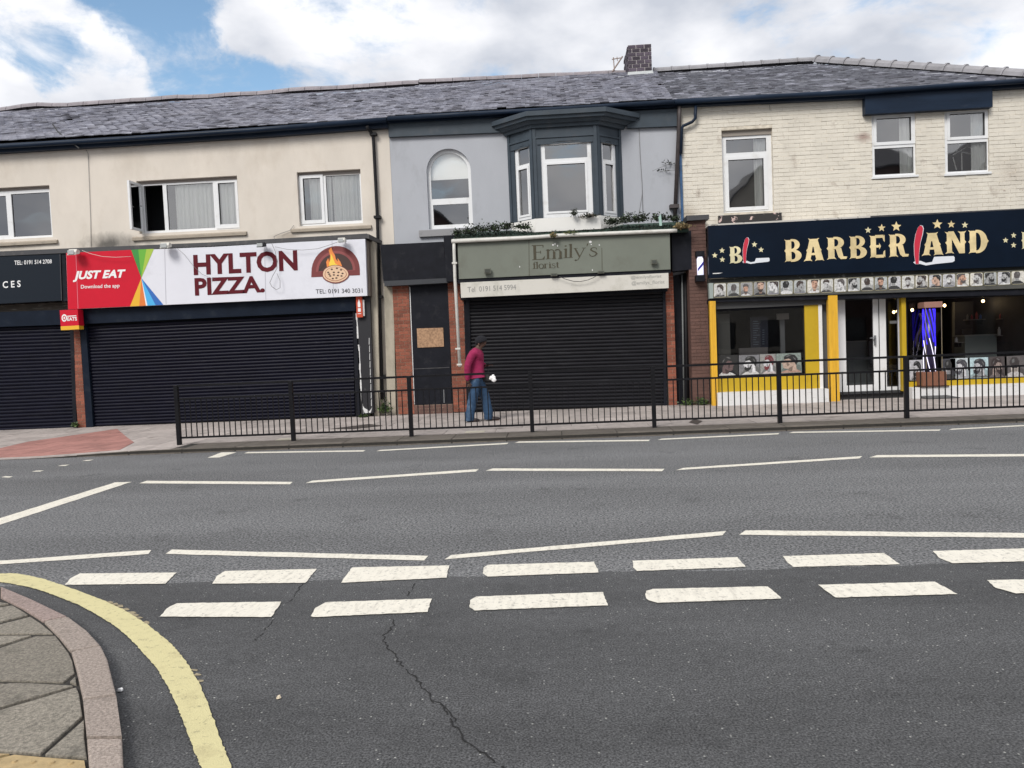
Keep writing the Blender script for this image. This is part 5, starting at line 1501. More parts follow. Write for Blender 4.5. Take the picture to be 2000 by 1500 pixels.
def barber_chair(c, lab, sc_=1.0):
    c = Vector(c); t = thing('barber_chair', lab, 'chair', c, 'barber chairs inside the shop')
    m_ = mat('black_leather', (.03, .03, .035), .35)
    MB().tube([c, c + Vector((0, 0, .03)), c + Vector((0, 0, .05))], [.3, .3, .06], 16).build('base', M_steel, t)
    MB().tube([c + Vector((0, 0, .04)), c + Vector((0, 0, .42))], .045, 10).build('column', M_steel, t)
    MB().box(c.x - .27, c.x + .27, c.y - .27, c.y + .27, c.z + .42, c.z + .54).build('seat', m_, t, bevel=.03)
    MB().hexa([c + Vector((-.25, .2, .55)), c + Vector((.25, .2, .55)), c + Vector((.25, .3, .55)), c + Vector((-.25, .3, .55))], [c + Vector((-.22, .32, 1.15)), c + Vector((.22, .32, 1.15)), c + Vector((.22, .42, 1.15)), c + Vector((-.22, .42, 1.15))]).build('backrest', m_, t, bevel=.03)
    MB().box(c.x - .12, c.x + .12, c.y + .36, c.y + .44, c.z + 1.17, c.z + 1.32).build('headrest', m_, t, bevel=.02)
    for s in (-1, 1): MB().box(c.x + s * .3 - .035, c.x + s * .3 + .035, c.y - .25, c.y + .2, c.z + .68, c.z + .73).build('armrest', M_steel, t, bevel=.01)
barber_chair((7.9, 19.0, .2), 'black barber chair just right of the blue lit pole'); barber_chair((10.0, 18.9, .2), 'black barber chair at the far right window edge')
for i, (x, y, Y) in enumerate(((1745.7, 609.5, 19.5), (1752.5, 607.7, 20.2), (1781.7, 605.4, 18.8), (1844.7, 596.5, 18.8), (1920, 588, 18.8), (1962.6, 580.7, 18.8))):
    c = P(x, y, Y)
    t = thing('hanging_bulb', ['left of two small glowing bulbs seen through the right door pane', 'right of two small glowing bulbs seen through the right door pane', 'glowing bulb left of the blue lit pole', 'glowing bulb just right of the blue lit pole', 'glowing bulb second from the right window edge', 'highest glowing bulb nearest the right window edge'][i], 'light bulb', c, 'glowing bulbs inside the barber shop')
    MB().ball(c, .032, .032, .036, 10, 8).build('bulb', M_bulb, t, smooth=True)
    MB().tube([c + Vector((0, 0, .035)), c + Vector((0, 0, .09))], .016, 8).build('socket', M_pipe, t)
    MB().tube([c + Vector((0, 0, .09)), Vector((c.x, c.y, zc_))], .004, 5).build('flex', M_cabled, t)
    if i in (2, 3, 4, 5):
        ld = bpy.data.lights.new('bulb_light', 'POINT'); ld.energy = 1.0; ld.color = (1, .75, .45); ld.shadow_soft_size = .04
        lo = bpy.data.objects.new('bulb_light', ld); C.objects.link(lo); place(lo, c - Vector((0, 0, .06)), t)

# ================================================================== SIGNS
def sign(name, label, q, Y, d, m, cat='sign', edge=None):
    c = P((q[0][0] + q[1][0]) / 2, (q[2][1] + q[3][1]) / 2, Y)
    t = thing(name, label, cat, c)
    pslab(q, Y, d, 'panel', m, t)
    return t
def rest(q, s0, s1, t0, t1):
    return [bil(q, s0, t1), bil(q, s1, t1), bil(q, s1, t0), bil(q, s0, t0)]
# services sign
SY = 17.22
t = sign('shop_sign', 'dark slate sign with white telephone number at the far left', [(-160, 508), (117, 496), (120, 587), (-155, 601)], SY, .3, M_dkgrey)
pslab([(117, 496), (127, 495.5), (132, 588), (121, 589)], SY + .02, .3, 'end_trim', M_black, t)
pslab([(116.4, 496), (117.6, 496), (120.8, 587), (119.6, 587)], SY - .006, .01, 'seam', M_dgrey2, t)
text('TEL: 0191 514 2708', [(28, 509), (101, 506.5), (101, 514.5), (28, 517.5)], SY - .003, M_wtext, t, bold=.012)
text('CES', [(5, 549.5), (40, 547.5), (40.5, 560.5), (5.5, 563)], SY - .003, M_wtext, t, name='letter', space=1.6, bold=.02, split=True)
# pizza and takeaway sign
HY = 17.2
t = sign('shop_sign', 'long white sign with red left panel and maroon HYLTON PIZZA lettering', [(129, 494), (713, 466.5), (717, 577.5), (133, 604)], HY, .1, M_wprint)
o = -.003
pslab([(713.3, 466.5), (717, 577.5), (723, 578), (719, 470)], HY + .101, .42, 'end_return', mat('return_brown', (.15, .12, .1), .8, var=.2), t)
flat([(129.2, 494), (256, 488), (276, 543), (254, 598.4), (133, 603.8)], HY, 'red_panel', M_red, t, .003)
for q, m_ in (([(256, 488), (270, 487.3), (276, 543)], M_gr1), ([(270, 487.3), (286, 486.6), (276, 543)], M_gr2), ([(286, 486.6), (300.5, 486), (276, 543)], M_gr3),
              ([(254, 598.4), (276, 543), (272, 597.6)], M_or1), ([(272, 597.6), (276, 543), (285, 597)], M_or2), ([(285, 597), (276, 543), (288, 596.9)], M_wtext), ([(288, 596.9), (276, 543), (304, 596)], M_bl1), ([(304, 596), (276, 543), (319, 595.3)], M_bl2)):
    flat(q, HY, 'ribbon', m_, t, .004)
MB().slab([P(x, y, HY - .006) for x, y in ((147.5, 494), (148.6, 494), (153, 603), (151.8, 603))], .004).build('seam', mat('seam_pink', (.65, .15, .2), .5), t)
for x in (321, 516, 648):
    yt = 494 - (x - 129) * .0462; MB().slab([P(x, yt, HY - .004), P(x + .7, yt, HY - .004), P(x + 3.6, yt + 109, HY - .004), P(x + 2.8, yt + 109, HY - .004)], .003).build('seam', mat('seam_grey', (.42, .42, .47), .6), t)
text('JUST EAT', [(144, 529.5), (245.5, 526), (244, 546.5), (142.5, 551)], HY - .0065, M_wtext, t, name='letter', shear=.18, bold=.045, split=True)
text('Download the app', [(158, 556.5), (233.5, 554), (233.5, 563.5), (158, 566)], HY - .0065, M_wtext, t, bold=.01)
text('HYLTON', [(377, 497.5), (580, 488), (581.5, 528.5), (378.5, 538)], HY - .0065, M_maroon, t, name='letter', bold=.035, split=True)
text('PIZZA.', [(379.5, 543), (516, 538.5), (517.5, 571), (381, 578)], HY - .0065, M_maroon, t, name='letter', bold=.035, split=True)
text('TEL: 0191 340 3031', [(616.5, 565), (707.5, 563), (708, 571.5), (617, 573.5)], HY - .0065, M_ink, t, bold=.0)
# oven picture
lg = lambda pts: pts
flat([(608, 541.5)] + [(655.5 - 47.3 * math.cos(R(a)), 529 - 48.5 * math.sin(R(a)) - (math.cos(R(a)) * -1) * 2) for a in range(0, 181, 9)] + [(703, 537.5)], HY, 'oven_arch', M_brickp, t, .004)
flat([(617, 531)] + [(655.5 - 38.5 * math.cos(R(a)), 529 - 39 * math.sin(R(a)) + math.cos(R(a)) * 1.6) for a in range(0, 181, 9)] + [(694, 528)], HY, 'oven_arch', col('oven_rim', (.26, .06, .06)), t, .0055)
flat([(621, 530)] + [(655.5 - 33.5 * math.cos(R(a)), 528.5 - 33.5 * math.sin(R(a)) + math.cos(R(a)) * 1.5) for a in range(0, 181, 9)] + [(689.5, 527)], HY, 'oven_mouth', M_oven, t, .007)
flat([(639, 523), (637, 512), (641, 504), (643, 512), (645, 500), (642, 489), (647, 483), (650, 492), (654, 498), (656, 506), (660, 511), (659, 504), (664, 510), (668, 519), (664, 524), (650, 526)], HY, 'flame', M_florg, t, .0085)
flat([(643, 522), (643, 514), (646, 506), (646, 495), (649, 500), (652, 508), (655, 515), (659, 517), (660, 523)], HY, 'flame', M_flyel, t, .010)
def ell(cx, cy, rx, ry, n=20, w=0): return [(cx + (rx + w * math.sin(3 * 2 * math.pi * k / n + 1)) * math.cos(2 * math.pi * k / n), cy + (ry + w * .6 * math.cos(4 * 2 * math.pi * k / n)) * math.sin(2 * math.pi * k / n)) for k in range(n)]
flat(ell(655, 535.6, 26.5, 17.8, 24, .6), HY, 'pizza_rim', M_brickp, t, .0115)
flat(ell(655, 535, 24.8, 16.2, 24, .6), HY, 'pizza', M_dough, t, .013)
flat(ell(655, 535, 21.4, 13.6, 24, .9), HY, 'pizza_line', col('sauce_line', (.3, .06, .03)), t, .0145)
flat(ell(655, 534.8, 20.4, 12.8, 24, .9), HY, 'pizza', M_dough, t, .016)
for (x, y) in ((648, 526), (658, 524), (666, 527), (641, 532), (652, 532), (661, 532), (669, 534), (645, 539), (652, 537), (660, 538), (667, 539), (650, 544), (657, 543), (643, 535.5)):
    flat(ell(x, y, 2.3, 1.6, 8), HY, 'topping', M_olive, t, .0175)
# the small red box sign of the takeaway
t = sign('projecting_sign', 'small red and amber delivery sign with EATS hung between the two left shops', [(116.5, 606), (151.5, 604), (154, 636), (118.5, 638)], 17.1, .2, M_red)
flat([(118.5, 637.5), (154, 635.5), (154.5, 643), (119, 645)], 17.1, 'amber_band', M_or1, t, .002)
pslab([(118.4, 638.2), (154, 636.2), (154.5, 643), (119, 645)], 17.101, .18, 'lower_panel', M_or1, t)
flat(ell(125.5, 621, 5.3, 7.3), 17.1, 'logo_ring', M_wtext, t, .003); flat(ell(125.5, 621, 3.1, 4.5), 17.1, 'logo_ring', M_red, t, .005); flat(ell(125.5, 621, 1.5, 2.6), 17.1, 'logo_ring', M_wtext, t, .007)
text('EATS', [(131, 620), (150, 619), (150.5, 626), (131.5, 627)], 17.095, M_wtext, t, bold=.03)
flat([(131, 616.8), (149, 615.8), (149.1, 617.6), (131, 618.6)], 17.1, 'small_print', M_wtext, t, .004)
# little fire action sign
t = sign('fire_sign', 'small orange red notice with white flame symbol at the right end of the pizza shop', [(695, 579), (706.5, 578.5), (708.5, 619.5), (696.5, 620)], 17.3, .05, col('notice_orange', (.5, .06, .02)))
pslab([(707, 585), (711, 585.5), (712, 617), (708, 617)], 17.33, .05, 'side_card', M_plinth, t)
flat([(701, 584), (704, 593), (704, 600), (699, 600), (698.6, 592)], 17.3, 'flame_symbol', M_wtext, t, .003)
flat([(699, 602), (704.5, 602), (704.7, 609), (699.2, 609)], 17.3, 'figure_symbol', M_wtext, t, .003)
flat([(698.6, 612), (705.3, 611.8), (705.4, 613), (698.7, 613.2)], 17.3, 'small_print', M_wtext, t, .003)
# florist sign: sage board with sunken letters
EY = 17.07
EQ = [(893.5, 474), (1308, 455), (1309.5, 526), (896.5, 545)]
t = sign('shop_sign', 'sage green florist fascia with faded carved lettering under the weedy gutter', EQ, EY, .5, M_sage)
for (x, ya, yb) in ((1032.5, 468, 538.5), (1175, 484, 532)):
    pslab([(x, ya), (x + 1, ya), (x + 1.6, yb), (x + .6, yb)], EY - .003, .004, 'board_joint', M_sage_d, t)
def strokes(glyphs, q, Y, m, parent, name='letter'):
    """glyphs: list of stroke lists in a common (x, z) space of width W and height 1"""
    W_ = max(p[0] for g_ in glyphs for st in g_ for p in st)
    for g_ in glyphs:
        mb = MB()
        for k, st in enumerate(g_):
            px = [bil(q, p[0] / W_, p[1]) for p in st]
            pts = [P(a, b, Y - .0006 * k) for a, b in px]
            ar_ = sum(pts[i].x * pts[(i + 1) % len(pts)].z - pts[(i + 1) % len(pts)].x * pts[i].z for i in range(len(pts)))
            mb.face(pts if ar_ > 0 else pts[::-1])
        mb.build(name, m, parent)
def rc(x0, z0, x1, z1): return [(x0, z0), (x1, z0), (x1, z1), (x0, z1)]
def rib(pts, w):
    r_ = ribbon2(pts, w); n = len(pts)
    return [[r_[i], r_[i + 1], r_[2 * n - 2 - i], r_[2 * n - 1 - i]] for i in range(n - 1)]
sh = .1; th_ = .036
def serif_E(x): return [rc(x + .06, 0, x + .06 + sh + .02, 1), rc(x, 0, x + .52, th_ * 1.3), rc(x, 1 - th_ * 1.3, x + .48, 1), rc(x + .15, .5, x + .36, .5 + th_), rc(x + .35, .42, x + .38, .61), rc(x + .46, .82, x + .49, 1)] + [[(x + .4, 0), (x + .52, 0), (x + .55, .25)]]
def stem_l(x, h): return [rc(x + .03, 0, x + .03 + sh, h), rc(x - .03, 0, x + .03 + sh + .06, th_), [(x - .03, h - .05), (x + .03 + sh, h), (x + .03, h - .08)]]
def serif_m(x): return stem_l(x, .68) + rib(arc(x + .22, .48, .11, .17, 150, 0, 8), .045) + [rc(x + .29, 0, x + .29 + sh, .5), rc(x + .23, 0, x + .42, th_)] + rib(arc(x + .48, .48, .12, .17, 150, 0, 8), .045) + [rc(x + .56, 0, x + .56 + sh, .5), rc(x + .5, 0, x + .69, th_)]
def serif_i(x): return stem_l(x, .68) + [[(x + .07 + .05 * math.cos(a), .86 + .05 * math.sin(a)) for a in [k * .785 for k in range(8)]]]
def serif_y(x): return rib([(x + .07, .66), (x + .27, .02)], .075) + rib([(x + .46, .66), (x + .27, .02), (x + .2, -.18), (x + .1, -.24)], .035) + [rc(x, .655, x + .18, .68), rc(x + .36, .655, x + .53, .68)] + [[(x + .1 + .05 * math.cos(a), -.2 + .05 * math.sin(a)) for a in [k * .785 for k in range(8)]]]
def serif_s(x): return rib([(x + .33, .5), (x + .3, .63), (x + .2, .68), (x + .1, .62), (x + .08, .5), (x + .16, .4), (x + .28, .31), (x + .34, .19), (x + .28, .06), (x + .17, .0), (x + .06, .06), (x + .03, .2)], [.03, .04, .045, .055, .07, .075, .075, .07, .055, .045, .04, .03])
def serif_f(x): return [rc(x + .08, 0, x + .08 + sh, .8), rc(x, 0, x + .24, th_), rc(x, .62, x + .27, .66)] + rib(arc(x + .22, .8, .11, .18, 180, 40, 8), .05)
def serif_o(x): return rib(arc(x + .24, .34, .19, .33, 0, 360, 20), [.05 + .04 * abs(math.cos(2 * math.pi * k / 20)) for k in range(21)])
def serif_r(x): return stem_l(x, .68) + rib(arc(x + .24, .46, .13, .19, 150, 50, 6), .05)
def serif_t(x): return [rc(x + .08, .06, x + .08 + sh, .85), rc(x, .62, x + .27, .66)] + rib(arc(x + .2, .11, .09, .1, 180, 330, 6), .04)
gl = [serif_E(0), serif_m(.6), serif_i(1.36), [rc(1.6, 0, 1.6 + sh, 1), rc(1.54, 0, 1.74, th_), [(1.54, .95), (1.6 + sh, 1), (1.6, .9)]], serif_y(1.76), rib([(2.36, .98), (2.33, .78)], [.07, .02]), serif_s(2.42)]
strokes(gl, [(1038.5, 479), (1168, 474.5), (1167, 500), (1039.5, 508.2)], EY - .003, M_sage_d, t)
sh, th_ = .12, .05
gl = [serif_f(0), [rc(.32, 0, .32 + sh, 1), rc(.26, 0, .46, th_), [(.26, .95), (.32 + sh, 1), (.32, .9)]], serif_o(.48), serif_r(.96), serif_i(1.36), serif_s(1.55), serif_t(1.93)]
strokes(gl, [(1040, 511.5), (1092, 510), (1092.5, 523), (1040.5, 525)], EY - .003, M_sage_d, t)
for (x, y, r_) in ((1153, 472.5, 2.8), (1154.8, 477.5, 1.2), (1170.5, 478.5, 1.3), (1080, 478.3, 1.8), (1089, 480, 1), (1157, 527.5, 1), (1015, 521, .9), (1084, 476.5, 1)):
    flat(ell(x, y, r_, r_ * .9 if r_ > 1.1 else r_ * 2, 8), EY, 'bird_dropping', M_plinth, t, .005)
t = sign('florist_board', 'long off white board with faded telephone number over the florist shutter', [(899, 552), (1305.5, 533), (1306, 562.5), (900.5, 581.5)], 17.09, .1, M_board)
text('Tel  0191 514 5994', [(913, 560.5), (1007.5, 555.5), (1008, 565.5), (913.5, 571)], 17.087, M_ghost, t)
text('@emilysflorist', [(1232, 539), (1292, 536), (1292, 543.5), (1232, 546.5)], 17.087, M_ghost2, t, bold=.01)
text('@emilys_florist', [(1233.5, 549.5), (1298, 546.5), (1298, 555.5), (1233.5, 558.5)], 17.087, M_ghost2, t, bold=.01)
# ---- barber sign
BY = 16.9
BQ = [(1383, 441.5), (2075, 405), (2075, 517.5), (1385, 543)]
t = sign('shop_sign', 'long navy barber sign with gold lettering, stars and a red razor', BQ, BY, .12, M_barb)
def wst(parts): return parts
def poly_ring(cx, cz, rx, rz, ix, iz, a0, a1, n=14):
    out = []
    for k in range(n):
        b0, b1 = R(a0 + (a1 - a0) * k / n), R(a0 + (a1 - a0) * (k + 1) / n)
        out.append([(cx + rx * math.cos(b0), cz + rz * math.sin(b0)), (cx + rx * math.cos(b1), cz + rz * math.sin(b1)), (cx + ix * math.cos(b1), cz + iz * math.sin(b1)), (cx + ix * math.cos(b0), cz + iz * math.sin(b0))])
    return out
# letters in a box 0..1 wide, 0..1 high
def serT(x0, x1, z=1, s=1):   # flared bracket serif reaching out at both sides
    return [[(x0 - .13, z), (x0 - .02, z - s * .035), (x1 + .02, z - s * .035), (x1 + .13, z), (x1 + .06, z - s * .085), (x1, z - s * .14), (x0, z - s * .14), (x0 - .06, z - s * .085)]]
def spur(x, z=.5, d=1): return [[(x, z - .09), (x + d * .07, z), (x, z + .09)]]
WG = {
 'B': serT(.2, .4, 1) + serT(.2, .4, 0, -1) + [rc(.14, .05, .44, .95)] + spur(.14, .5, -1) + poly_ring(.5, .745, .38, .255, .12, .16, 90, -90) + poly_ring(.52, .265, .45, .265, .13, .16, 90, -90) + [rc(.4, .9, .52, 1), rc(.4, 0, .54, .11), rc(.4, .44, .56, .57)],
 'A': [[(.28, .9), (.72, .9), (.98, .07), (.62, .07), (.5, .62), (.46, .62)], [(.46, .64), (.34, .07), (.08, .07), (.3, .92), (.42, .92)], rc(.3, .26, .66, .36)] + serT(.36, .66, 1) + serT(.12, .3, 0, -1) + serT(.68, .9, 0, -1) + spur(.2, .47, -1) + spur(.83, .47, 1),
 'R': serT(.18, .38, 1) + serT(.18, .38, 0, -1) + [rc(.12, .05, .42, .95)] + spur(.12, .5, -1) + poly_ring(.48, .735, .4, .265, .13, .16, 90, -90) + [rc(.38, .9, .5, 1), rc(.38, .46, .5, .575)] + [[(.46, .52), (.74, .5), (.84, .12), (1.02, .1), (.98, .0), (.72, .0), (.6, .1)]],
 'E': serT(.18, .38, 1) + serT(.18, .38, 0, -1) + [rc(.12, .05, .42, .95), rc(.38, .87, .86, 1), rc(.38, 0, .86, .13), [(.8, .87), (.92, 1.0), (.92, .68), (.84, .74)], [(.8, .13), (.93, .0), (.93, .33), (.84, .26)], rc(.4, .45, .62, .56), [(.6, .36), (.7, .5), (.6, .66)]] + spur(.12, .5, -1),
 'N': serT(.14, .3, 1) + serT(.14, .3, 0, -1) + serT(.74, .88, 1) + [rc(.1, .05, .33, .95), rc(.72, .0, .92, .95), [(.16, 1), (.42, 1), (.92, .05), (.9, 0), (.66, 0)]] + spur(.1, .5, -1) + spur(.92, .5, 1),
 'D': serT(.16, .36, 1) + serT(.16, .36, 0, -1) + [rc(.1, .05, .4, .95), rc(.38, .88, .5, 1), rc(.38, 0, .5, .12)] + spur(.1, .5, -1) + poly_ring(.46, .5, .48, .5, .17, .37, 90, -90, 18) + spur(.93, .5, 1),
}
def western(ch, q, m, parent):
    mb = MB()
    for k, st in enumerate(WG[ch]):
        pts = [P(*bil(q, a, b), BY - .004 - .0005 * k) for a, b in st]
        ar_ = sum(pts[i].x * pts[(i + 1) % len(pts)].z - pts[(i + 1) % len(pts)].x * pts[i].z for i in range(len(pts)))
        mb.face(pts if ar_ > 0 else pts[::-1])
    o = mb.build('letter', m, parent)
for ch, xa, xb, ya, yb in (('B', 1529, 1566, 467, 511.3), ('A', 1569, 1608, 465, 510), ('R', 1612, 1653, 462.5, 506.5), ('B', 1655.5, 1693.5, 460.5, 505), ('E', 1696, 1730.5, 459, 503.5), ('R', 1733, 1773.5, 456.5, 501.8),
                           ('A', 1799.5, 1841, 453.5, 499.2), ('N', 1844.6, 1887, 451.5, 495.2), ('D', 1889.6, 1930.5, 448.8, 494.2), ('B', 1422, 1450, 481, 514.3), ('B', 1992.5, 2021, 452, 486)):
    dy = (xb - xa) * .026
    western(ch, [(xa, ya + dy), (xb, ya - dy), (xb + 1, yb - dy), (xa + 1, yb + dy)], M_goldl if ch == 'B' and xb - xa < 30 else M_gold, t)
def star(cx, cy, r_):
    flat([(cx + (r_ if k % 2 == 0 else r_ * .45) * math.sin(R(36 * k)), cy - (r_ if k % 2 == 0 else r_ * .45) * math.cos(R(36 * k))) for k in range(10)], BY, 'star', M_goldl if r_ < 7 else M_gold, t, .004)
for s_ in ((1695.5, 449.4, 6.6), (1722, 445.2, 7.8), (1750.6, 442.5, 10.2), (1830.7, 438.1, 10.2), (1858, 438.2, 7.8), (1884.6, 439.4, 6.6), (1396, 498.8, 5.8), (1410.3, 489.3, 5.8), (1410.8, 507, 5.8), (1473.5, 477.5, 5.8), (1486.5, 487.9, 5.8), (1964, 469.3, 5.8), (1979.8, 459.8, 5.8), (1979.8, 478.9, 5.8)):
    star(*s_)
def razor(x, y, s):
    """(x, y): foot of the red handle"""
    K = lambda pts: [(x + a * s, y + b * s) for a, b in pts]
    hd = [(-4, 0), (-6.5, -18), (-7, -38), (-4.5, -56), (0, -70), (4, -75), (8.5, -74), (10.5, -69), (9, -58), (5, -42), (2.5, -22), (2, 0)]
    flat(K([(a * 1.12 + .1, b * 1.015 + .5) for a, b in hd]), BY, 'razor_outline', M_rzwhite, t, .008)
    flat(K(hd), BY, 'razor_handle', M_rzred, t, .010)
    for k, pc in enumerate(([(-9, -3), (-4, -6), (6, -6), (16, -2), (28, -4), (28, 1), (16, 3), (5, 0), (-5, 0)], [(28, -4), (32, -14), (70, -15.5), (72, -13), (72, -6), (68, -3.5), (34, 0), (28, 1)])):
        flat(K(pc), BY, 'razor_blade', M_rzwhite, t, .006 + .0005 * k)
razor(1792.5, 515.5, 1.0); razor(1455.5, 513.5, .66); razor(2026, 487, .66)
flat([(1392, 533.5), (1404, 532.8), (1412, 532.5), (1404, 534.6), (1392, 535.2)], BY, 'small_print', M_plinth, t, .003)

# ---- heads, for the haircut pictures
HEAD = dict(
    shoulders=[(.12, 0), (.3, .13), (.45, .17), (.5, .1), (.78, .2), (.95, .08), (1, 0)],
    face=[(.32, .70), (.275, .58), (.2, .49), (.265, .45), (.25, .40), (.27, .37), (.265, .31), (.31, .25), (.46, .22), (.5, .1), (.8, .12), (.79, .38), (.83, .58), (.74, .8), (.5, .84)],
    hair=[(.32, .69), (.30, .80), (.38, .90), (.55, .95), (.74, .91), (.86, .74), (.85, .52), (.79, .40), (.74, .5), (.67, .62), (.61, .56), (.60, .66), (.5, .74)],
    beard=[(.27, .41), (.262, .31), (.30, .23), (.44, .19), (.58, .3), (.63, .5), (.58, .5), (.52, .38), (.38, .36), (.34, .41)],
    ear=[(.60, .56), (.62, .46), (.66, .46), (.69, .56), (.65, .59)], eye=[(.31, .585), (.37, .60), (.38, .575), (.32, .565)])
FRONT = dict(shoulders=[(.05, 0), (.2, .13), (.4, .18), (.6, .18), (.8, .13), (.95, 0)], face=[(.3, .62), (.32, .4), (.4, .25), (.5, .2), (.6, .25), (.68, .4), (.7, .62), (.62, .8), (.38, .8)],
             hair=[(.28, .6), (.26, .78), (.36, .92), (.6, .95), (.75, .82), (.72, .6), (.68, .7), (.5, .75), (.33, .7)], beard=[(.32, .4), (.4, .22), (.5, .17), (.6, .22), (.68, .4), (.6, .34), (.4, .34)],
             ear=[(.36, .58), (.45, .58), (.45, .54), (.36, .54)], eye=[(.55, .58), (.64, .58), (.64, .54), (.55, .54)])
BACK = dict(shoulders=[(.0, 0), (.1, .15), (.35, .26), (.65, .26), (.9, .15), (1, 0)], face=[(.33, .25), (.3, .5), (.36, .7), (.62, .7), (.7, .5), (.67, .25)], hair=[(.28, .5), (.26, .75), (.38, .93), (.62, .93), (.74, .75), (.72, .5), (.6, .42), (.4, .42)], beard=[], ear=[(.26, .5), (.3, .6), (.32, .45)], eye=[(.7, .45), (.74, .5), (.7, .6)])
HEAD.update(neckshade=[(.46, .22), (.5, .1), (.62, .1), (.66, .36), (.56, .3)], cheek=[(.40, .5), (.47, .54), (.52, .44), (.47, .34), (.42, .38)], hairhi=[(.36, .84), (.5, .92), (.6, .9), (.46, .82)], hairhi2=[(.66, .84), (.78, .72), (.78, .62), (.7, .74)], brow=[(.29, .64), (.38, .655), (.39, .635), (.3, .62)], lip=[(.255, .385), (.31, .37), (.255, .36)])
FRONT.update(neckshade=[(.4, .2), (.6, .2), (.58, .1), (.42, .1)], cheek=[(.56, .5), (.68, .5), (.64, .32), (.54, .28)], hairhi=[(.34, .82), (.5, .9), (.55, .86), (.4, .78)], brow=[(.36, .63), (.46, .64), (.46, .61), (.36, .6)], lip=[(.43, .36), (.57, .36), (.55, .33), (.45, .33)])
BACK.update(neckshade=[(.36, .26), (.64, .26), (.62, .4), (.38, .4)], hairhi=[(.36, .82), (.5, .88), (.5, .7), (.38, .66)], cheek=[(.6, .5), (.68, .5), (.64, .3), (.56, .3)])
def portrait(parent, q, Y, bgc, sk, hr, sh_, edge=None, flip=False, kind=0, beard=True, name='portrait', zoom=1.0, ox=0.0, rnd=.12):
    D_ = (HEAD, FRONT, BACK)[kind]
    ms = [col('print_%02d%02d%02d' % tuple(int(c * 99) for c in k_), k_, .5, var=.3, vscale=28) for k_ in (bgc, sk, hr, sh_)] + [M_gold_edge] + [col('print_%02d%02d%02d' % tuple(int(c * 99) for c in k_), k_, .5, var=.3, vscale=28) for k_ in (tuple(c * .45 for c in sk), tuple(c * .5 + .1 for c in hr), tuple(c * .6 for c in bgc))]
    mb = MB(); lay = [0]
    def put(poly, mi, inset=True):
        pts = []
        for a, b in poly:
            a, b = .5 + (a - .5 + ox) * zoom, (b) * zoom if zoom < 1 else .0 + b * zoom
            a, b = min(max(a, .02), .98), min(max(b, .02), .98)
            if flip: a = 1 - a
            pts.append(P(*bil(q, a, b), Y - .0008 * lay[0]))
        ar_ = sum(pts[i].x * pts[(i + 1) % len(pts)].z - pts[(i + 1) % len(pts)].x * pts[i].z for i in range(len(pts)))
        mb.face(pts if ar_ > 0 else pts[::-1], mi); lay[0] += 1
    def rrect(e_):
        out = []
        for cx, cz, a0 in ((1 - rnd, 1 - rnd, 0), (rnd, 1 - rnd, 90), (rnd, rnd, 180), (1 - rnd, rnd, 270)):
            for k in range(4):
                a = R(a0 + k * 30); out.append((cx + (rnd + e_) * math.cos(a), cz + (rnd + e_) * math.sin(a)))
        return out
    def raw(poly, mi):
        pts = [P(*bil(q, a, b), Y - .0008 * lay[0]) for a, b in poly]
        ar_ = sum(pts[i].x * pts[(i + 1) % len(pts)].z - pts[(i + 1) % len(pts)].x * pts[i].z for i in range(len(pts)))
        mb.face(pts if ar_ > 0 else pts[::-1], mi); lay[0] += 1
    if edge: raw(rrect(.035), 4)
    raw(rrect(0.0) if rnd else [(0, 0), (1, 0), (1, 1), (0, 1)], 0)
    put([(.0, .0), (1, .0), (1, .35), (.8, .55), (.86, .8), (.6, .98), (.95, 1), (1, 1), (1, .2)][:3] + [(.7, .5), (.3, .3)], 7)
    for k_, mi in (('shoulders', 3), ('face', 1), ('neckshade', 5), ('cheek', 5), ('beard', 2), ('hair', 2), ('hairhi', 6), ('hairhi2', 6), ('brow', 2), ('lip', 5), ('ear', 1), ('eye', 2)):
        if k_ == 'beard' and not beard: continue
        if D_.get(k_): put(D_[k_], mi)
    return mb.build(name, ms, parent)
t = thing('portrait_strip', 'grey strip of small square haircut pictures running under the barber sign', 'sign', P(1700, 570, 16.93))
pslab([(1385, 553), (2065, 524), (2065, 561), (1386, 583)], 16.93, .1, 'frame', M_gsteel, t)
pslab([(1384.5, 553), (1393, 552.6), (1393, 582.5), (1386, 583)], 16.92, .14, 'end_cap', mat('pale_metal', (.3, .35, .33), .4), t)
rr = random.Random(31)
x = 1394.5
i = 0
SK = [(.5, .5, .5), (.42, .42, .42), (.5, .3, .22), (.52, .35, .27), (.6, .6, .6), (.32, .32, .32)]
while x < 2050:
    f_ = (x - 1390) / 650
    w = 23.4 + f_ * 1.2; yc = 567.6 - f_ * 27.5; hh = 13.2 - f_ * .8
    sk = SK[[0, 1, 2, 3, 4, 4, 5, 2, 0, 4, 1, 4, 2, 4, 0, 1, 3, 4, 2, 0, 5, 1, 4, 1, 3, 0][i % 26]]
    bgc = rr.choice([(.55, .55, .53), (.4, .42, .42), (.62, .6, .55), (.3, .3, .3), (.5, .5, .52)])
    portrait(t, [(x, yc - hh), (x + w, yc - hh - w * .045), (x + w, yc + hh - w * .045), (x, yc + hh)], 16.926, bgc, sk, rr.choice([(.02, .02, .02), (.05, .035, .03), (.09, .08, .08)]), rr.choice([(.04, .04, .04), (.6, .6, .6), (.2, .2, .22)]),
             edge=True, flip=rr.random() < .5, kind=rr.choice([0, 0, 0, 1, 1, 2]), beard=rr.random() < .6, zoom=rr.uniform(.95, 1.3), ox=rr.uniform(-.08, .08))
    x += w + 2.5; i += 1
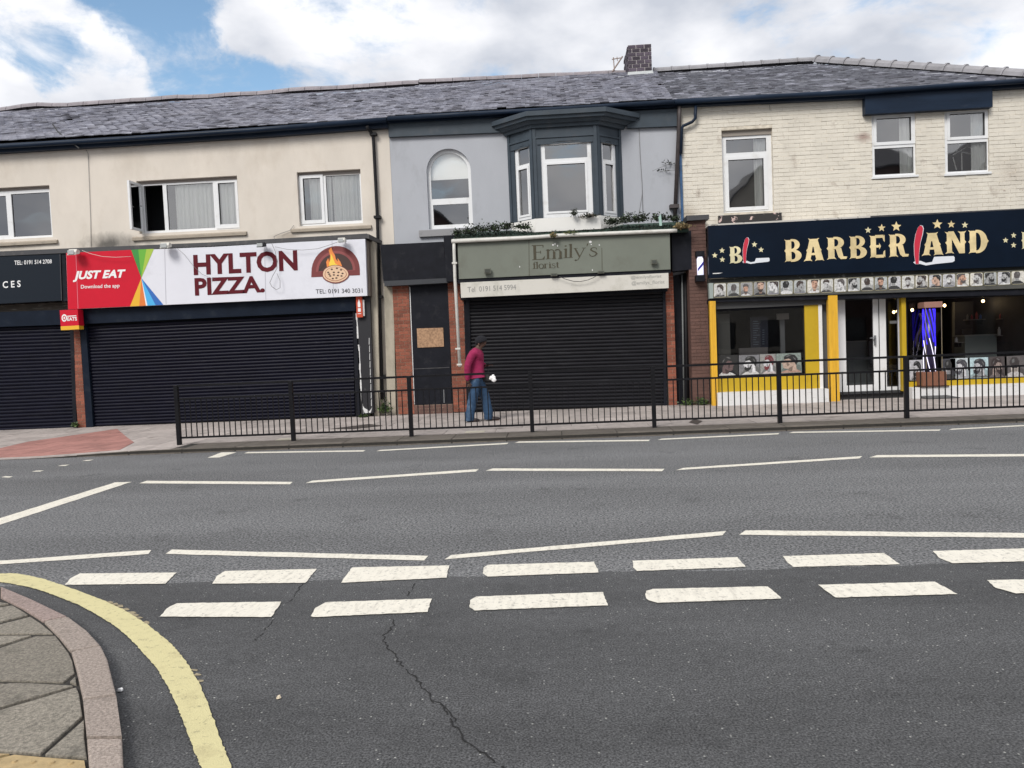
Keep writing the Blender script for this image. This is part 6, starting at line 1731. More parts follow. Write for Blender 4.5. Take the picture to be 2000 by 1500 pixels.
# window posters, behind the glass
def poster(q, label, cols, **k):
    t_ = thing('window_poster', label, 'poster', P((q[0][0] + q[1][0]) / 2, q[2][1], 17.15), 'haircut posters along the foot of the barber windows')
    pslab(q, 17.15, .006, 'sheet', M_black, t_)
    for kk_, c_ in enumerate(cols):
        portrait(t_, c_[0], 17.148 - .006 * 0, *c_[1:5], rnd=0, name='portrait', **(c_[5] if len(c_) > 5 else {}))
poster([(1401, 694), (1441, 693), (1442, 733), (1402, 735)], 'leftmost haircut poster, dark skinned man in profile on black', [([(1403, 694), (1441, 693), (1442, 733), (1403, 735)], (.015, .015, .02), (.12, .08, .08), (.02, .02, .02), (.5, .5, .5), dict(flip=True, beard=False))])
poster([(1442.2, 694), (1483, 692.5), (1484, 731), (1443, 733)], 'black and white poster of a bearded man in profile, second from the left window post', [([(1443, 694), (1483, 692.5), (1484, 731), (1443.5, 733)], (.17, .17, .18), (.6, .6, .62), (.02, .02, .02), (.5, .5, .5), {})])
poster([(1483.7, 692), (1515, 691), (1516, 730), (1484.5, 731)], 'narrow poster of a pale head with reddish hair behind the railing post', [([(1484, 692), (1515, 691), (1516, 730), (1485, 731)], (.25, .25, .24), (.55, .55, .57), (.14, .03, .035), (.45, .4, .4), dict(kind=0))])
poster([(1515.7, 691), (1564, 689), (1566, 727.5), (1516.7, 730)], 'poster of a man with a black quiff nearest the yellow panel', [([(1516, 691), (1564, 689), (1566, 727.5), (1517, 730)], (.2, .24, .22), (.42, .31, .25), (.012, .012, .012), (.35, .22, .18), dict(beard=False))])
poster([(1776, 703.5), (1802, 702.5), (1803, 742), (1777, 743)], 'black and white poster of a bearded head just left of the blue lit pole', [([(1776, 703.5), (1802, 702.5), (1803, 742), (1777, 743)], (.45, .45, .47), (.5, .5, .52), (.02, .02, .02), (.03, .03, .03), dict(kind=0))])
poster([(1838, 701), (1930, 697.5), (1931, 738), (1839, 741)], 'wide pale blue poster of three black and white heads right of the lit pole', [([(1838, 701), (1866, 700), (1867, 740), (1839, 741)], (.05, .05, .06), (.42, .42, .44), (.015, .015, .02), (.03, .03, .03), dict(kind=2)), ([(1856, 700), (1894, 698.8), (1895, 739), (1857, 740)], (.45, .5, .52), (.5, .5, .52), (.05, .05, .055), (.3, .3, .32), {}), ([(1890, 699), (1930, 697.5), (1931, 738), (1891, 739)], (.4, .52, .55), (.4, .4, .42), (.03, .03, .035), (.12, .12, .12), dict(flip=False))])
poster([(1930.3, 697), (2000, 694), (2001, 736), (1931.3, 738)], 'sepia poster of a barber at work at the right edge of the window', [([(1931, 697), (1966, 695.5), (1967, 737), (1932, 738)], (.06, .05, .05), (.28, .22, .2), (.03, .02, .02), (.12, .1, .1), dict(flip=True)), ([(1962, 696), (2000, 694), (2001, 736), (1963, 737)], (.1, .09, .09), (.45, .4, .37), (.04, .03, .03), (.42, .4, .4), dict(kind=2))])

# ================================================================== LIGHTS, LAMPS AND CABLES ON THE WALLS
def floodlight(px, Y, label, m, s=.085, tilt=-20, up=1):
    c = P(*px, Y); t_ = thing('floodlight', label, 'light', c, 'floodlights on the shop signs')
    h = s
    MB().hexa([c + Vector((-h * .8, -.2, -h * .7)), c + Vector((h * .8, -.2, -h * .7)), c + Vector((h, -.06, -h * .35)), c + Vector((-h, -.06, -h * .35))], [c + Vector((-h * .8, -.12, h * .5)), c + Vector((h * .8, -.12, h * .5)), c + Vector((h * .8, 0, h * .3)), c + Vector((-h * .8, 0, h * .3))]).build('housing', m, t_, bevel=.006)
    MB().box(c.x - h * .6, c.x + h * .6, c.y - .215, c.y - .201, c.z - h * .55, c.z + h * .2).build('lens', mat('lens_grey', (.4, .42, .42), .15), t_)
    MB().tube([c + Vector((0, 0, 0)), c + Vector((0, .12, .03)), c + Vector((0, .22, .03))], .014, 6).build('bracket', M_pipe, t_)
floodlight((149, 493), 17.1, 'white floodlight hanging over the top of the red panel', M_float, .12)
floodlight((328, 480), 17.1, 'white floodlight at the middle of the head trim left of the maroon lettering', M_float, .12)
floodlight((514, 479), 17.1, 'black floodlight above the last letters of the maroon lettering', M_pipe, .1)
floodlight((670, 470), 17.1, 'tilted silver floodlight above the oven picture', M_float, .1)
def smalllight(px, Y, w, h, label):
    x0, x1, z0, z1 = BX(px[0] - w / 2, px[0] + w / 2, px[1] - h / 2, px[1] + h / 2, Y)
    t_ = thing('sign_light', label, 'light', ((x0 + x1) / 2, Y, z0), 'small lights on the florist fascia')
    MB().box(x0, x1, Y, Y + .07, z0, z1).build('housing', mat('sage_metal', (.11, .115, .09), .5), t_, bevel=.005)
    MB().box(x0 + .02, x1 - .02, Y - .01, Y - .001, z0 + .02, z1 - .02).build('lens', mat('lens_dark', (.06, .065, .055), .2), t_)
    MB().box((x0 + x1) / 2 - .02, (x0 + x1) / 2 + .02, Y + .0701, Y + .1, z0 + .01, z1 - .01).build('bracket', M_pipe, t_)
smalllight((952, 529), 16.96, 13, 10, 'square fascia light at the left of the sage sign')
smalllight((1278, 511), 16.96, 12, 9, 'square fascia light at the right end of the sage sign')
smalllight((1082, 536), 16.98, 13, 6, 'low flat light under the word florist')
smalllight((1174, 531), 16.98, 13, 5.5, 'low flat light right of the florist lettering')
def cable(px, Y, r, m, label, sagging=None):
    pts = [P(a, b, Y if not isinstance(Y, list) else Y[i_]) for i_, (a, b) in enumerate(px)]
    o = MB().tube(pts, r, 5).build('cable', m, None, smooth=True)
    return tag(o, label, 'cable')
cable([(1092, 540), (1105, 545.5), (1120, 549.5), (1133, 550), (1148, 547), (1160, 542), (1167, 537)], 17.0, .007, M_cabled, 'dark cable sagging between the two low lights of the florist sign')
cable([(160, 489), (175, 495), (200, 501), (225, 502.5), (256, 501)], 17.08, .005, M_float, 'thin white wire drooping across the red panel')
cable([(345, 484), (360, 497), (378, 520), (395, 536), (420, 546)], 17.1, .004, M_cable, 'thin wire running down across the H of the maroon lettering')
cable([(531, 476), (538, 492), (541, 510), (541, 524), (533, 538), (527, 552), (531, 560), (540, 566), (547, 562), (547, 548), (541, 534)], 17.1, .006, M_cable, 'grey looped cable hanging over the O and N of the maroon lettering')
cable([(537, 482), (560, 487), (590, 488.5), (620, 486), (645, 478), (664, 471)], 17.1, .005, M_cable, 'grey wire slung from the black to the silver floodlight')
cable([(536, 468), (535, 462), (548, 456), (566, 450), (574, 440)], [17.18, 17.4, 17.7, 17.72, 17.72], .006, M_cable, 'grey cable climbing from the sign to the small window sill')
cable([(168, 292), (172, 300), (174, 350), (177, 430), (178, 482)], 17.735, .005, M_cable, 'thin cable running down the cream wall left of the open window')
cable([(1248, 252), (1250, 300), (1254, 360), (1256, 428)], 17.735, .006, M_cable, 'thin cable running down the grey wall right of the bay')
cable([(1254, 380), (1248, 415), (1242, 430)], 17.735, .004, M_cable, 'short loose cable beside the foot of the grey wall cable')
cable([(1503, 205), (1504, 215)], 17.72, .004, M_cabled, 'tiny black wire end hanging from the gutter of the painted brick wall')
o = MB().tube([P(103, 243, 18.0), P(112, 256, 17.9), P(125, 268, 17.7), P(140, 278, 17.55), P(155, 290, 17.5)], .016, 6).build('cable', M_cabled); tag(o, 'loose black cable lying down the slates over the left gutter', 'cable')
# wall lamp like a small barber pole
c = P(1368, 519, 17.22); t = thing('wall_lamp', 'small white lit barber lamp with blue stripe on the brown brick pier', 'lamp', c)
x0, x1, z0, z1 = BX(1362, 1374.5, 501, 537, 17.16)
MB().tube([((x0 + x1) / 2, 17.2, z0), ((x0 + x1) / 2, 17.2, z1 - .05), ((x0 + x1) / 2, 17.2, z1)], [(x1 - x0) / 2, (x1 - x0) / 2, (x1 - x0) / 3], 16).build('shade', M_lampw, t, smooth=True)
MB().hexa([P(1363, 530, 17.12), P(1363, 524, 17.12), P(1374, 510, 17.12), P(1374, 517, 17.12)][::-1], [P(1363, 530, 17.115), P(1363, 524, 17.115), P(1374, 510, 17.115), P(1374, 517, 17.115)][::-1]).build('stripe', col('stripe_blue', (.03, .03, .3)), t)
lbx((1360, 1377, 537, 549), 17.1, 17.3, 'lower_cap', M_black, t); lbx((1360, 1376, 490, 501), 17.12, 17.3, 'upper_cap', M_black, t)
# standing barber pole
zb_p = P(1820, 755, 16.95).z
c = Vector((P(1821, 740, 16.95).x, 16.98, zb_p)); t = thing('barber_pole', 'lit blue and white spiral pole on a brown wooden box', 'barber pole', c)
zbt = P(1820, 726, 16.95).z; ztt = P(1823, 601, 16.95).z; zcap = P(1825, 589.5, 16.95).z
MB().box(c.x - .25, c.x + .25, c.y - .13, c.y + .2, c.z + .02, zbt).build('wooden_box', M_wood, t, bevel=.01)
MB().box(c.x - .29, c.x + .29, c.y - .16, c.y + .22, c.z, c.z + .019).build('foot_board', mat('dark_wood', (.06, .03, .02), .6), t)
MB().box(c.x - .19, c.x + .19, c.y - .13, c.y + .18, ztt, zcap).build('top_cap', mat('wood_pinkish', (.3, .16, .12), .5), t, bevel=.008)
cc = Vector((c.x - .04, c.y, 0)); rT = .115
for k in range(10):
    ph = k * math.pi * .2
    pts = [cc + Vector((rT * math.cos(ph + math.pi * .8 * j / 30), rT * math.sin(ph + math.pi * .8 * j / 30), ztt - .02 - (ztt - zbt - .03) * j / 30)) for j in range(31)]
    cut = 15 + (k * 7) % 5
    MB().tube(pts[:cut], .015 if k % 2 else .011, 6).build('light_strip', M_neon, t, smooth=True)
    if k % 2: MB().tube(pts[cut - 1:], .008, 6).build('light_strip', M_neonw, t, smooth=True)
MB().tube([cc + Vector((0, 0, zbt)), cc + Vector((0, 0, ztt))], .106, 20).build('core', mat('core_dark', (.02, .015, .06), .3), t, smooth=True)
for s in (-1, 1):
    MB().tube([Vector((c.x + s * .165, c.y - .12, zbt)), Vector((c.x + s * .165, c.y - .12, ztt))], .008, 6).build('corner_rod', mat('brass_rod', (.3, .25, .15), .4, metal=.5), t)
# television aerial by the chimney
c = P(1203, 138, 21.7); t = thing('tv_aerial', 'small rusty aerial leaning against the left of the chimney stack', 'aerial', c)
for pts, r_ in (([P(1196, 140, 21.7), P(1216, 110, 21.7)], .02), ([P(1200, 138, 21.7), P(1198, 112, 21.7)], .014), ([P(1195, 116, 21.7), P(1212, 113, 21.7)], .014), ([P(1205, 111, 21.7), P(1206, 119, 21.7)], .01), ([P(1198, 112, 21.7), P(1199, 120, 21.7)], .01)):
    MB().tube(pts, r_, 6).build('rod', mat('rusty_metal', (.32, .25, .22), .7, metal=.3), t)

# ================================================================== PLANTS
def leaves(mb, c, n, spread, size, rr, up=.5, mi=0):
    for _ in range(n):
        p = c + Vector((rr.gauss(0, spread[0]), rr.gauss(0, spread[1]), abs(rr.gauss(0, spread[2]))))
        a = Vector((rr.uniform(-1, 1), rr.uniform(-1, 1), rr.uniform(-.2, 1))).normalized(); b = a.cross(Vector((rr.uniform(-1, 1), rr.uniform(-1, 1), rr.uniform(-1, 1)))).normalized()
        s = size * rr.uniform(.5, 1.3)
        mb.face([p, p + a * s * .5 + b * s * .28, p + a * s, p + a * s * .5 - b * s * .28], rr.choice((0, 0, 1)))
def plant(x, y, Y, n, w, h, label, size=.06, mats=(M_leafd, M_leaf), stems=4, seed=0, name='roof_plant', group='weeds growing in the shop gutter'):
    rr = random.Random(seed); c = P(x, y, Y); t_ = thing(name, label, 'plant', c, group)
    st = MB()
    for _ in range(stems):
        e_ = c + Vector((rr.uniform(-w, w), rr.uniform(-.05, .05), h * rr.uniform(.6, 1.2)))
        st.tube([c + Vector((rr.uniform(-w, w) * .5, 0, -.02)), (c + e_) / 2 + Vector((rr.uniform(-.03, .03), 0, 0)), e_], [.006, .004, .002], 4)
    tag(st.build('stems', M_leafd, t_), kind='stuff')
    mb = MB(); leaves(mb, c, int(n * 2.2), (w * .5, .05, h * .5), size, rr)
    for s_ in range(5): leaves(mb, c + Vector((rr.uniform(-w, w) * .8, 0, rr.uniform(0, h * .7))), 14, (.025, .02, .02), size * .9, rr)
    tag(mb.build('foliage', list(mats), t_), kind='stuff')
PL = [(893, 456, 60, .1, .08, 'dark sprig at the left end of the florist gutter'), (918, 455, 90, .16, .16, 'leafy weed just right of the arched window sill'), (944, 451, 110, .2, .14, 'clump of dark leaves under the left bay pane'), (968, 450, 60, .14, .16, 'wispy dry grass tuft left of the bay apron'),
      (990, 446, 70, .12, .13, 'spiky dark green tuft at the left corner of the bay apron'), (1022, 445, 80, .17, .09, 'round leaved weed below the left part of the bay apron'), (1196, 436, 90, .16, .12, 'dark weed below the right part of the bay apron'), (1222, 433, 100, .18, .16, 'bushy reddish weed just right of the bay'),
      (1250, 431, 120, .2, .15, 'tall dark weed at the foot of the grey wall cable'), (1290, 429, 110, .2, .13, 'thick weed left of the brown downpipe'), (1318, 430, 70, .12, .1, 'small weed at the foot of the brown downpipe')]
for i, (x, y, n, w, h, lab) in enumerate(PL):
    plant(x, y + 2, 17.2 if x < 1040 or x > 1180 else 17.1, n, w, h, lab, seed=40 + i)
plant(1115, 458, 17.02, 90, .16, .05, 'yellowish green creeping weed in the middle of the florist gutter', .05, (M_leaf, mat('leaf_olive', (.16, .16, .05), .7)), seed=60)
plant(1082, 464, 16.95, 50, .05, .08, 'pale drooping weed over the gutter joint', .05, (M_leaf2, M_leaf), seed=61)
plant(1150, 424, 17.15, 90, .2, .05, 'mossy plants and debris on the sill below the wide bay pane', .05, (M_leafd, mat('debris_grey', (.2, .17, .14), .9)), seed=62)
plant(1122, 421, 17.12, 45, .06, .12, 'dark stalk of weeds at the middle of the bay sill', .05, seed=63)
plant(1332, 445, 17.0, 170, .13, .05, 'dry straw coloured grass tuft at the right end of the florist gutter', .07, (M_leaf2, mat('straw_grass', (.3, .23, .12), .9)), seed=64)
mo = MB(); rr = random.Random(77)
for _ in range(2600):
    u_ = rr.random(); c = P(886 + u_ * 430, 468 - u_ * 19.5, 17.08) + Vector((0, rr.uniform(0, .45), 0)); c.z += (c.y - 17.08) * .38
    leaves(mo, c, 1, (.01, .01, .02), .045, rr)
tag(mo.build('moss', [M_leafd, M_flatgreen]), 'dark green moss and low weeds carpeting the florist roof edge', 'moss', kind='stuff')
o = MB(); 
for (a, b) in (((1292, 425), (1291, 408)), ((1291, 440), (1288, 420))): pass
o.hexa([P(1288, 441, 16.98), P(1293, 441, 16.98), P(1293, 441, 17.03), P(1288, 441, 17.03)], [P(1286, 424, 16.98), P(1291, 418, 16.98), P(1291, 418, 17.03), P(1286, 424, 17.03)])
tag(o.build('plastic_scrap', mat('plastic_green', (.35, .5, .45), .4)), 'pale green scrap of plastic standing in the right end of the florist gutter', 'litter')
o.v.clear(); 
# twigs on the grey wall
t = thing('wall_shoot', 'dead twigs with dark leaves sprouting from the grey wall beside the brown downpipe', 'plant', P(1300, 345, 17.7))
tw = MB()
for pts in ([(1318, 318), (1308, 320), (1290, 327), (1274, 334)], [(1318, 333), (1300, 333), (1288, 336)], [(1322, 330), (1310, 318)], [(1328, 321), (1321, 326)]):
    tw.tube([P(a, b, 17.7 - .03) for a, b in pts], .004, 4)
tag(tw.build('twigs', M_cable, t), kind='stuff')
mb = MB(); rr = random.Random(9)
for (a, b) in ((1300, 321), (1306, 319), (1308, 323), (1296, 334), (1290, 335), (1302, 334), (1300, 318)): leaves(mb, P(a, b, 17.69), 4, (.04, .02, .02), .07, rr)
tag(mb.build('foliage', [M_leafd, M_leafd], t), kind='stuff')
for i, (x, y, Y, n, w, h, lab) in enumerate(((752, 806, 17.45, 110, .12, .2, 'green weed at the foot of the black downpipe'), (1345, 792, 17.3, 70, .14, .12, 'low weeds at the mouth of the dark recess'), (1372, 790, 17.2, 60, .14, .1, 'weeds at the foot of the brown brick pier'),
                                       (710, 816, 17.3, 40, .1, .07, 'tiny weed at the foot of the shabby black pier'), (147, 833, 17.35, 30, .05, .08, 'small weed at the foot of the left shutter'))):
    plant(x, y, Y, n, w, h, lab, .06, (M_leaf, mat('leaf_bright', (.08, .13, .03), .6)), seed=80 + i, name='pavement_weed', group='weeds along the foot of the shops')

# ================================================================== RAILING
RY = lambda x: 13.13 + .012 * x
px_ = [-6.63, -4.6, -2.53, -.44, 1.64, 3.75, 5.85, 7.93, 10.0, 12.1]
t = thing('guard_railing', 'long black pedestrian guard railing along the kerb in front of the shops', 'railing', (px_[0], RY(px_[0]), PZ))
ztop = P(1035, 724, RY(-.44)).z; zmid = ztop - .25; zlow = PZ + .125
pm = MB().box(-.034, .034, -.034, .034, 0, ztop - PZ + .005); pm = pm.build('post', M_rail, t, origin=(0, 0, 0), bevel=.004)
bm_ = MB().box(-.0075, .0075, -.0075, .0075, 0, zmid - zlow - .001); bm_ = bm_.build('bar', M_rail, t, origin=(0, 0, 0))
firstp = firstb = True
for i, x in enumerate(px_):
    if firstp: place(pm, (x, RY(x), PZ - .01), t); firstp = False
    else: dupo(pm, (x, RY(x), PZ - .01), t)
for a, b in zip(px_[:-1], px_[1:]):
    for z, h_, w_ in ((ztop - .02, .036, .02), (zmid, .032, .014), (zlow, .032, .014)):
        x0, x1 = a + .036, b - .036
        MB().hexa([(x0, RY(x0) - w_, z - h_ / 2), (x1, RY(x1) - w_, z - h_ / 2), (x1, RY(x1) + w_, z - h_ / 2), (x0, RY(x0) + w_, z - h_ / 2)], [(x0, RY(x0) - w_, z + h_ / 2), (x1, RY(x1) - w_, z + h_ / 2), (x1, RY(x1) + w_, z + h_ / 2), (x0, RY(x0) + w_, z + h_ / 2)]).build('rail', M_rail, t)
    n = 19
    for k in range(n):
        x = a + .034 + (b - a - .068) * (k + 1) / (n + 1)
        w = (x, RY(x), zlow + .0005)
        if firstb: place(bm_, w, t); firstb = False
        else: dupo(bm_, w, t)

# ================================================================== PERSON
def skin(name, verts, edges, radii, m, parent, root=0, sub=2):
    org = WORLD[parent] if parent else Vector((0, 0, 0))
    me = bpy.data.meshes.new(name)
    me.from_pydata([Vector(v) - org for v in verts], edges, [])
    o = bpy.data.objects.new(name, me); C.objects.link(o)
    me.materials.append(m)
    sk = o.modifiers.new('skin', 'SKIN'); sk.use_smooth_shade = True
    for i, r_ in enumerate(radii):
        v = me.skin_vertices[0].data[i]
        v.radius = r_ if isinstance(r_, tuple) else (r_, r_)
        v.use_root = (i == root)
    sb = o.modifiers.new('sub', 'SUBSURF'); sb.levels = sub; sb.render_levels = sub
    bpy.context.view_layer.update()
    me2 = bpy.data.meshes.new_from_object(o.evaluated_get(bpy.context.evaluated_depsgraph_get()))
    o.modifiers.clear(); o.data = me2
    for p in me2.polygons: p.use_smooth = True
    if not me2.materials: me2.materials.append(m)
    if parent: o.parent = parent
    WORLD[o] = org
    return o
PY = 15.35
def fold(o, amp, hem=None):
    """soft creases in cloth; hem: nothing below this height, so that the cuff ends in a clean open edge"""
    org = WORLD[o]
    for v in o.data.vertices:
        w = v.co + org
        k = mnoise.noise(Vector((w.x * 16, w.y * 16, w.z * 5))) + .6 * mnoise.noise(Vector((w.x * 9 + w.z * 14, w.y * 20, w.z * 22)))
        v.co += v.normal * k * amp
        if hem is not None and v.co.z + org.z < hem: v.co.z = hem - org.z
    o.data.update()
def J(px, py, dy=0.0):
    v = P(px, py, PY); return Vector((v.x, PY + dy, v.z))
foot = J(937, 824); foot.z = PZ
per = thing('person', 'person in magenta jumper, loose blue jeans and black hat walking with a phone', 'person', foot)
neck = J(934, 680); head0 = J(938, 674)
V = [J(931, 735), J(930, 718), J(928, 700), J(930, 686), J(935, 678.5), J(941, 669.5), J(944, 662),    # 0-6 pelvis, belly, chest, upper chest, neck, head, crown
     J(925, 691, -.17), J(917, 713, -.235), J(915.5, 738, -.2), J(917, 748, -.19),                   # 7-10 near arm
     J(930, 689, .17), J(937, 712, .22), J(950, 714, .08),                                            # 11-13 far arm
     J(930, 740, -.09), J(925, 779, -.1), J(917, 815, -.1), J(925, 821.5, -.1), J(936, 822, -.1),             # 14-18 near (rear) leg
     J(934, 740, .08), J(951, 776, .09), J(955, 812, .09), J(960, 820.5, .09), J(975, 820.5, .09),       # 19-23 far (front) leg
     J(944, 676.5), J(949, 672)]                                                                        # 24 jaw, 25 nose
Ed = [(0, 1), (1, 2), (2, 3), (3, 4), (4, 5), (5, 6), (3, 7), (7, 8), (8, 9), (9, 10), (3, 11), (11, 12), (12, 13), (0, 14), (14, 15), (15, 16), (16, 17), (17, 18), (0, 19), (19, 20), (20, 21), (21, 22), (22, 23), (5, 24), (5, 25)]
Rd = [(.12, .11), (.11, .11), (.12, .13), (.085, .11), .05, (.085, .092), (.07, .075), .03, .03, .027, .034, .03, .03, .026, .085, .06, .045, .04, .03, .085, .06, .045, .04, .03, .045, .018]
body = skin('body', V, Ed, Rd, M_skin, per)
# near hand fingers: one relaxed hand, one holding the phone
def hand(base, d, side_, curl, thumb, name):
    d = d.normalized(); side_ = side_.normalized(); nrm = d.cross(side_).normalized()
    vs, es, rs = [base, base + d * .045], [(0, 1)], [.024, .03]
    for k, ln in enumerate((.062, .072, .067, .052)):
        o_ = base + d * .075 + side_ * (.028 - .019 * k)
        i_ = len(vs)
        vs += [o_, o_ + d * ln * .5 + nrm * curl * .2 * ln, o_ + d * ln * .85 + nrm * curl * .7 * ln]; es += [(1, i_), (i_, i_ + 1), (i_ + 1, i_ + 2)]; rs += [.0095, .0085, .007]
    i_ = len(vs); vs += [base + d * .03 + side_ * .035 * thumb, base + d * .065 + side_ * .055 * thumb + nrm * curl * .02]; es += [(0, i_), (i_, i_ + 1)]; rs += [.011, .009]
    return skin(name, vs, es, rs, M_skin, per, root=0, sub=1)
hand(J(917, 746, -.19), Vector((.1, 0, -1)), Vector((1, .1, 0)), .5, 1, 'hand')
hand(J(950, 714, .08), Vector((1, -.15, .15)), Vector((0, -1, 0)), .7, 1, 'hand')
# jumper
Vj = [J(931, 733), J(929.5, 722), J(929, 704), J(930, 689), J(935, 680.5), J(924.5, 690, -.185), J(915.5, 713, -.235), J(915, 738, -.21), J(916, 744, -.2), J(931, 690, .175), J(938, 712.5, .225), J(947.5, 714, .1)]
Ej = [(0, 1), (1, 2), (2, 3), (3, 4), (3, 5), (5, 6), (6, 7), (7, 8), (3, 9), (9, 10), (10, 11)]
Rj = [(.15, .155), (.165, .165), (.17, .185), (.15, .18), (.075, .08), .088, .074, .052, .038, .085, .065, .042]
j_ = skin('jumper', Vj, Ej, Rj, M_jumper, per, root=1, sub=3)
# jeans, wide
Vt = [J(931, 732), J(931.5, 740), J(929, 748, -.1), J(925, 780, -.11), J(919, 806, -.11), J(916.5, 829, -.11), J(935.5, 748, .085), J(947, 776, .09), J(952.5, 804, .09), J(954.5, 829, .09)]
Et = [(0, 1), (1, 2), (2, 3), (3, 4), (4, 5), (1, 6), (6, 7), (7, 8), (8, 9)]
Rt = [(.135, .145), (.145, .15), .112, .098, .1, .098, .112, .102, .1, .096]
je = skin('jeans', Vt, Et, Rt, M_denim, per, root=1, sub=3)
fold(je, .012, hem=PZ + .028)
fold(j_, .009)
# knitted hat, shoes
h0 = J(939.5, 666.5); hm = MB().ball(h0, .125, .112, .118, 20, 14)
hm.v = [v if v.z > h0.z - .035 + (v.x - h0.x) * .35 else Vector((v.x, v.y, h0.z - .035 + (v.x - h0.x) * .35)) for v in hm.v]
hm.build('knitted_hat', M_hat, per, smooth=True)
for (a, dy) in (((925, 822), -.1), ((963, 820.5), .09)):
    c = J(a[0], a[1], dy); c.z = PZ + .035
    mb = MB().ball(c, .14, .05, .045, 14, 8); mb.v = [Vector((v.x, v.y, max(v.z, PZ + .002))) for v in mb.v]
    mb.build('shoe', M_shoe, per, smooth=True)
mb = MB().ball(J(946, 669), .012, .012, .02, 8, 6); 
mb = MB().ball(J(936, 672.5, -.09), .02, .012, .03, 8, 6); mb.build('ear', M_skin, per, smooth=True)
c = J(956, 710.5, .03)
ph = thing('mobile_phone', 'mobile phone held flat in front by the walking person', 'phone', c)
a = Vector((.075, 0, .012)); b_ = Vector((0, .036, 0)); n_ = Vector((0, 0, .005))
MB().hexa([c - a - b_ - n_, c + a - b_ - n_, c + a + b_ - n_, c - a + b_ - n_], [c - a - b_ + n_, c + a - b_ + n_, c + a + b_ + n_, c - a + b_ + n_]).build('case', M_hat, ph, bevel=.003)
MB().face([c - a * .93 - b_ * .93 + n_ * 1.3, c + a * .93 - b_ * .93 + n_ * 1.3, c + a * .93 + b_ * .93 + n_ * 1.3, c - a * .93 + b_ * .93 + n_ * 1.3]).build('screen', mat('phone_screen', (.35, .37, .4), .1), ph)
c = J(951, 745, .05)
bg_ = thing('handbag', 'dark bag carried at the front hip with a white tissue sticking out', 'bag', c)
mb = MB(); mb.hexa([c + Vector((-.1, -.06, 0)), c + Vector((.07, -.06, 0)), c + Vector((.07, .06, 0)), c + Vector((-.1, .06, 0))], [c + Vector((-.09, -.045, .17)), c + Vector((.05, -.045, .19)), c + Vector((.05, .045, .19)), c + Vector((-.09, .045, .17))])
mb.build('bag_body', mat('bag_black', (.012, .01, .01), .6), bg_, bevel=.02)
MB().tube([c + Vector((-.07, 0, .17)), c + Vector((-.06, .02, .3)), c + Vector((0, .06, .33)), c + Vector((.04, 0, .18))], .008, 6).build('strap', M_hat, bg_)
mb = MB(); rr = random.Random(2)
for (dx, dz, r_) in ((.1, .07, .045), (.14, .03, .05), (.13, .11, .028), (.07, .05, .025), (.15, .08, .03)): mb.ball(c + Vector((dx, -.05, dz)), r_, r_ * .7, r_, 8, 6)
mb.v = [v + Vector((rr.uniform(-.007, .007), 0, rr.uniform(-.007, .007))) for v in mb.v]
mb.build('tissue', M_tissue, bg_)

# ================================================================== LITTER
def scrap(px, w, h, label, m, seed):
    rr = random.Random(seed); c = G(*px, .006); mb = MB()
    mb.hexa([c + Vector((math.cos(a) * w * rr.uniform(.6, 1.1), math.sin(a) * h * rr.uniform(.6, 1.1), 0)) for a in [k * 1.047 for k in range(6)]], [c + Vector((math.cos(a) * w * rr.uniform(.4, .8), math.sin(a) * h * rr.uniform(.3, .7), rr.uniform(.008, .014))) for a in [k * 1.047 for k in range(6)]])
    tag(mb.build('litter', m), label, 'litter')
scrap((235, 1349), .02, .014, 'white scrap of litter against the corner kerb', M_tissue, 1)
scrap((544, 1363), .012, .016, 'small curled pale scrap on the dark asphalt', mat('scrap_cream', (.7, .6, .45), .8), 2)
scrap((1498, 1025 + 0), .012, .008, 'tiny white fleck on the asphalt below the third zigzag', M_tissue, 3) if False else None

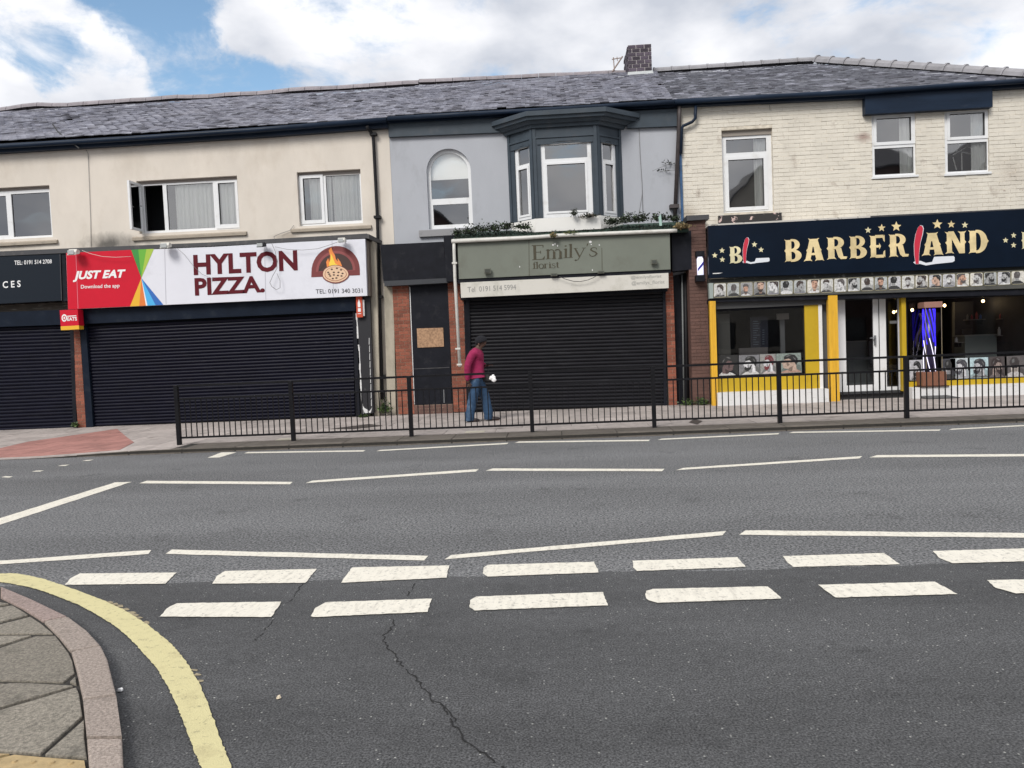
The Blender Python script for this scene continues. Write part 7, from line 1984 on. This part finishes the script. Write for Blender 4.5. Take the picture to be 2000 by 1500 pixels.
# ================================================================== HOUSES ACROSS THE ROAD (seen only in the window reflections)
def house(x0, x1, y0, y1, ze, zr, gable, label, m, mr):
    t_ = thing('house', label, 'building', ((x0 + x1) / 2, y1, 0))
    holes = []
    n = 3
    for k in range(n):
        xc = x0 + (x1 - x0) * (k + .5) / n
        holes.append((xc - .5, xc + .5, 3.6, 5.2)); holes.append((xc - .6, xc + .6, .9, 2.4))
    w_ = MB(); wall_grid(w_, x0, x1, 0, ze, holes, 0, .3)
    w_.v = [Vector((v.x, y1 - v.y, v.z)) for v in w_.v]; w_.f = [f[::-1] for f in w_.f]
    w_.box(x0, x1, y0, y0 + .3, 0, ze); w_.box(x0, x0 + .3, y0 + .3, y1 - .3, 0, ze); w_.box(x1 - .3, x1, y0 + .3, y1 - .3, 0, ze)
    if gable:
        xm = (x0 + x1) / 2
        w_.hexa([(x0, y1 - .3, ze), (x1, y1 - .3, ze), (xm, y1 - .3, zr)][::1], [(x0, y1, ze), (x1, y1, ze), (xm, y1, zr)])
    w_.build('wall', m, t_)
    for h in holes:
        MB().box(h[0], h[1], y1 - .2, y1 - .15, h[2], h[3]).build('window', mat('dark_glass', (.03, .035, .04), .1), t_)
    r_ = MB()
    if gable:
        xm = (x0 + x1) / 2
        r_.hexa([(x0 - .2, y0, ze - .1), (x0 - .2, y1 + .2, ze - .1), (xm, y1 + .2, zr), (xm, y0, zr)], [(x0 - .2, y0, ze), (x0 - .2, y1 + .2, ze), (xm, y1 + .2, zr + .12), (xm, y0, zr + .12)])
        r_.hexa([(xm, y0, zr), (xm, y1 + .2, zr), (x1 + .2, y1 + .2, ze - .1), (x1 + .2, y0, ze - .1)], [(xm, y0, zr + .12), (xm, y1 + .2, zr + .12), (x1 + .2, y1 + .2, ze), (x1 + .2, y0, ze)])
    else:
        ym = (y0 + y1) / 2
        r_.hexa([(x0, y1 + .2, ze - .05), (x1, y1 + .2, ze - .05), (x1, ym, zr), (x0, ym, zr)], [(x0, y1 + .2, ze + .08), (x1, y1 + .2, ze + .08), (x1, ym, zr + .12), (x0, ym, zr + .12)])
        r_.hexa([(x0, ym, zr), (x1, ym, zr), (x1, y0 - .2, ze - .05), (x0, y0 - .2, ze - .05)], [(x0, ym, zr + .12), (x1, ym, zr + .12), (x1, y0 - .2, ze + .08), (x0, y0 - .2, ze + .08)])
    r_.build('roof', mr, t_)
hm1 = mat('opposite_brick', (.07, .04, .035), .9, var=.15, vscale=4); hm2 = mat('opposite_render', (.4, .37, .32), .9); hr = mat('opposite_roof', (.07, .07, .08), .8)
house(-26, -12, -22, -10, 6.0, 8.6, False, 'opposite low terrace house to the far left across the road', hm2, hr)
house(-11.6, -3.4, -24, -12, 6.4, 10.5, True, 'opposite gabled brick house reflected in the arched window', hm1, hr)
house(8.8, 16.8, -24, -12, 7.2, 11.7, True, 'opposite pale gabled house reflected in the single painted brick window', hm2, hr)
house(17.2, 22.6, -26, -12.5, 11.4, 14.2, False, 'opposite tall narrow house reflected in the left of the paired windows', hm1, hr)
house(23.4, 34.0, -26, -12, 8.6, 14.0, True, 'opposite broad gabled house reflected in the rightmost upper window', hm1, hr)
